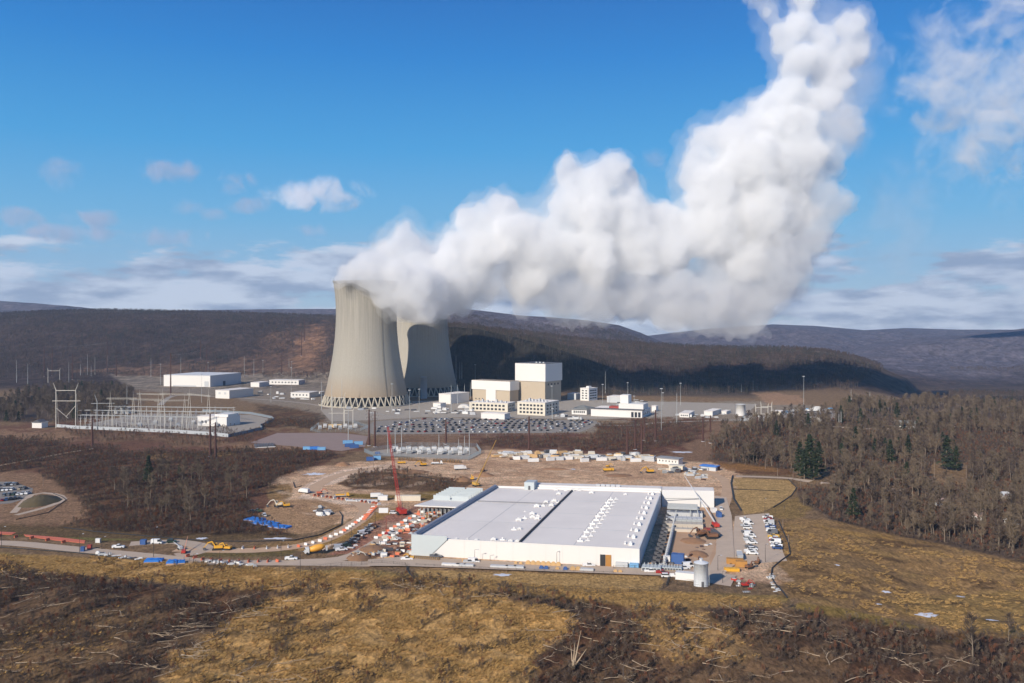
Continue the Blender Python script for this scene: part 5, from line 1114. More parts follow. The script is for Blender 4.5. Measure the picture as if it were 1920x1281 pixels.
# ================================================================ vehicles
def car_mesh(nm, col, kind='sedan', detail=True):
    """parts of a vehicle, length along x, metres"""
    body = MB(); glass = MB(); L_ = {'sedan': 4.7, 'suv': 4.8, 'pickup': 5.8, 'van': 5.6}[kind]; h1 = {'sedan': .95, 'suv': 1.1, 'pickup': 1.15, 'van': 1.2}[kind]; h2 = {'sedan': 1.45, 'suv': 1.8, 'pickup': 1.9, 'van': 2.4}[kind]
    l = L_/2
    body.prof([(-l, .35), (l, .35), (l, h1*.78), (l*.92, h1*.9), (l*.45, h1), (-l*.9, h1), (-l, h1*.9)], -.9, .9, ax='y')
    if kind == 'sedan': c = [(l*.42, h1), (l*.12, h2), (-l*.45, h2), (-l*.78, h1)]
    elif kind == 'suv': c = [(l*.48, h1), (l*.22, h2), (-l*.85, h2), (-l*.96, h1)]
    elif kind == 'pickup': c = [(l*.45, h1), (l*.2, h2), (-l*.2, h2), (-l*.26, h1)]
    else: c = [(l*.86, h1), (l*.55, h2), (-l*.96, h2), (-l*.98, h1)]
    glass.prof(c, -.80, .80, ax='y')
    body.prof([(p[0]*.96 if i in (0, 3) else p[0], p[1]) for i, p in enumerate([(c[1][0]+.02, h2-.10), (c[1][0]-.04, h2+.04), (c[2][0]+.04, h2+.04), (c[2][0]-.02, h2-.10)])], -.82, .82, ax='y')
    if kind == 'pickup':
        body.box(-l, -l*.28, -.9, -.8, h1, h1+.28).box(-l, -l*.28, .8, .9, h1, h1+.28).box(-l, -l+.1, -.8, .8, h1, h1+.28)
    if kind == 'van': body.box(-l*.96, l*.2, -.9, .9, h1, h2-.02)
    wh = MB().bar((0, -.1, 0), (0, .1, 0), .36, n=10)
    return body, glass, wh, l
def far_car(nm, m, kind):
    body, glass, wh, l = car_mesh(nm, m, kind); b = MB(); b.v = list(body.v); b.f = list(body.f); b.m = [0]*len(b.f); b.add(glass.v, glass.f, 1)
    for sx in (-.62, .62):
        for sy in (-.85, .85): b.bar((l*sx, sy-.1, .36), (l*sx, sy+.1, .36), .36, m=2, n=8)
    return b.mesh(nm, [m, DGLASS, RUBB])
PAINT = {n: mat('paint_'+n, c, .3, var=.03) for n, c in (('white', (.72, .72, .72)), ('silver', (.42, .43, .45)), ('grey', (.13, .135, .15)), ('black', (.018, .018, .022)), ('red', (.30, .02, .02)), ('blue', (.03, .07, .20)), ('dark green', (.03, .06, .04)), ('tan', (.33, .27, .19)), ('yellow', (.62, .38, .05)))}
FARC = {}
def fcar(col, kind):
    if (col, kind) not in FARC: FARC[(col, kind)] = far_car('parked_car' if kind != 'pickup' else 'pickup_truck', PAINT[col], kind)
    return FARC[(col, kind)]
rc = random.Random(12); NC = 0
def lotcars(rows, nrow, name, group, rz0, label):
    global NC
    for r_, (x0, y0, x1, y1, n) in enumerate(rows):
        A_, B_ = G(x0, y0), G(x1, y1); rz = math.atan2(B_.y-A_.y, B_.x-A_.x)+rz0; k = 0
        for i in range(n):
            if rc.random() < 0.12: continue
            col = rc.choice(['white']*5+['silver']*5+['grey']*4+['black']*6+['red']*2+['blue']*2+['dark green', 'tan']); kind = rc.choice(['sedan', 'sedan', 'suv', 'suv', 'pickup'])
            p = A_.lerp(B_, (i+.5)/n); p.z = 0.07+(hz(p.x, p.y) if abs(p.y) < 640 else 0)
            o = link('parked_car' if kind != 'pickup' else 'pickup_truck', fcar(col, kind), None, p, rz+rc.choice((0, math.pi))+rc.uniform(-.03, .03)); k += 1; NC += 1
            kn = {'sedan': 'car', 'suv': 'sport utility car', 'pickup': 'pickup truck'}[kind]
            tag(o, label % (col, kn, nth(i), nrow[r_]), 'car' if kind != 'pickup' else 'pickup truck', group)
# main parking lot: slanting double rows
RW = ['first', 'second', 'third', 'fourth', 'fifth', 'sixth', 'seventh']
lotcars([(790,786.5,1108,790,30),(765,789.5,1114,793.5,33),(735,793,1110,797,33),(722,797,1100,801,32),(708,801,1092,804.5,31),(704,805.5,1085,808.5,30),(702,810,960,811,20)], RW, 'lot', 'cars in the main parking lot', R(62), '%s %s, %s from left, %s row from the plant, main parking lot')
lotcars([(-6,912,34,909,6),(-4,921,50,917,7),(-4,931,56,926,7),(0,940,40,935,5)], ['back', 'second', 'third', 'nearest'], 'lot', 'cars in the far left lot', R(70), '%s %s, %s from left, %s row of the small far left lot')
lotcars([(1462,776,1530,772.5,9),(1480,781,1560,776,9),(1478,786,1520,783,5)], ['back', 'middle', 'front'], 'lot', 'cars at the far right lot', R(75), '%s %s, %s from left, %s row by the white arched tent')
# vehicles with parts
VP = {}
def vehicle(px, py, rz, col, kind, label, group=None):
    key = (col, kind); loc = G(px, py); loc.z += 0.1
    nm = {'pickup': 'pickup_truck', 'van': 'van', 'sedan': 'car', 'suv': 'car'}[kind]; cat = nm.replace('_', ' ')
    if key in VP: return dup(VP[key], loc, R(rz), label, 1.0, group)
    body, glass, wh, l = car_mesh(nm, None, kind); r_ = thing(nm, loc, R(rz), label, cat, group)
    body.build('body', PAINT[col], r_); glass.build('window', DGLASS, r_); wm = wh.mesh('wheel', RUBB)
    for sx in (-.62, .62):
        for sy in (-.85, .85): link('wheel', wm, r_, (l*sx, sy, .36))
    for sy in (-.62, .62): MB().box(l-.02, l+.03, sy-.16, sy+.16, .62, .78).build('headlight', LGREY, r_)
    VP[key] = r_; return r_
lot2 = 'vehicles of the pickup lot right of the hall'
for i in range(17):
    t = i/16; px = 1399+t*11+2.5*(i % 3-1); py = 976+t*64
    if i in (5, 12): continue
    kind = ['pickup', 'pickup', 'van', 'pickup', 'suv'][i % 5]; col = ['white', 'white', 'white', 'silver', 'white', 'white', 'grey'][i % 7]
    vehicle(px, py, -8+(i % 4)*4, col, kind, '%s %s, %s from the back in the left pickup lot row' % (col, {'pickup': 'pickup truck', 'van': 'van', 'suv': 'sport utility car'}[kind], nth(i)), lot2)
for i in range(17):
    t = i/16; px = 1439+t*18; py = 972+t*58
    if i == 9: continue
    kind = ['pickup', 'suv', 'pickup', 'van', 'sedan'][i % 5]; col = ['white', 'red', 'white', 'silver', 'white', 'blue', 'white', 'white', 'grey', 'white', 'yellow'][i % 11]
    vehicle(px, py, 172-(i % 4)*4, col, kind, '%s %s, %s from the back in the right pickup lot row' % (col, {'pickup': 'pickup truck', 'van': 'van', 'suv': 'sport utility car', 'sedan': 'car'}[kind], nth(i)), lot2)
for px, py, rz, col, kind, lb in [(222,1028,8,'white','pickup','white pickup truck on the access road beside the orange barriers'),(294,1020,0,'white','van','white van parked on the pale apron left of the red lift'),(322,1018,20,'dark green','suv','dark car on the pale apron left of the red lift'),(546,1050,5,'white','pickup','white pickup truck on the curve left of the cement mixer'),(763,1051,3,'white','pickup','white pickup truck at the left corner of the hall wall'),
    (888,1056,2,'white','van','white van before the left half of the hall wall'),(880,1056.5,2,'silver','pickup','silver pickup touching the white van before the hall wall'),(1104,1063,4,'white','pickup','white pickup truck left of the ochre hall door'),(1242,1077,-8,'red','pickup','dark red pickup truck near the generator rows'),(1220,1074,0,'white','pickup','white pickup truck at the right front corner of the hall'),
    (1282,1068,10,'white','pickup','white pickup truck just left of the blue container, nearest'),(1290,1064,10,'white','van','white van behind the pickup near the blue container'),(1352,956,80,'white','suv','white car driving on the road right of the wing'),(1268,1083,-5,'white','pickup','white pickup truck left of the white hut by the steel tank'),(1250,1083,-5,'white','suv','white car at the rim of the round fenced basin'),
    (736,1002,35,'white','pickup','white pickup in the curved row above the near road'),(640,1033,20,'white','pickup','white pickup beside the orange cement mixer'),(636,1030,25,'silver','van','silver van in the curved row above the near road, lowest'),(650,1025,32,'dark green','suv','dark car second in the curved row on the near road'),(658,1020,35,'black','pickup','black pickup third in the curved row on the near road'),
    (664,1015,38,'grey','suv','grey car fourth in the curved row on the near road'),(671,1009,40,'black','suv','black car fifth in the curved row on the near road'),(680,1003,42,'white','van','white van sixth in the curved row on the near road'),(686,998,42,'silver','pickup','silver pickup seventh in the curved row on the near road'),(693,992,42,'grey','pickup','grey pickup near the upper end of the curved row'),
    (698,988,44,'white','suv','white car at the upper end of the curved row'),(495,968,120,'white','suv','small white car below the yellow excavator on the dirt field'),(472,962,160,'black','pickup','black pickup truck at the thicket edge above the blue tarps'),(483,960,170,'dark green','pickup','dark green pickup truck right beside the black one above the tarps'),(738,964,0,'white','suv','white car left of the red crawler crane'),(817,1046,0,'grey','pickup','grey pickup behind the reels at the hall corner')]:
    vehicle(px, py, rz, col, kind, lb, None)
# trucks
def truck(px, py, rz, label, load='box', cabm=WHITE, loadm=WHITE, sc=1.0, nm='truck'):
    r_ = thing(nm, G(px, py), R(rz), label, 'truck'); r_.scale = (sc,)*3; r_.location.z += .08
    MB().prof([(3.2, .6), (5.0, .6), (5.0, 1.7), (4.6, 2.8), (3.2, 2.8)], -1.15, 1.15, ax='y').build('cab', cabm, r_); MB().box(4.35, 4.95, -1.0, 1.0, 1.75, 2.5).build('windscreen', DGLASS, r_)
    MB().box(-4.2, 3.2, -.5, .5, .6, .9).build('chassis', BLACK, r_)
    if load == 'box': MB().box(-4.2, 3.0, -1.25, 1.25, .9, 3.5).build('cargo_box', loadm, r_)
    elif load == 'flat': MB().box(-4.4, 3.0, -1.2, 1.2, .9, 1.1).build('flat_bed', LGREY, r_); MB().box(-3.6, 2, -.9, .9, 1.1, 1.8).build('load', loadm, r_)
    elif load == 'dump': MB().prof([(-4.4, 2.6), (-3.8, 1.0), (2.6, .95), (2.9, 2.7)], -1.25, 1.25, ax='y').build('dump_body', loadm, r_)
    elif load == 'mixer':
        b = MB(); pr_ = [(.5, -3.6), (1.0, -3.2), (1.45, -1), (1.4, 1.2), (.8, 2.8), (.4, 3.0)]; b.lathe(pr_, 16); b.v = [(-(z_)*math.cos(.18)-.4+x*math.sin(.18), y, x*math.cos(.18)+2.4-(z_*-1)*math.sin(-.18)*-1) for x, y, z_ in b.v]
        b.build('mixer_drum', loadm, r_, True); MB().box(-4.4, -3.8, -.4, .4, .9, 2.9).build('chute', LGREY, r_)
    wm = MB().bar((0, -.2, 0), (0, .2, 0), .52, n=12).mesh('wheel', RUBB)
    for x in (-3.3, -2.1, 4.0):
        for y in (-1.0, 1.0): link('wheel', wm, r_, (x, y, .52))
    return r_
truck(594, 1038, 200, 'cement mixer truck with an orange drum on the near road', 'mixer', WHITE, mat('mixer_orange', srgb(222,160,60), .5), 1.15, 'cement_mixer')
truck(571, 925, 150, 'white box truck waiting at the haul road junction', 'box', sc=.9); truck(706, 934, 5, 'white box truck at the junction near the crane', 'box', sc=.9)
truck(862, 881, 15, 'white box truck alone on the dirt field behind the canopy', 'box'); truck(818, 871, 5, 'truck with pale load beside the small yellow excavator', 'flat', WHITE, WHITE)
truck(640, 932, 10, 'yellow low truck among the barriers at the junction', 'flat', YEL, YEL); truck(1322, 1092, 0, 'x', 'flat') if False else None
truck(1387, 1047, 80, 'big pale dump truck at the near left end of the pickup lot', 'dump', CREAM, LGREY); truck(1341, 1005, 95, 'dark dump truck on the right edge of the dirt yard', 'dump', DGREY, DGREY)
truck(752, 870, 15, 'small yellow hauler near the left excavator on the dirt field', 'dump', YEL, YEL, .7); truck(1140, 884, 10, 'small yellow dump truck on the dirt field behind the hall', 'dump', YEL, YEL, .9)
# tracked machines
def excavator(px, py, rz, label, m=None, sc=1.0, pose=(4.2, 3.2, 6.4, 1.2)):
    m = m or YEL; r_ = thing('excavator', G(px, py), R(rz), label, 'excavator', 'excavators and diggers'); r_.scale = (sc*.9,)*3
    tm = MB().prof([(-2.2, .35), (-1.9, 0), (1.9, 0), (2.2, .35), (2.0, .85), (-2.0, .85)], -.3, .3, ax='y').mesh('track', RUBB)
    for y in (-1.15, 1.15): link('track', tm, r_, (0, y, 0))
    MB().prof([(-2.3, 1.0), (1.4, 1.0), (1.4, 1.6), (-.2, 2.0), (-2.3, 2.1)], -1.3, 1.3, ax='y').build('house', m, r_)
    c = MB().prof([(.2, 1.5), (1.6, 1.5), (1.5, 2.9), (.3, 2.9)], -1.3, -.3, ax='y').build('cab', m, r_); MB().prof([(.35, 2.0), (1.66, 2.0), (1.56, 2.75), (.45, 2.75)], -1.33, -.27, ax='y').build('window', DGLASS, c)
    x1, z1, x2, z2 = pose[0]*.55, pose[1]+.6, pose[0], pose[1]
    b = MB().bar((.9, .2, 1.6), (x1, .2, z1), .32, .32).bar((x1, .2, z1), (x2, .2, z2), .32, .24); b.build('boom', m, r_)
    MB().bar((x2-.3, .2, z2+.2), (pose[2]-.6, .2, pose[3]), .24, .18).build('stick', m, r_)
    x, z_ = pose[2]-.6, pose[3]; MB().prof([(x-.2, z_), (x+.3, z_+.1), (x+.1, z_-1.0), (x-.9, z_-1.2), (x-1.0, z_-.5)], -.4, .8, ax='y').build('bucket', DGREY, r_); return r_
for px, py, rz, lb, m, sc in [(522,950,195,'tan excavator with cab on the left of the dirt field, by the hedge','t',1.3),(536,951,200,'yellow excavator with raised arm, right of the tan one on the dirt field','y',1.1),(408,1031,190,'yellow excavator with bent arm beside the near road','y',1.25),(426,1031,170,'yellow excavator right behind the bent armed one','y',1.0),
   (793,874,200,'bright yellow excavator on the dirt field left of the white box truck','y',1.25),(1218,887,190,'bright yellow excavator on the dirt field right of centre','y',1.4),(885,900,95,'small yellow digger beside the crane with the pale boom','y',1.0),(1315,1005,200,'brown excavator facing left in the dirt yard','b',1.4),(1334,1010,180,'rusty excavator at the right of the dirt yard','b',1.5),(1140,876,0,'tiny yellow digger near the stored trailers','y',.8),
   (600,927,20,'orange digger beside the haul road junction','o',1.0),(770,1049,180,'yellow wheel digger at the left corner of the hall','y',.8) ,(668,1047,10,'tan compact digger at the edge of the churned soil','t',.9),(1405,1066,30,'small loader right of the ochre containers','b',.9),(1420,1057,60,'dark small digger near the end of the pickup lot','b',.8),(1398,1100,10,'small red machine parked on the gravel right of the tank','r',.8),(905,884,80,'dark drilling machine at the foot of the pale boom','b',1.0),(960,862,10,'dark digger at the back of the dirt field','b',1.0)]:
    excavator(px, py, rz, lb, {'y': YEL, 't': CREAM, 'b': mat('machine_brown', srgb(120,84,60), .7), 'o': ORG, 'r': REDM}[m], sc)
def lattice(b, a, c, w0, w1, n):
    a, c = Vector(a), Vector(c); q = (c-a).to_track_quat('Z', 'Y'); L_ = (c-a).length
    def pt(t, i): w = (w0+(w1-w0)*t)/2; return a+(c-a)*t+q @ Vector(((-w, w, w, -w)[i], (-w, -w, w, w)[i], 0))
    for i in range(4): b.bar(pt(0, i), pt(1, i), .08, n=4)
    for k in range(n):
        for i in range(4): b.bar(pt(k/n, i), pt((k+1)/n, (i+1) % 4), .06, n=3); b.bar(pt(k/n, i), pt(k/n, (i+1) % 4), .05, n=3)
def crane(px, py, tipx, tipy, Yt, label, m, lat=True, nm='crawler_crane', bm=None):
    g = G(px, py); t = Vector(((tipx-960)/F*Yt, Yt, CAMZ+(HY-tipy)*Yt/F)); d = t-g; r_ = thing(nm, g, math.atan2(d.y, d.x), label, 'crane')
    hx = math.hypot(d.x, d.y); s = {'boom_lift': .45, 'mobile_crane': .7}.get(nm, 1.0); r_.scale = (s,)*3; tip = (hx/s, 0, d.z/s)
    tm = MB().prof([(-3.4, .5), (-3, 0), (3, 0), (3.4, .5), (3.1, 1.2), (-3.1, 1.2)], -.5, .5, ax='y').mesh('track', RUBB)
    for y in (-2.2, 2.2): link('track', tm, r_, (0, y, 0))
    MB().box(-4.5, 2, -1.7, 1.7, 1.4, 3.6).box(-5.6, -4.5, -2, 2, 1.2, 3.8).build('house', m, r_); c = MB().box(1.2, 2.8, 1.2, 2.2, 1.6, 3.6).build('cab', m, r_); MB().box(2.2, 2.85, 1.15, 2.25, 2.3, 3.3).build('window', DGLASS, c)
    b = MB()
    if lat: lattice(b, (1.5, 0, 2.5), tip, 1.6, .8, max(10, int(d.length/2.2)))
    else:
        p = Vector((0, 0, 3)); e = Vector(tip)
        for k in range(4): b.bar(p.lerp(e, k/4), p.lerp(e, (k+1)/4+.01), .55-.1*k, .55-.1*k)
    b.build('boom', bm or m, r_)
    if lat: b = MB(); b.bar((-3.5, 0, 3.6), (-2.0, 0, 9), .12); b.bar((-2.0, 0, 9), tip, .05, n=3).bar((-2, .6, 9), (-4.5, .6, 3.6), .05, n=3); b.build('gantry', BLACK, r_)
    MB().bar(tip, (tip[0]+.3, 0, max(tip[2]-14, 2)), .04, n=3).build('hoist_rope', BLACK, r_)
    return r_
crane(752, 964, 727, 800, 530, 'tall red lattice boom crawler crane standing left of the hall', REDM)
crane(893, 912, 930, 826, 560, 'mobile crane with a dark jib and yellow lower boom behind the canopy', mat('boom_yellow', srgb(200,160,80), .5), False, 'mobile_crane', mat('boom_yellow', srgb(200,160,80), .5))
crane(1341, 988, 1284, 893, 545, 'white boom crane with red base, right of the hall before the wing', REDM, False, 'mobile_crane', WHITE)
crane(724, 1006, 724, 972, 440, 'red telescopic lift raising a white board, left of the hall', REDM, False, 'boom_lift')
b = MB().box(-2.4, 2.4, -.2, .2, -1, 1.6); o = b.build('board', WHITE); o.location = G(719, 1010)+Vector((0, 0, 14.3)); tag(o, 'square white board held high by the red lift left of the hall', 'board')
crane(345, 1037, 352, 1006, 427, 'red and white knuckle boom lift on the near left road', REDM, False, 'boom_lift', mat('lift_arm', srgb(214,150,120), .5))
crane(338, 1030, 318, 1011, 440, 'small pale boom reaching left behind the red lift', LGREY, False, 'boom_lift', LGREY)
# ================================================================ substations
def fence(name, pts, h, label, cat='fence', m=None, post=None, solid=False, gap=5.0, bars=0.55, group=None):
    """a fence along ground points: panel mesh plus one mesh per post"""
    P = [G(*p) for p in pts]; root = thing(name, P[0], 0, label, cat, group); o = P[0]; b = MB(); m = m or GALV; posts = []
    for a, c in zip(P, P[1:]):
        n = max(1, int((c-a).length/gap))
        for k in range(n):
            p, q = a.lerp(c, k/n), a.lerp(c, (k+1)/n); p = Vector((p.x, p.y, hz(p.x, p.y)))-o; q = Vector((q.x, q.y, hz(q.x, q.y)))-o; posts.append(p)
            U_ = Vector((0, 0, 1))
            if solid: 
                nn = (q-p).cross(U_).normalized()*.08
                b.add([p-nn, q-nn, q-nn+U_*h, p-nn+U_*h, p+nn, q+nn, q+nn+U_*h, p+nn+U_*h], [(0,1,2,3), (7,6,5,4), (3,2,6,7), (0,4,5,1)])
            else:
                b.bar(p+U_*h, q+U_*h, .04, n=3).bar(p+U_*.1, q+U_*.1, .03, n=3).bar(p+U_*h*.5, q+U_*h*.5, .025, n=3); nb = int((q-p).length/bars)
                for j in range(nb): s = p.lerp(q, (j+.5)/nb); b.bar(s, s+U_*h, .022, n=3)
    posts.append(P[-1]-o); b.build('panel', m, root); step = max(1, len(posts)//95+1)
    pm = MB().bar((0, 0, -.2), (0, 0, h+.15), .07, n=5).mesh('post', post or m)
    for p in posts[::step]: link('post', pm, root, p)
    return root
WALLP = mat('fence_pale', srgb(168,172,176), .7, var=.05)
fence('wall', [(105,801),(140,804),(330,812),(390,816),(428,820)], 3.4, 'long pale wall along the front of the main switchyard', 'wall', WALLP, solid=True)
fence('wall', [(428,820),(492,806),(488,801),(514,789),(510,785),(470,777),(380,772)], 3.0, 'grey wall round the right end of the main switchyard', 'wall', mat('wall_grey', srgb(118,126,134), .8), solid=True)
sheet('switchyard_gravel', [(140,800),(260,776),(470,778),(508,786),(486,801),(426,817),(330,809)], GRV, .08)
def bus(px, pyb, pyt, label):
    g, h = base_px(px, pyb, pyt); k = 'bus'
    if k not in PCACHE:
        PCACHE[k] = (MB().bar((0, 0, 0), (0, 0, .68), .022, n=5).mesh('post', mat('galv_warm', srgb(190,184,172), .6)), MB().bar((0, 0, .68), (0, 0, 1), .014, n=5).bar((-.14, 0, .7), (.14, 0, .7), .012).mesh('insulator', LGREY))
    r_ = thing('bus_support', g, 0.2, label, 'switchgear post', 'slim bus supports of the main switchyard'); r_.scale = (h*1.1, h*1.1, h)
    link('post', PCACHE[k][0], r_); link('insulator', PCACHE[k][1], r_)
rs = random.Random(5); n_ = 0
ROWN = ['front', 'second', 'third', 'fourth', 'back']
for j, (x0, y0, x1, y1, n, hh) in enumerate([(150,803,372,809,26,17),(150,797,380,803,24,19),(160,791,385,796,22,18),(180,786,400,789,20,17),(215,780,440,782,20,18)]):
    for i in range(n):
        t = i/(n-1); bus(x0+(x1-x0)*t+rs.uniform(-2, 2), y0+(y1-y0)*t, y0+(y1-y0)*t-hh*rs.uniform(.8, 1.15), 'slim pale bus support, %s from the left in the %s row of the main switchyard' % (nth(i), ROWN[j]))
for j, (x0, y0, x1, y1, hh) in enumerate([(150,790,385,795,12),(150,782,400,786,13),(200,776,440,779,14)]):
    a, c = G(x0, y0), G(x1, y1); s = a.y/F; b = MB(); z_ = hh*s
    for dy in (-4, 0, 4): b.bar((a.x, a.y+dy, z_), (c.x, c.y+dy, z_), .16, n=6)
    o = b.build('bus_bar', GALV); tag(o, 'long horizontal bus tubes over the %s rows of the main switchyard' % ('front', 'middle', 'back')[j], 'bus bar')
def aframe(px, pyb, pyt, label, w=2.6):
    g, h = base_px(px, pyb, pyt); hw = h*.82; r_ = thing('gantry_tower', g, 0.2, label, 'gantry tower', 'switchyard gantry towers'); m = mat('galv_warm', srgb(190,184,172), .6)
    lm = [MB().bar((s*w, 0, 0), (s*.35, 0, hw), .28, .22).mesh('leg', m) for s in (-1, 1)]
    for q in lm: link('leg', q, r_)
    b = MB()
    for k in range(1, 6): t = k/6; ww = w+(.35-w)*t; b.bar((-ww, 0, hw*t), (ww, 0, hw*t), .1, n=3)
    b.build('brace', m, r_); MB().bar((0, 0, hw), (0, 0, h), .16, .05).build('spire', m, r_); return g, hw, h
GT = {}
for k, (px, b_, t_, lb) in enumerate([(182,808,762,'y'),(207,806,733,'leftmost big lattice tower of the switchyard'),(250,806,735,'second front gantry tower of the switchyard'),(262,786,728,'back gantry tower left, behind the second front one'),(297,807,738,'third front gantry tower of the switchyard'),(305,788,728,'back gantry tower, middle'),(346,806,738,'fourth front gantry tower of the switchyard'),(355,790,728,'back gantry tower, fourth'),(391,795,728,'rightmost gantry tower of the switchyard')]):
    if k == 0: continue
    GT[k] = aframe(px, b_, t_, lb)
def beam(i, j, f, label):
    a, ha, _ = GT[i]; c, hc, _ = GT[j]; b = MB(); m = mat('galv_warm', srgb(190,184,172), .6); A1 = Vector((a.x, a.y, a.z+ha*f)); C1 = Vector((c.x, c.y, a.z+ha*f)); d = (C1-A1).normalized()*4; lattice(b, A1-d, C1+d, 1.2, 1.2, 14)
    o = b.build('gantry_beam', m); tag(o, label, 'gantry beam', 'switchyard gantry beams')
beam(1, 2, .98, 'lattice beam from the leftmost to the second front switchyard tower'); beam(2, 4, .98, 'lattice beam between the second and third front towers'); beam(4, 6, .98, 'lattice beam between the third and fourth front towers'); beam(3, 5, 1.0, 'back lattice beam, left span'); beam(5, 7, 1.0, 'back lattice beam, middle span'); beam(7, 8, 1.0, 'back lattice beam, right span')
# big horned H-frames
def hframe(pl, pr, pyb, pyt, label, beams, horn=3.0, brace=True):
    A_, h = base_px(pl, pyb, pyt); B_ = G(pr, pyb); w = (B_-A_).length; r_ = thing('dead_end_frame', A_, math.atan2(B_.y-A_.y, B_.x-A_.x), label, 'line frame'); m = mat('galv_warm', srgb(190,184,172), .6)
    for x, s in ((0, -1), (w, 1)): MB().bar((x, 0, -.5), (x, 0, h*.84), .5, .42, n=8).bar((x, 0, h*.84), (x+s*horn, 0, h), .4, .15, n=8).build('leg', m, r_)
    for f in beams: MB().bar((-4 if f < .7 else 0, 0, h*f), (w+(5 if f < .7 else 0), 0, h*f), .38, n=6).build('beam', m, r_)
    if brace:
        MB().bar((0, 0, h*.45), (w*.62, 0, h*.22), .28).bar((w, 0, h*.5), (w*.5, 0, h*.25), .28).build('brace', m, r_)
        for x in (0, w): MB().bar((x, 1.5, h*.75), (x-3.5, 12, 0), .2).build('strut', m, r_)
hframe(105, 142, 803, 718, 'tall pale H shaped line frame with outward horns at the left', (.60, .83))
g, h = base_px(182, 806, 740); r_ = thing('line_pole', g, .1, 'single pale crooked top pole with one long arm left of the switchyard towers', 'line pole'); MB().bar((0,0,-.5), (0,0,h*.8), .45, .4, n=8).bar((0,0,h*.8), (-2.4,0,h), .35,.15, n=8).build('post', GALV, r_); MB().bar((-6,0,h*.75), (18,0,h*.75), .3).build('arm', GALV, r_)
hframe(90, 112, 718, 690, 'pale lattice dead end frame far left beyond the woods', (.8,), 1.0, False)
hframe(623, 645, 796, 736, 'pale H frame at the small substation before the front tower, left', (.35, .83), 1.5, False)
hframe(646, 662, 800, 764, 'lower pale frame at the small substation, right', (.83,), 1.0, False)
hframe(1417, 1440, 790, 756, 'small right switchyard dead end frame with horned legs', (.4, .75), 1.0, False)
hframe(1427, 1447, 786, 753, 'second frame of the small right switchyard', (.7,), .6, False)
# transformers and cubicles
def transformer(px, py, rz, s, label, m=None, group='transformers and switchgear blocks'):
    m = m or LGREY; r_ = thing('transformer', G(px, py), R(rz), label, 'transformer', group); r_.scale = (s,)*3
    MB().box(-1.6, 1.6, -1.1, 1.1, 0, 2.6).build('tank_body', m, r_); b = MB()
    for k in range(7): b.box(-1.4+k*.45, -1.2+k*.45, -1.9, -1.1, .3, 2.2).box(-1.4+k*.45, -1.2+k*.45, 1.1, 1.9, .3, 2.2)
    b.build('radiator', m, r_); im = MB().bar((0, 0, 2.6), (0, 0, 4.0), .16, .1, n=6).mesh('bushing', WHITE)
    for x in (-1, 0, 1): link('bushing', im, r_, (x, 0, 0))
    MB().bar((-1.5, .5, 3.1), (1.5, .5, 3.1), .32, n=8).build('conservator', m, r_); return r_
fence('fence', [(683,848),(700,855),(780,860),(878,863),(902,850),(894,838),(760,836),(683,848)], 3.2, 'pale close boarded fence round the near substation behind the red crane', 'fence', mat('fence_pale2', srgb(150,160,164), .7), solid=False, bars=.16)
sheet('substation_gravel', [(686,848),(702,854),(876,861),(898,850),(890,839),(762,837)], GRV, .07)
for k in range(15):
    px = 738+k*9.6; transformer(px, 847+(k % 2)*3+k*.25, 8, 1.05+.25*(k % 3 == 0), '%s grey transformer, %s from the left in the near fenced substation' % ('tall' if k % 3 == 0 else 'small', nth(k)), WHITE if k % 4 == 1 else LGREY)
for k in range(12):
    px = 742+k*12.0; g = G(px, 843+(k % 2)*2); r_ = thing('switchgear', g, .2, 'white switchgear cabinet, %s from the left in the back row of the near substation' % nth(k), 'switchgear', 'white cabinets of the near substation'); MB().box(-2.1, 2.1, -1.2, 1.2, 0, 2.6).build('cabinet', WHITE, r_); MB().box(-2.2, 2.2, -1.3, 1.3, 2.6, 2.8).build('roof', LGREY, r_); MB().bar((-1.5, 0, 2.8), (1.5, 0, 3.8), .2).build('duct', GALV, r_)
for px, b_, t_, lb in [(727,850,806,'mast at the left of the near substation'),(741,842,802,'second mast of the near substation'),(753,841,800,'third mast of the near substation'),(823,838,815,'short mast at the back of the near substation'),(860,846,824,'short mast inside the near substation'),(871,851,818,'mast left of the right corner of the near substation'),(880,853,807,'mast at the right corner of the near substation'),(653,826,763,'tall pale mast in front of the small substation'),(622,770,722,'thin mast beside the front tower columns')]: pole(px, b_, t_, 'mast', lb)
fence('fence', [(582,808),(600,812),(676,808),(690,802),(660,792),(598,797),(582,808)], 3.0, 'grey fence round the small substation in front of the cooling tower', 'fence', mat('fence_pale2', srgb(150,160,164), .7), bars=.3)
for k in range(8): transformer(600+k*9.5, 805-(k % 2)*3, 12, 1.2, 'pale transformer, %s from the left in the small substation before the front tower' % nth(k), WHITE if k % 2 else LGREY)
fence('fence', [(1388,790),(1450,793),(1456,786),(1396,782),(1388,790)], 3.0, 'fence round the small right switchyard', 'fence', mat('fence_pale2', srgb(150,160,164), .7), bars=.4)
for k in range(6): transformer(1398+k*9, 789-(k % 2)*2, 12, 1.3, 'transformer, %s from the left in the small right switchyard' % nth(k), WHITE if k % 2 else LGREY)
for k in range(7): transformer(262+k*24+(k % 3)*5, 800-(k % 3)*5, 10, 1.2, 'grey breaker block, %s from the left between the bus supports of the main switchyard' % nth(k), LGREY)

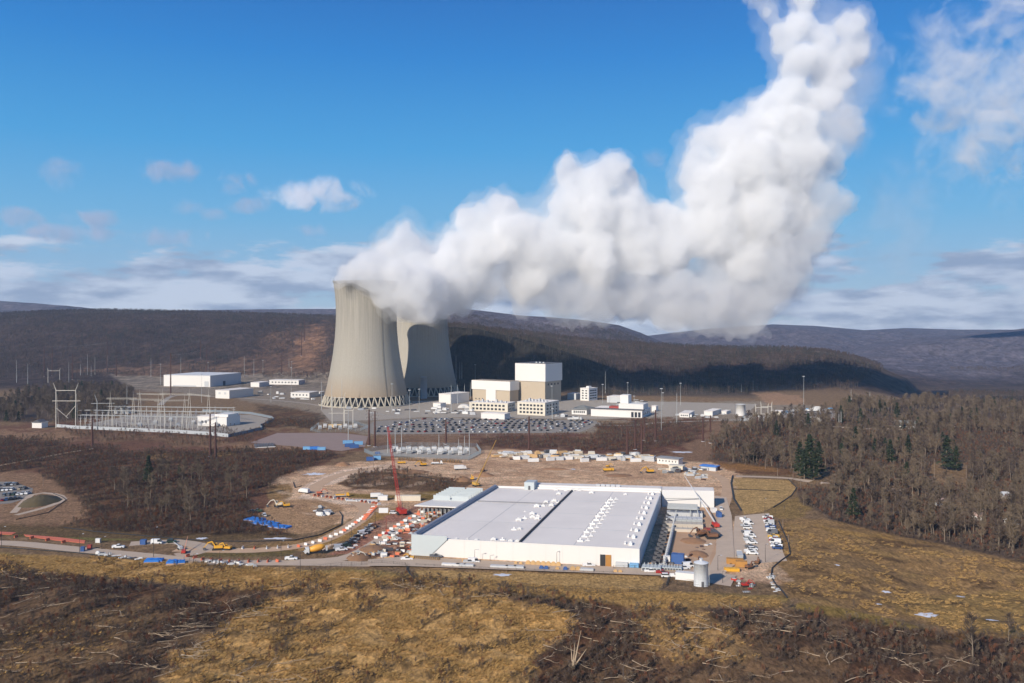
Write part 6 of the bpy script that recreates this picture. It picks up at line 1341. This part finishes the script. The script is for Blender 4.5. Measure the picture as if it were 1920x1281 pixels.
# ================================================================ yard goods
def box_thing(nm, cat, px, py, dims, rz, m, label, group=None, extra=None, z=0.0):
    L_, w, h = dims; r_ = thing(nm, G(px, py)+Vector((0, 0, z)), R(rz), label, cat, group); b = MB().box(-L_/2, L_/2, -w/2, w/2, .12, h)
    b.build('body', m, r_); fr = MB()
    for x in (-L_/2, L_/2):
        for y in (-w/2, w/2): fr.box(x-.08, x+.08, y-.08, y+.08, 0, h+.05)
    fr.box(-L_/2-.05, L_/2+.05, -w/2-.05, w/2+.05, h, h+.08)
    fr.build('frame', extra or m, r_); MB().box(L_/2-.02, L_/2+.05, -w*.3, w*.3, .3, h*.8).build('door', DGREY, r_); return r_
for px, py, d, rz, m, lb in [(1271,1057,(3,5.5,4.6),70,BLU,'tall blue container standing in the yard right of the hall front'),(1189,1066,(4,2.6,2.2),-13,LBLU,'small pale blue bin at the right front corner of the hall'),(1166,1063,(5.4,2.6,2.3),-13,LGREY,'grey office container before the right end of the hall wall'),(1285,1087,(8,3.2,3.2),-20,WHITE,'long white hut directly left of the steel water tank'),
   (1378,1058,(7.5,2.5,2.6),-12,DOORM,'ochre container behind, right of the service road'),(1390,1063,(5,2.5,2.6),-12,DOORM,'ochre container right of the back one'),(1372,1071,(6.4,2.4,1.4),-6,YEL,'flat yellow container in front of the ochre ones'),(664,840,(8,3,3),12,BLU,'dark blue container, front one of the blue cluster left of the near substation'),(652,832,(9,3,3),12,LBLU,'pale blue container at the back left of the blue cluster'),(672,834,(8,3,3),12,LBLU,'pale blue container at the back right of the blue cluster'),(656,838,(9,3,3),12,BLU,'dark blue container left of the front one in the blue cluster'),
   (577,843,(8,3,2.6),5,LBLU,'pale blue box left in the short row below the mauve gravel'),(590,843,(8,3,2.6),5,TARP,'bright blue box in the middle of the short row below the gravel'),(603,844,(7,3,2.6),5,LBLU,'pale blue box at the right of the short row below the gravel'),(628,801,(14,3,3),6,mat('peach', srgb(206,178,130), .8),'sand coloured long container in front of the small substation'),
   (694,864,(6,3,3),10,BLU,'blue container at the back left of the dirt field'),(707,862,(6,3,3),10,LBLU,'blue grey container next to the blue one at the back of the field'),(765,939,(16,3,3.4),0,CREAM,'long cream trailer left of the canopy'),(718,938,(6,3,3),0,WHITE,'white container right of the barriers at the junction'),(679,940,(20,2.6,.9),-3,LGREY,'long flat grey slab lying at the road junction'),
   (269,1021,(2.6,2,2.4),0,BLU,'small dark blue cabin on the pale apron'),(155,1034,(1.6,1.6,2.2),10,BLU,'blue portable toilet beside the road'),(184,1018,(2.2,1.2,2.2),0,WHITE,'white sign trailer behind the orange netting'),(168,1030,(1.8,1.6,2.2),5,BRICK,'red cabin next to the blue portable toilet'),(1348,970,(4,2.4,3),90,BLU,'blue tool container under the white crane boom'),(1338,961,(3,2.4,2.6),10,WHITE,'white box under the white crane boom'),
   (1330,1000,(5,3,2.6),0,BRICK,'red brown container at the right edge of the dirt yard'),(1250,1053,(3,2.4,2.6),-10,WHITE,'white box left of the tall blue container'),(720,1043,(3,2,1.6),0,WHITE,'small white trailer at the edge of the churned soil'),(708,852,(4,2,2),0,BLU,'small blue bin at the left corner of the near substation')]:
    box_thing('container', 'container', px, py, d, rz, m, lb, 'containers and cabins')
# blue covered stacks
def stack(px, py, w, d, h, rz, label, m=TARP):
    g = G(px, py); r_ = thing('covered_stack', g, R(rz), label, 'stack', 'stacks under blue covers'); b = MB(); rs = random.Random(int(px)); nx, ny = 8, 4; vs = []
    for j in range(ny+1):
        for i in range(nx+1):
            e = 1-.12*(i in (0, nx)) ; vs.append((-w/2+w*i/nx, -d/2+d*j/ny, h*e*(rs.uniform(.86, 1.05))))
    b.add(vs, [(j*(nx+1)+i, j*(nx+1)+i+1, (j+1)*(nx+1)+i+1, (j+1)*(nx+1)+i) for j in range(ny) for i in range(nx)]); edge = [i for i in range(nx+1)]+[(nx+1)*(j+1)-1 for j in range(1, ny+1)]+[ny*(nx+1)+i for i in range(nx-1, -1, -1)]+[(nx+1)*j for j in range(ny-1, 0, -1)]
    k = len(edge); b.add([vs[e] for e in edge]+[(vs[e][0]*1.03, vs[e][1]*1.03, 0) for e in edge], [(q, k+q, k+(q+1) % k, (q+1) % k) for q in range(k)]); b.build('cover', m, r_)
    MB().box(-w*.48, w*.48, -d/2-.1, -d/2+.02, .1, h*.35).build('pallet', WOODM, r_)
stack(286, 1054, 6.5, 4.5, 1.5, 8, 'left blue covered stack beside the near left road'); stack(301,1053,2.2,4,1.3,8,'narrow blue covered stack touching the left one'); stack(323, 1057, 4.5, 4, 1.6, 10, 'middle blue covered stack by the near road, tallest'); stack(340, 1056, 3.2, 3.4, 1.3, 20, 'right blue covered stack by the near road')
for k, (px, py, w, d) in enumerate([(478,975,10,7),(492,981,10,8),(506,983,9,6),(520,988,8,6),(532,989,7,5)]): stack(px, py, w, d, .9, -25, '%s bright blue tarpaulin over low heaps below the dirt field, from the left' % nth(k))
# cable reels
def reel(px, py, rz, s, label, m, grp):
    g = G(px, py); key = ('reel', m.name)
    if key not in PCACHE:
        PCACHE[key] = (MB().bar((0, -.5, 0), (0, -.38, 0), 1, n=20).mesh('flange', m), MB().bar((0, -.4, 0), (0, .4, 0), .6, n=14).mesh('drum', DGREY if m is WOODM else m))
    r_ = thing('cable_reel', g+Vector((0, 0, s)), R(rz), label, 'cable reel', grp); r_.scale = (s,)*3; a, b = PCACHE[key]; link('flange', a, r_); link('flange', a, r_, (0, .88, 0)); link('drum', b, r_)
for k in range(9): reel(971+k*9.5-(k < 2)*4, 1059.5+k*.5, -8, 1.15 if k > 1 else .8, 'large wooden cable reel, %s from the left in the row before the hall wall' % nth(k), WOODM, 'reels before the hall wall')
for k in range(12): reel(779+k*3.9, 1049+k*.32, 60, .95, 'wooden reel, %s from the corner in the row along the panelled hall corner' % nth(k), WOODM, 'reels at the hall corner')
for k, (px, py) in enumerate([(1015,1069),(1024,1069.5),(1060,1071)]): reel(px, py, -8, 1.0, '%s dark blue cable reel in the front line before the hall' % nth(k), BLU, 'blue reels')
for k, (px, py) in enumerate([(1074,1071.5),(1084,1072),(1154,1075),(1163,1075.5),(1045,1070),(869,1055)]): reel(px, py, 5, 1.15 if 1050 < px < 1100 else .85, 'wooden reel lying in the front line before the hall, %s of them' % nth(k), WOODM, 'reels of the front line')
for k in range(22): reel(748+k*4.9+(k > 10)*12, 863+k*.25, 70, 1.25, 'wooden reel, %s from the left in the row before the near substation' % nth(k), WOODM, 'reels before the near substation')
# long low concrete-coloured crates along the front fence
for k, (px, w) in enumerate([(845,8),(864,4.2),(879,4.4),(936,8),(958,4.6),(973,4.4),(1100,6)]): box_thing('crate', 'crate', px, 1063+(px-845)*.036, (w, 2, 1.5), -9, WHITE if k == 0 else LGREY, 'grey topped long crate, %s from the left in the line along the hall front' % nth(k), 'long crates along the front fence')
# generators right of the hall front
def genset(px, py, s, lb):
    r_ = thing('generator', G(px, py), R(75), lb, 'generator', 'generator skids beside the hall'); r_.scale = (s,)*3; MB().box(-3, 3, -1.0, 1.0, .3, 2.6).build('housing', BLUEG, r_); MB().box(-3.1, 3.1, -1.1, 1.1, 0, .3).build('skid', BLACK, r_); MB().bar((1.5, 0, 2.6), (1.5, 0, 3.8), .25, n=8).build('exhaust', GALV, r_); MB().box(-3.02, -2.9, -.7, .7, .8, 2.2).build('radiator', DGREY, r_)
for k in range(5): genset(1208+k*7, 1070+k*.4, .9, 'pale generator, %s from the hall corner in the left block' % nth(k))
for k in range(7): genset(1244+k*5.2, 1069+k*.3, .72, 'slim pale generator, %s from the left in the right block' % nth(k))
fence('handrail', [(1244,1074),(1276,1076)], 1.2, 'yellow handrail before the slim generators', 'handrail', YEL)
# dark cooler row along the shaded flank
pm = MB().bar((0, 0, 0), (0, 0, 2.2), .9, .7, n=10).bar((0, 0, 2.2), (0, 0, 3.2), .35, n=8).mesh('duct_section', LGREY)
r_ = thing('cooler_row', tuple(Q(1.09, .5)), 0, 'long line of grey coolers with vertical stubs along the shaded flank of the hall', 'cooling units')
for k in range(34):
    p = Q(1.10, .05+k*.0245)-Q(1.09, .5); link('duct_section', pm, r_, (p.x, p.y, 0)); 
b = MB(); a_ = Q(1.10, .04)-Q(1.09, .5); c_ = Q(1.10, .88)-Q(1.09, .5); b.bar((a_.x, a_.y, 1.6), (c_.x, c_.y, 1.6), .55, n=8); b.build('manifold', GALV, r_)
for k in range(26):
    p = Q(1.055+.015*(k % 2), .04+k*.03); r_ = thing('cooling_cabinet', (p.x, p.y, 0), hr, 'dark cooling cabinet in the shade between hall and cooler line, %s from the front' % nth(k), 'cabinet', 'dark cabinets in the hall shade'); MB().box(-1, 1, -1, 1, 0, 2.2).build('housing', DGREY, r_); MB().lathe([(.7, 2.2), (.7, 2.5)], 12).build('fan', BLACK, r_)
# piping rack and foundations under construction
r_ = thing('pipe_rack', tuple(Q(1.10, .80)), hr, 'stack of pale pipes bridging from the hall flank to the steel frame', 'pipe rack')
for k in range(6): MB().bar((-5, 2.6*k-4, 5.2), (12, 2.6*k-4, 5.2), .45, n=8).build('pipe', GALV, r_)
for x in (8, 12): MB().bar((x, -5, 5), (x, 10, 5), .3).bar((x, -5, 0), (x, -5, 5), .3).bar((x, 10, 0), (x, 10, 5), .3).build('portal', GALV, r_)
g = G(1245, 952); r_ = thing('pipe_loop', tuple(g), 0, 'thin grey pipe loop standing on the wing wall', 'pipe'); MB().bar((0,0,5.6), (22,0,5.6), .2, n=6).bar((22,0,5.6), (22,0,0), .2, n=6).build('pipe', GALV, r_)
SLAB = mat('fresh_concrete', srgb(186,176,162), .9, var=.12, scale=.2)
def slab(px, py, w, d, h, rz, label, m=None, nm='foundation', cat='foundation'):
    r_ = thing(nm, G(px, py), R(rz), label, cat, 'slabs and frames of the new building'); MB().box(-w/2, w/2, 0, d, 0, h).build('slab', m or SLAB, r_); b = MB(); k = 0
    for x in np.arange(-w/2+1, w/2, 2.6):
        for y in (0.4, d-.4): b.bar((x, y, h), (x, y, h+.9), .06, n=4)
    b.build('rebar', DGREY, r_); return r_
for px, py, w, d, h, lb, m in [(1283,998,19,4,1.6,'front concrete foundation step of the new building',None),(1283,991,20,6,2.4,'pale concrete deck behind the front foundation step',SLAB),(1292,986,14,1.4,3.2,'bundle of bright long beams on the deck',GALV),(1283,980,20,6,2.2,'grey decking strip in the middle of the new building',LGREY),(1284,971,20,6,2.8,'rear grey decking strip of the new building',LGREY),(1296,963,10,4,3.4,'rearmost equipment deck of the new building',GALV),(1262,965,6,7,3.4,'dark framed corner deck beside the pipe rack',DGREY)]: slab(px, py, w, d, h, -9, lb, m)
# ochre/rusty formwork in the churned ground left of the hall
rs = random.Random(77); cols_ = [LGREY, WHITE, CREAM, RUSTM, WOODM, DGREY, GALV, RUSTM, DGREY]
def clutter(n, quad, label, group, seed, sc=1.0, cols=cols_, nm='material_stack', cat='stack', hmax=2.2):
    rs = random.Random(seed); ROW = ['first', 'second', 'third', 'fourth', 'fifth', 'sixth', 'seventh', 'eighth']
    for k in range(n):
        s, t = (k+.5)/n, rs.random(); a = Vector(quad[0]).lerp(Vector(quad[1]), s); b = Vector(quad[3]).lerp(Vector(quad[2]), s); p = a.lerp(b, t)
        w, d, h = rs.uniform(1.5, 5)*sc, rs.uniform(1.2, 2.6)*sc, rs.uniform(.5, hmax)*sc; m = rs.choice(cols); r_ = thing(nm, G(p.x, p.y), rs.uniform(-.5, .7), label % nth(k), cat, group)
        v = rs.randrange(4); 
        if v == 0:
            for q in range(3): MB().bar((-w/2, -d/3+q*d/3, h*.3), (w/2, -d/3+q*d/3, h*.3), .25*sc, n=6).build('pipe', m, r_)
        elif v == 1:
            MB().box(-w/2, w/2, -d/2, d/2, .15, h*.8).build('bundle', m, r_); MB().box(-w/2+.2, -w/2+.5, -d/2-.03, d/2+.03, 0, h*.85).box(w/2-.5, w/2-.2, -d/2-.03, d/2+.03, 0, h*.85).build('strap', DGREY, r_)
        elif v == 2:
            for q in range(3): MB().box(-w/2+q*.15, w/2-q*.2, -d/2+q*.1, d/2-q*.1, q*h*.3+.02, q*h*.3+h*.26).build('panel', m, r_)
        else:
            MB().box(-w/2, w/2, -d/2, d/2, .3, h).build('body', m, r_); MB().box(-w*.3, w*.3, -d*.35, d*.35, h, h*1.25).build('top_unit', rs.choice(cols), r_)
clutter(70, [(930,858),(1225,866),(1225,855),(930,848)], 'stored building material, %s from the left in the long cluttered row behind the dirt field', 'goods of the long storage row', 1, 2.0, [WHITE, WHITE, LGREY, CREAM, DGREY, LGREY, TANW, WOODM], nm='crated_goods', cat='crate')
for k in range(16):
    px = 968+k*16; box_thing('storage_trailer', 'trailer', px, 862+(k % 3)*2-(k % 2)*3, (6.5+k % 4, 2.6, 2.8), 10+(k*37 % 30)-15, [WHITE, LGREY, WHITE, CREAM][k % 4], 'pale storage trailer, %s from the left in the long storage row' % nth(k), 'trailers of the storage row')
clutter(26, [(1240,890),(1345,884),(1345,878),(1240,880)], 'stored goods, %s from the left near the grey roofed site office', 'goods by the site office', 2, 1.5, nm='pallet_load', cat='pallet')
clutter(16, [(1286,893),(1320,900),(1330,893),(1290,885)], 'construction goods, %s from the left behind the wing of the hall', 'goods behind the wing', 3, 1.2, [CREAM, RUSTM, LGREY, WOODM], nm='pallet_load', cat='pallet')
clutter(60, [(655,1044),(735,1000),(790,1030),(745,1048)], 'stacked material, %s from the left on the churned soil left of the hall', 'goods on the churned soil', 4, .8)
clutter(60, [(738,995),(790,955),(860,955),(775,1005)], 'orange and grey formwork, %s from the near end beside the canopy', 'formwork beside the canopy', 5, .8, [LGREY, LGREY, CREAM, WOODM, RUSTM, mat('salmon', srgb(206,130,100), .8)], nm='formwork', cat='formwork')
clutter(26, [(645,1026),(700,985),(712,982),(660,1030)], 'pallet goods, %s up the edge of the curved row', 'goods along the curved row', 6, .8, nm='pallet_load', cat='pallet')
clutter(20, [(585,962),(612,972),(622,962),(600,950)], 'grey scrap heap piece, %s from the left on the dirt field', 'scrap heap on the dirt field', 7, 1.0, [LGREY, GALV, DGREY, WHITE], nm='scrap_pile', cat='scrap')
clutter(26, [(385,1056),(480,1064),(480,1060),(385,1051)], 'white sack or pale block, %s from the left along the near road fence', 'blocks along the near road', 8, .6, [WHITE, WHITE, LGREY, DGREY], nm='concrete_block', cat='block')
clutter(12, [(180,1042),(268,1052),(268,1048),(180,1037)], 'dark pipe bundle, %s from the left along the near left road', 'bundles along the near left road', 9, .7, [WHITE, LGREY, BLACK, DGREY], nm='pipe_bundle', cat='bundle')
clutter(22, [(1255,1060),(1330,1050),(1335,1020),(1240,1040)], 'small yard goods, %s from the left in the dirt yard', 'goods in the dirt yard', 10, .6)
clutter(18, [(1238,1062),(1250,975),(1256,975),(1246,1062)], 'dark goods, %s from the front along the cooler line', 'goods along the cooler line', 11, .7, [DGREY, RUSTM, LGREY])
clutter(14, [(1380,1075),(1420,1105),(1400,1112),(1360,1088)], 'grey and red yard goods, %s from the left on the gravel right of the tank', 'goods right of the tank', 12, .6, [LGREY, REDM, WHITE, GALV])
clutter(14, [(1440,1088),(1450,1110),(1462,1112),(1445,1070)], 'pale block, %s down the inside of the bank fence', 'blocks inside the bank fence', 13, .5, [WHITE, CREAM, LGREY], nm='concrete_block', cat='block')
clutter(18, [(645,765),(760,768),(850,775),(700,780)], 'small plant equipment, %s from the left between front tower and parking lot', 'plant equipment before the towers', 14, 1.6, [WHITE, LGREY, DGREY], nm='plant_unit', cat='machinery')
clutter(22, [(800,762),(880,768),(900,778),(815,776)], 'white plant equipment, %s from the left beside the cream offices', 'plant equipment beside the offices', 15, 1.8, [WHITE, LGREY, WHITE, DGREY], nm='plant_unit', cat='machinery')
clutter(14, [(1040,778),(1075,782),(1100,787),(1050,786)], 'small white plant unit, %s from the left between the offices', 'plant units between the offices', 16, 1.5, [WHITE, LGREY, DGREY], nm='plant_unit', cat='machinery')
clutter(16, [(470,735),(590,740),(590,752),(500,748)], 'white truck or store box, %s from the left of the front tower foot', 'boxes left of the front tower', 17, 2.0, [WHITE, LGREY, DGREY, WHITE], nm='storage_box', cat='box')
clutter(18, [(1450,770),(1560,766),(1560,770),(1450,775)], 'distant white box, %s from the left behind the right lot', 'boxes behind the right lot', 18, 2.4, [WHITE, LGREY, LBLU, WHITE], hmax=1.4, nm='storage_box', cat='box')
clutter(12, [(1240,768),(1370,772),(1370,784),(1280,784)], 'distant pale box, %s from the left near the low sheds', 'boxes near the low sheds', 19, 1.5, [WHITE, LGREY], nm='storage_box', cat='box')
clutter(14, [(1140,750),(1210,752),(1220,762),(1160,762)], 'small roof or yard unit, %s from the left behind the long white building', 'units behind the long building', 20, 1.8, [WHITE, LGREY, DGREY], nm='plant_unit', cat='machinery')
# solar-like dark panel table and orange netting in the left yard
b = MB()
for i in range(7): b.prof([(-8+i*2.5, .4), (-6.2+i*2.5, 1.2), (-6.2+i*2.5, 1.28), (-8+i*2.5, .5)], -11, 11, ax='y')
o = thing('dark_pallets', G(494, 836), R(20), 'flat field of dark stacked pallets with pale rim at the left', 'pallets'); b.build('pallet_row', DGREY, o); MB().box(-9, 10, -12, -11.6, 0, .6).build('rim', WHITE, o)
# plastic barriers
BM = {}
for nm, m in (('o', ORG), ('w', WHITE)): BM[nm] = MB().prof([(-.3, 0), (.3, 0), (.3, .25), (.12, .5), (.1, 1.05), (-.1, 1.05), (-.12, .5), (-.3, .25)], -.95, .95).mesh('barrier', m)
def barriers(pts, step, label, group, pat='ow', sc=1.15):
    P = [G(*p) for p in pts]; k = 0
    for a, c in zip(P, P[1:]):
        n = max(1, int((c-a).length/step)); ang = math.atan2(c.y-a.y, c.x-a.x)
        for i in range(n):
            p = a.lerp(c, i/n); o = link('barrier', BM[pat[k % len(pat)]], None, (p.x, p.y, hz(p.x, p.y)+.08), ang-math.pi/2); o.scale = (sc,)*3; k += 1
            tag(o, ('orange ' if pat[(k-1) % len(pat)] == 'o' else 'white ')+label, 'barrier', ('orange ' if pat[(k-1) % len(pat)] == 'o' else 'white ')+group)
barriers([(0,1006),(60,1010),(150,1022)], 9, 'plastic road barrier along the far left road', 'barriers of the far left road', 'o')
barriers([(352,1044),(380,1050),(430,1054),(520,1054),(545,1048)], 4.2, 'plastic barrier along the inner edge of the near road', 'barriers of the near road', 'o')
barriers([(455,1029),(500,1029),(560,1026),(600,1016),(640,1000),(672,978),(690,965),(702,950)], 4.2, 'plastic barrier on the edge of the curved haul road', 'barriers of the haul road', 'woww')
barriers([(590,930),(620,934),(650,938),(700,944),(716,948)], 2.8, 'plastic barrier at the haul road junction', 'barriers of the junction', 'oow')
barriers([(704,952),(690,966),(680,978)], 4.0, 'plastic barrier below the junction', 'barriers below the junction', 'o')
barriers([(735,1046),(765,1030),(775,1045)], 4.2, 'plastic barrier at the panelled hall corner', 'barriers at the hall corner', 'oow')
barriers([(705,1010),(760,978),(800,958)], 5.0, 'plastic barrier in the rows beside the canopy', 'barriers beside the canopy', 'wo')
barriers([(715,1020),(770,985),(822,960)], 5.0, 'plastic barrier in the second row beside the canopy', 'barriers of the second canopy row', 'wwo')
# orange safety netting patches lying on the slope at the left
for k, (pts, lb) in enumerate([([(-30,996),(30,999),(22,1003),(-30,1001)], 'orange netting strip on the slope at the left edge'), ([(45,1003),(110,1008),(160,1014),(158,1019),(100,1013),(48,1006)], 'long orange netting strip on the slope left of the small cabins')]):
    P = [G(*p) for p in pts]; b = MB(); vs = [(p.x-P[0].x, p.y-P[0].y, hz(p.x, p.y)-P[0].z+.2) for p in P]; b.add(vs+[(v[0], v[1], v[2]-.3) for v in vs], [tuple(range(len(P)))]+[(q, q+len(P), (q+1) % len(P)+len(P), (q+1) % len(P)) for q in range(len(P))]); o = b.build('safety_netting', ORG); o.location = P[0]; tag(o, lb, 'netting')
# fences and silt socks
CH = mat('chain_link_dark', srgb(70,64,58), .7)
def silt(pts, label, w=.45):
    w *= .68
    P = [G(*p) for p in pts]; b = MB(); o = P[0]
    for a, c in zip(P, P[1:]):
        n = max(1, int((c-a).length/5))
        for k in range(n):
            p, q = a.lerp(c, k/n), a.lerp(c, (k+1)/n); b.bar(Vector((p.x, p.y, hz(p.x, p.y)+.3))-o, Vector((q.x, q.y, hz(q.x, q.y)+.3))-o, w, n=5)
    r_ = b.build('silt_fence', BLACK); r_.location = o; tag(r_, label, 'silt fence', 'black silt fences')
silt([(1374,893),(1371,906),(1376,936),(1390,958)], 'thick black silt fence between service road and fenced grass basin', .9)
silt([(1460,978),(1478,1018),(1482,1040),(1462,1054),(1448,1066),(1446,1082),(1460,1102),(1476,1122)], 'long black silt fence curving down the grassy bank right of the pickup lot', .5)
silt([(1478,899),(1494,915),(1484,930),(1462,945),(1450,952)], 'black silt fence along the right rim of the grass basin', .5)
silt([(-60,1024),(0,1027),(140,1037),(200,1044),(266,1052)], 'black silt fence along the outer edge of the near left road', .35)
silt([(30,975),(90,962),(124,938),(116,932),(100,926)], 'black silt fence round the dark earth mound at the left', .3)
silt([(640,985),(600,1004),(550,1014),(480,1016),(400,1016),(340,1012),(250,1004),(180,998),(120,990)], 'black silt fence below the big thicket, ending at the dirt field', .4)
silt([(636,960),(642,968),(640,985)], 'short black silt fence at the right rim of the left dirt field', .35)
silt([(1220,1068),(1244,1072),(1254,1084),(1250,1098)], 'black silt fence round the right end of the front basin', .6)
silt([(550,905),(553,915),(566,912)], 'short zigzag black fence by the olive plot', .4)
silt([(785,893),(810,898),(842,906)], 'dark berm line on the dirt field left of the canopy', .4)
silt([(1376,918),(1460,921)], 'thin dark drain line across the grass basin', .3)
silt([(765,1058),(763,1070),(775,1084)], 'black silt fence at the left end of the front basin', .6)
fence('fence', [(775,1084),(830,1090),(900,1097),(1000,1104),(1100,1110),(1200,1110),(1236,1108),(1252,1098),(1256,1088),(1246,1076),(1210,1068),(1150,1068)], 1.9, 'chain link fence round the long grass basin in front of the hall', m=CH, gap=4)
fence('fence', [(1256,1092),(1300,1104),(1380,1110),(1440,1116),(1478,1122)], 1.7, 'chain link fence from the basin to the bank, in front of the tank', m=CH, gap=4, bars=.9)
fence('fence', [(345,1052),(400,1064),(470,1070),(560,1070),(640,1062),(716,1058),(760,1062),(775,1084)], 1.7, 'chain link fence along the near road left of the hall', m=CH, gap=4, bars=.8)
fence('fence', [(780,1062),(900,1068),(1020,1073),(1150,1077)], 1.2, 'low dark fence in front of the reels and crates', m=BLACK, gap=4, bars=.9)
fence('fence', [(690,817),(930,817),(1086,814),(1128,796)], 2.4, 'chain link fence along the front of the main parking lot', m=GALV, gap=9, bars=1.6)
# earth mound at the left and spoil heaps
def mound(px, py, w, d, h, m, label, seed):
    g = G(px, py); rs = random.Random(seed); b = MB(); n, mr = 24, 7; vs = [(0, 0, h)]
    for j in range(1, mr+1):
        for i in range(n):
            a = 2*math.pi*i/n; q = j/mr*(1+rs.uniform(-.09, .09)); z_ = h*(1-(j/mr)**1.5)*(1+rs.uniform(-.12, .12)) if j < mr else -.4; vs.append((w/2*q*math.cos(a), d/2*q*math.sin(a), z_))
    fs = [(0, 1+i, 1+(i+1) % n) for i in range(n)]+[(1+(j-1)*n+i, 1+j*n+i, 1+j*n+(i+1) % n, 1+(j-1)*n+(i+1) % n) for j in range(1, mr) for i in range(n)]
    b.add(vs, fs); o = b.build('earth_mound', m, None, True); o.location = g; tag(o, label, 'earth mound', 'heaps of earth')
EARTH = mat('earth_dark', srgb(104,84,62), .95, var=.3, scale=.3, bump=.5); EARTH2 = mat('earth_brown', srgb(140,106,78), .95, var=.3, scale=.3, bump=.5)
mound(75, 942, 22, 34, 4.5, mat('earth_olive', srgb(92,80,56), .95, var=.3, scale=.3, bump=.5), 'dark olive earth mound inside the loop track at the left', 1)
for k, (px, py, w, d, h, lb) in enumerate([(672,1046,12,14,2.2,'brown soil heap at the near edge of the churned ground'),(868,901,14,12,3,'brown spoil heap before the crane with the pale boom'),(905,892,18,14,2.6,'long brown spoil heap behind the canopy'),(643,872,12,12,2.5,'pale soil heap where the haul road starts'),(1310,1040,10,14,1.6,'low soil heap in the dirt yard'),(1300,1015,14,14,1.4,'flat soil heap behind the low one in the dirt yard'),(700,1030,16,16,1.8,'brown soil heap in the middle of the churned ground'),(770,885,30,18,1.6,'flat brown heap left of the white box truck'),(1160,892,22,14,1.4,'flat soil ridge behind the hall'),(1040,880,24,10,1.3,'long soil ridge behind the grey stair house')]): mound(px, py, w, d, h, EARTH2, lb, 10+k)
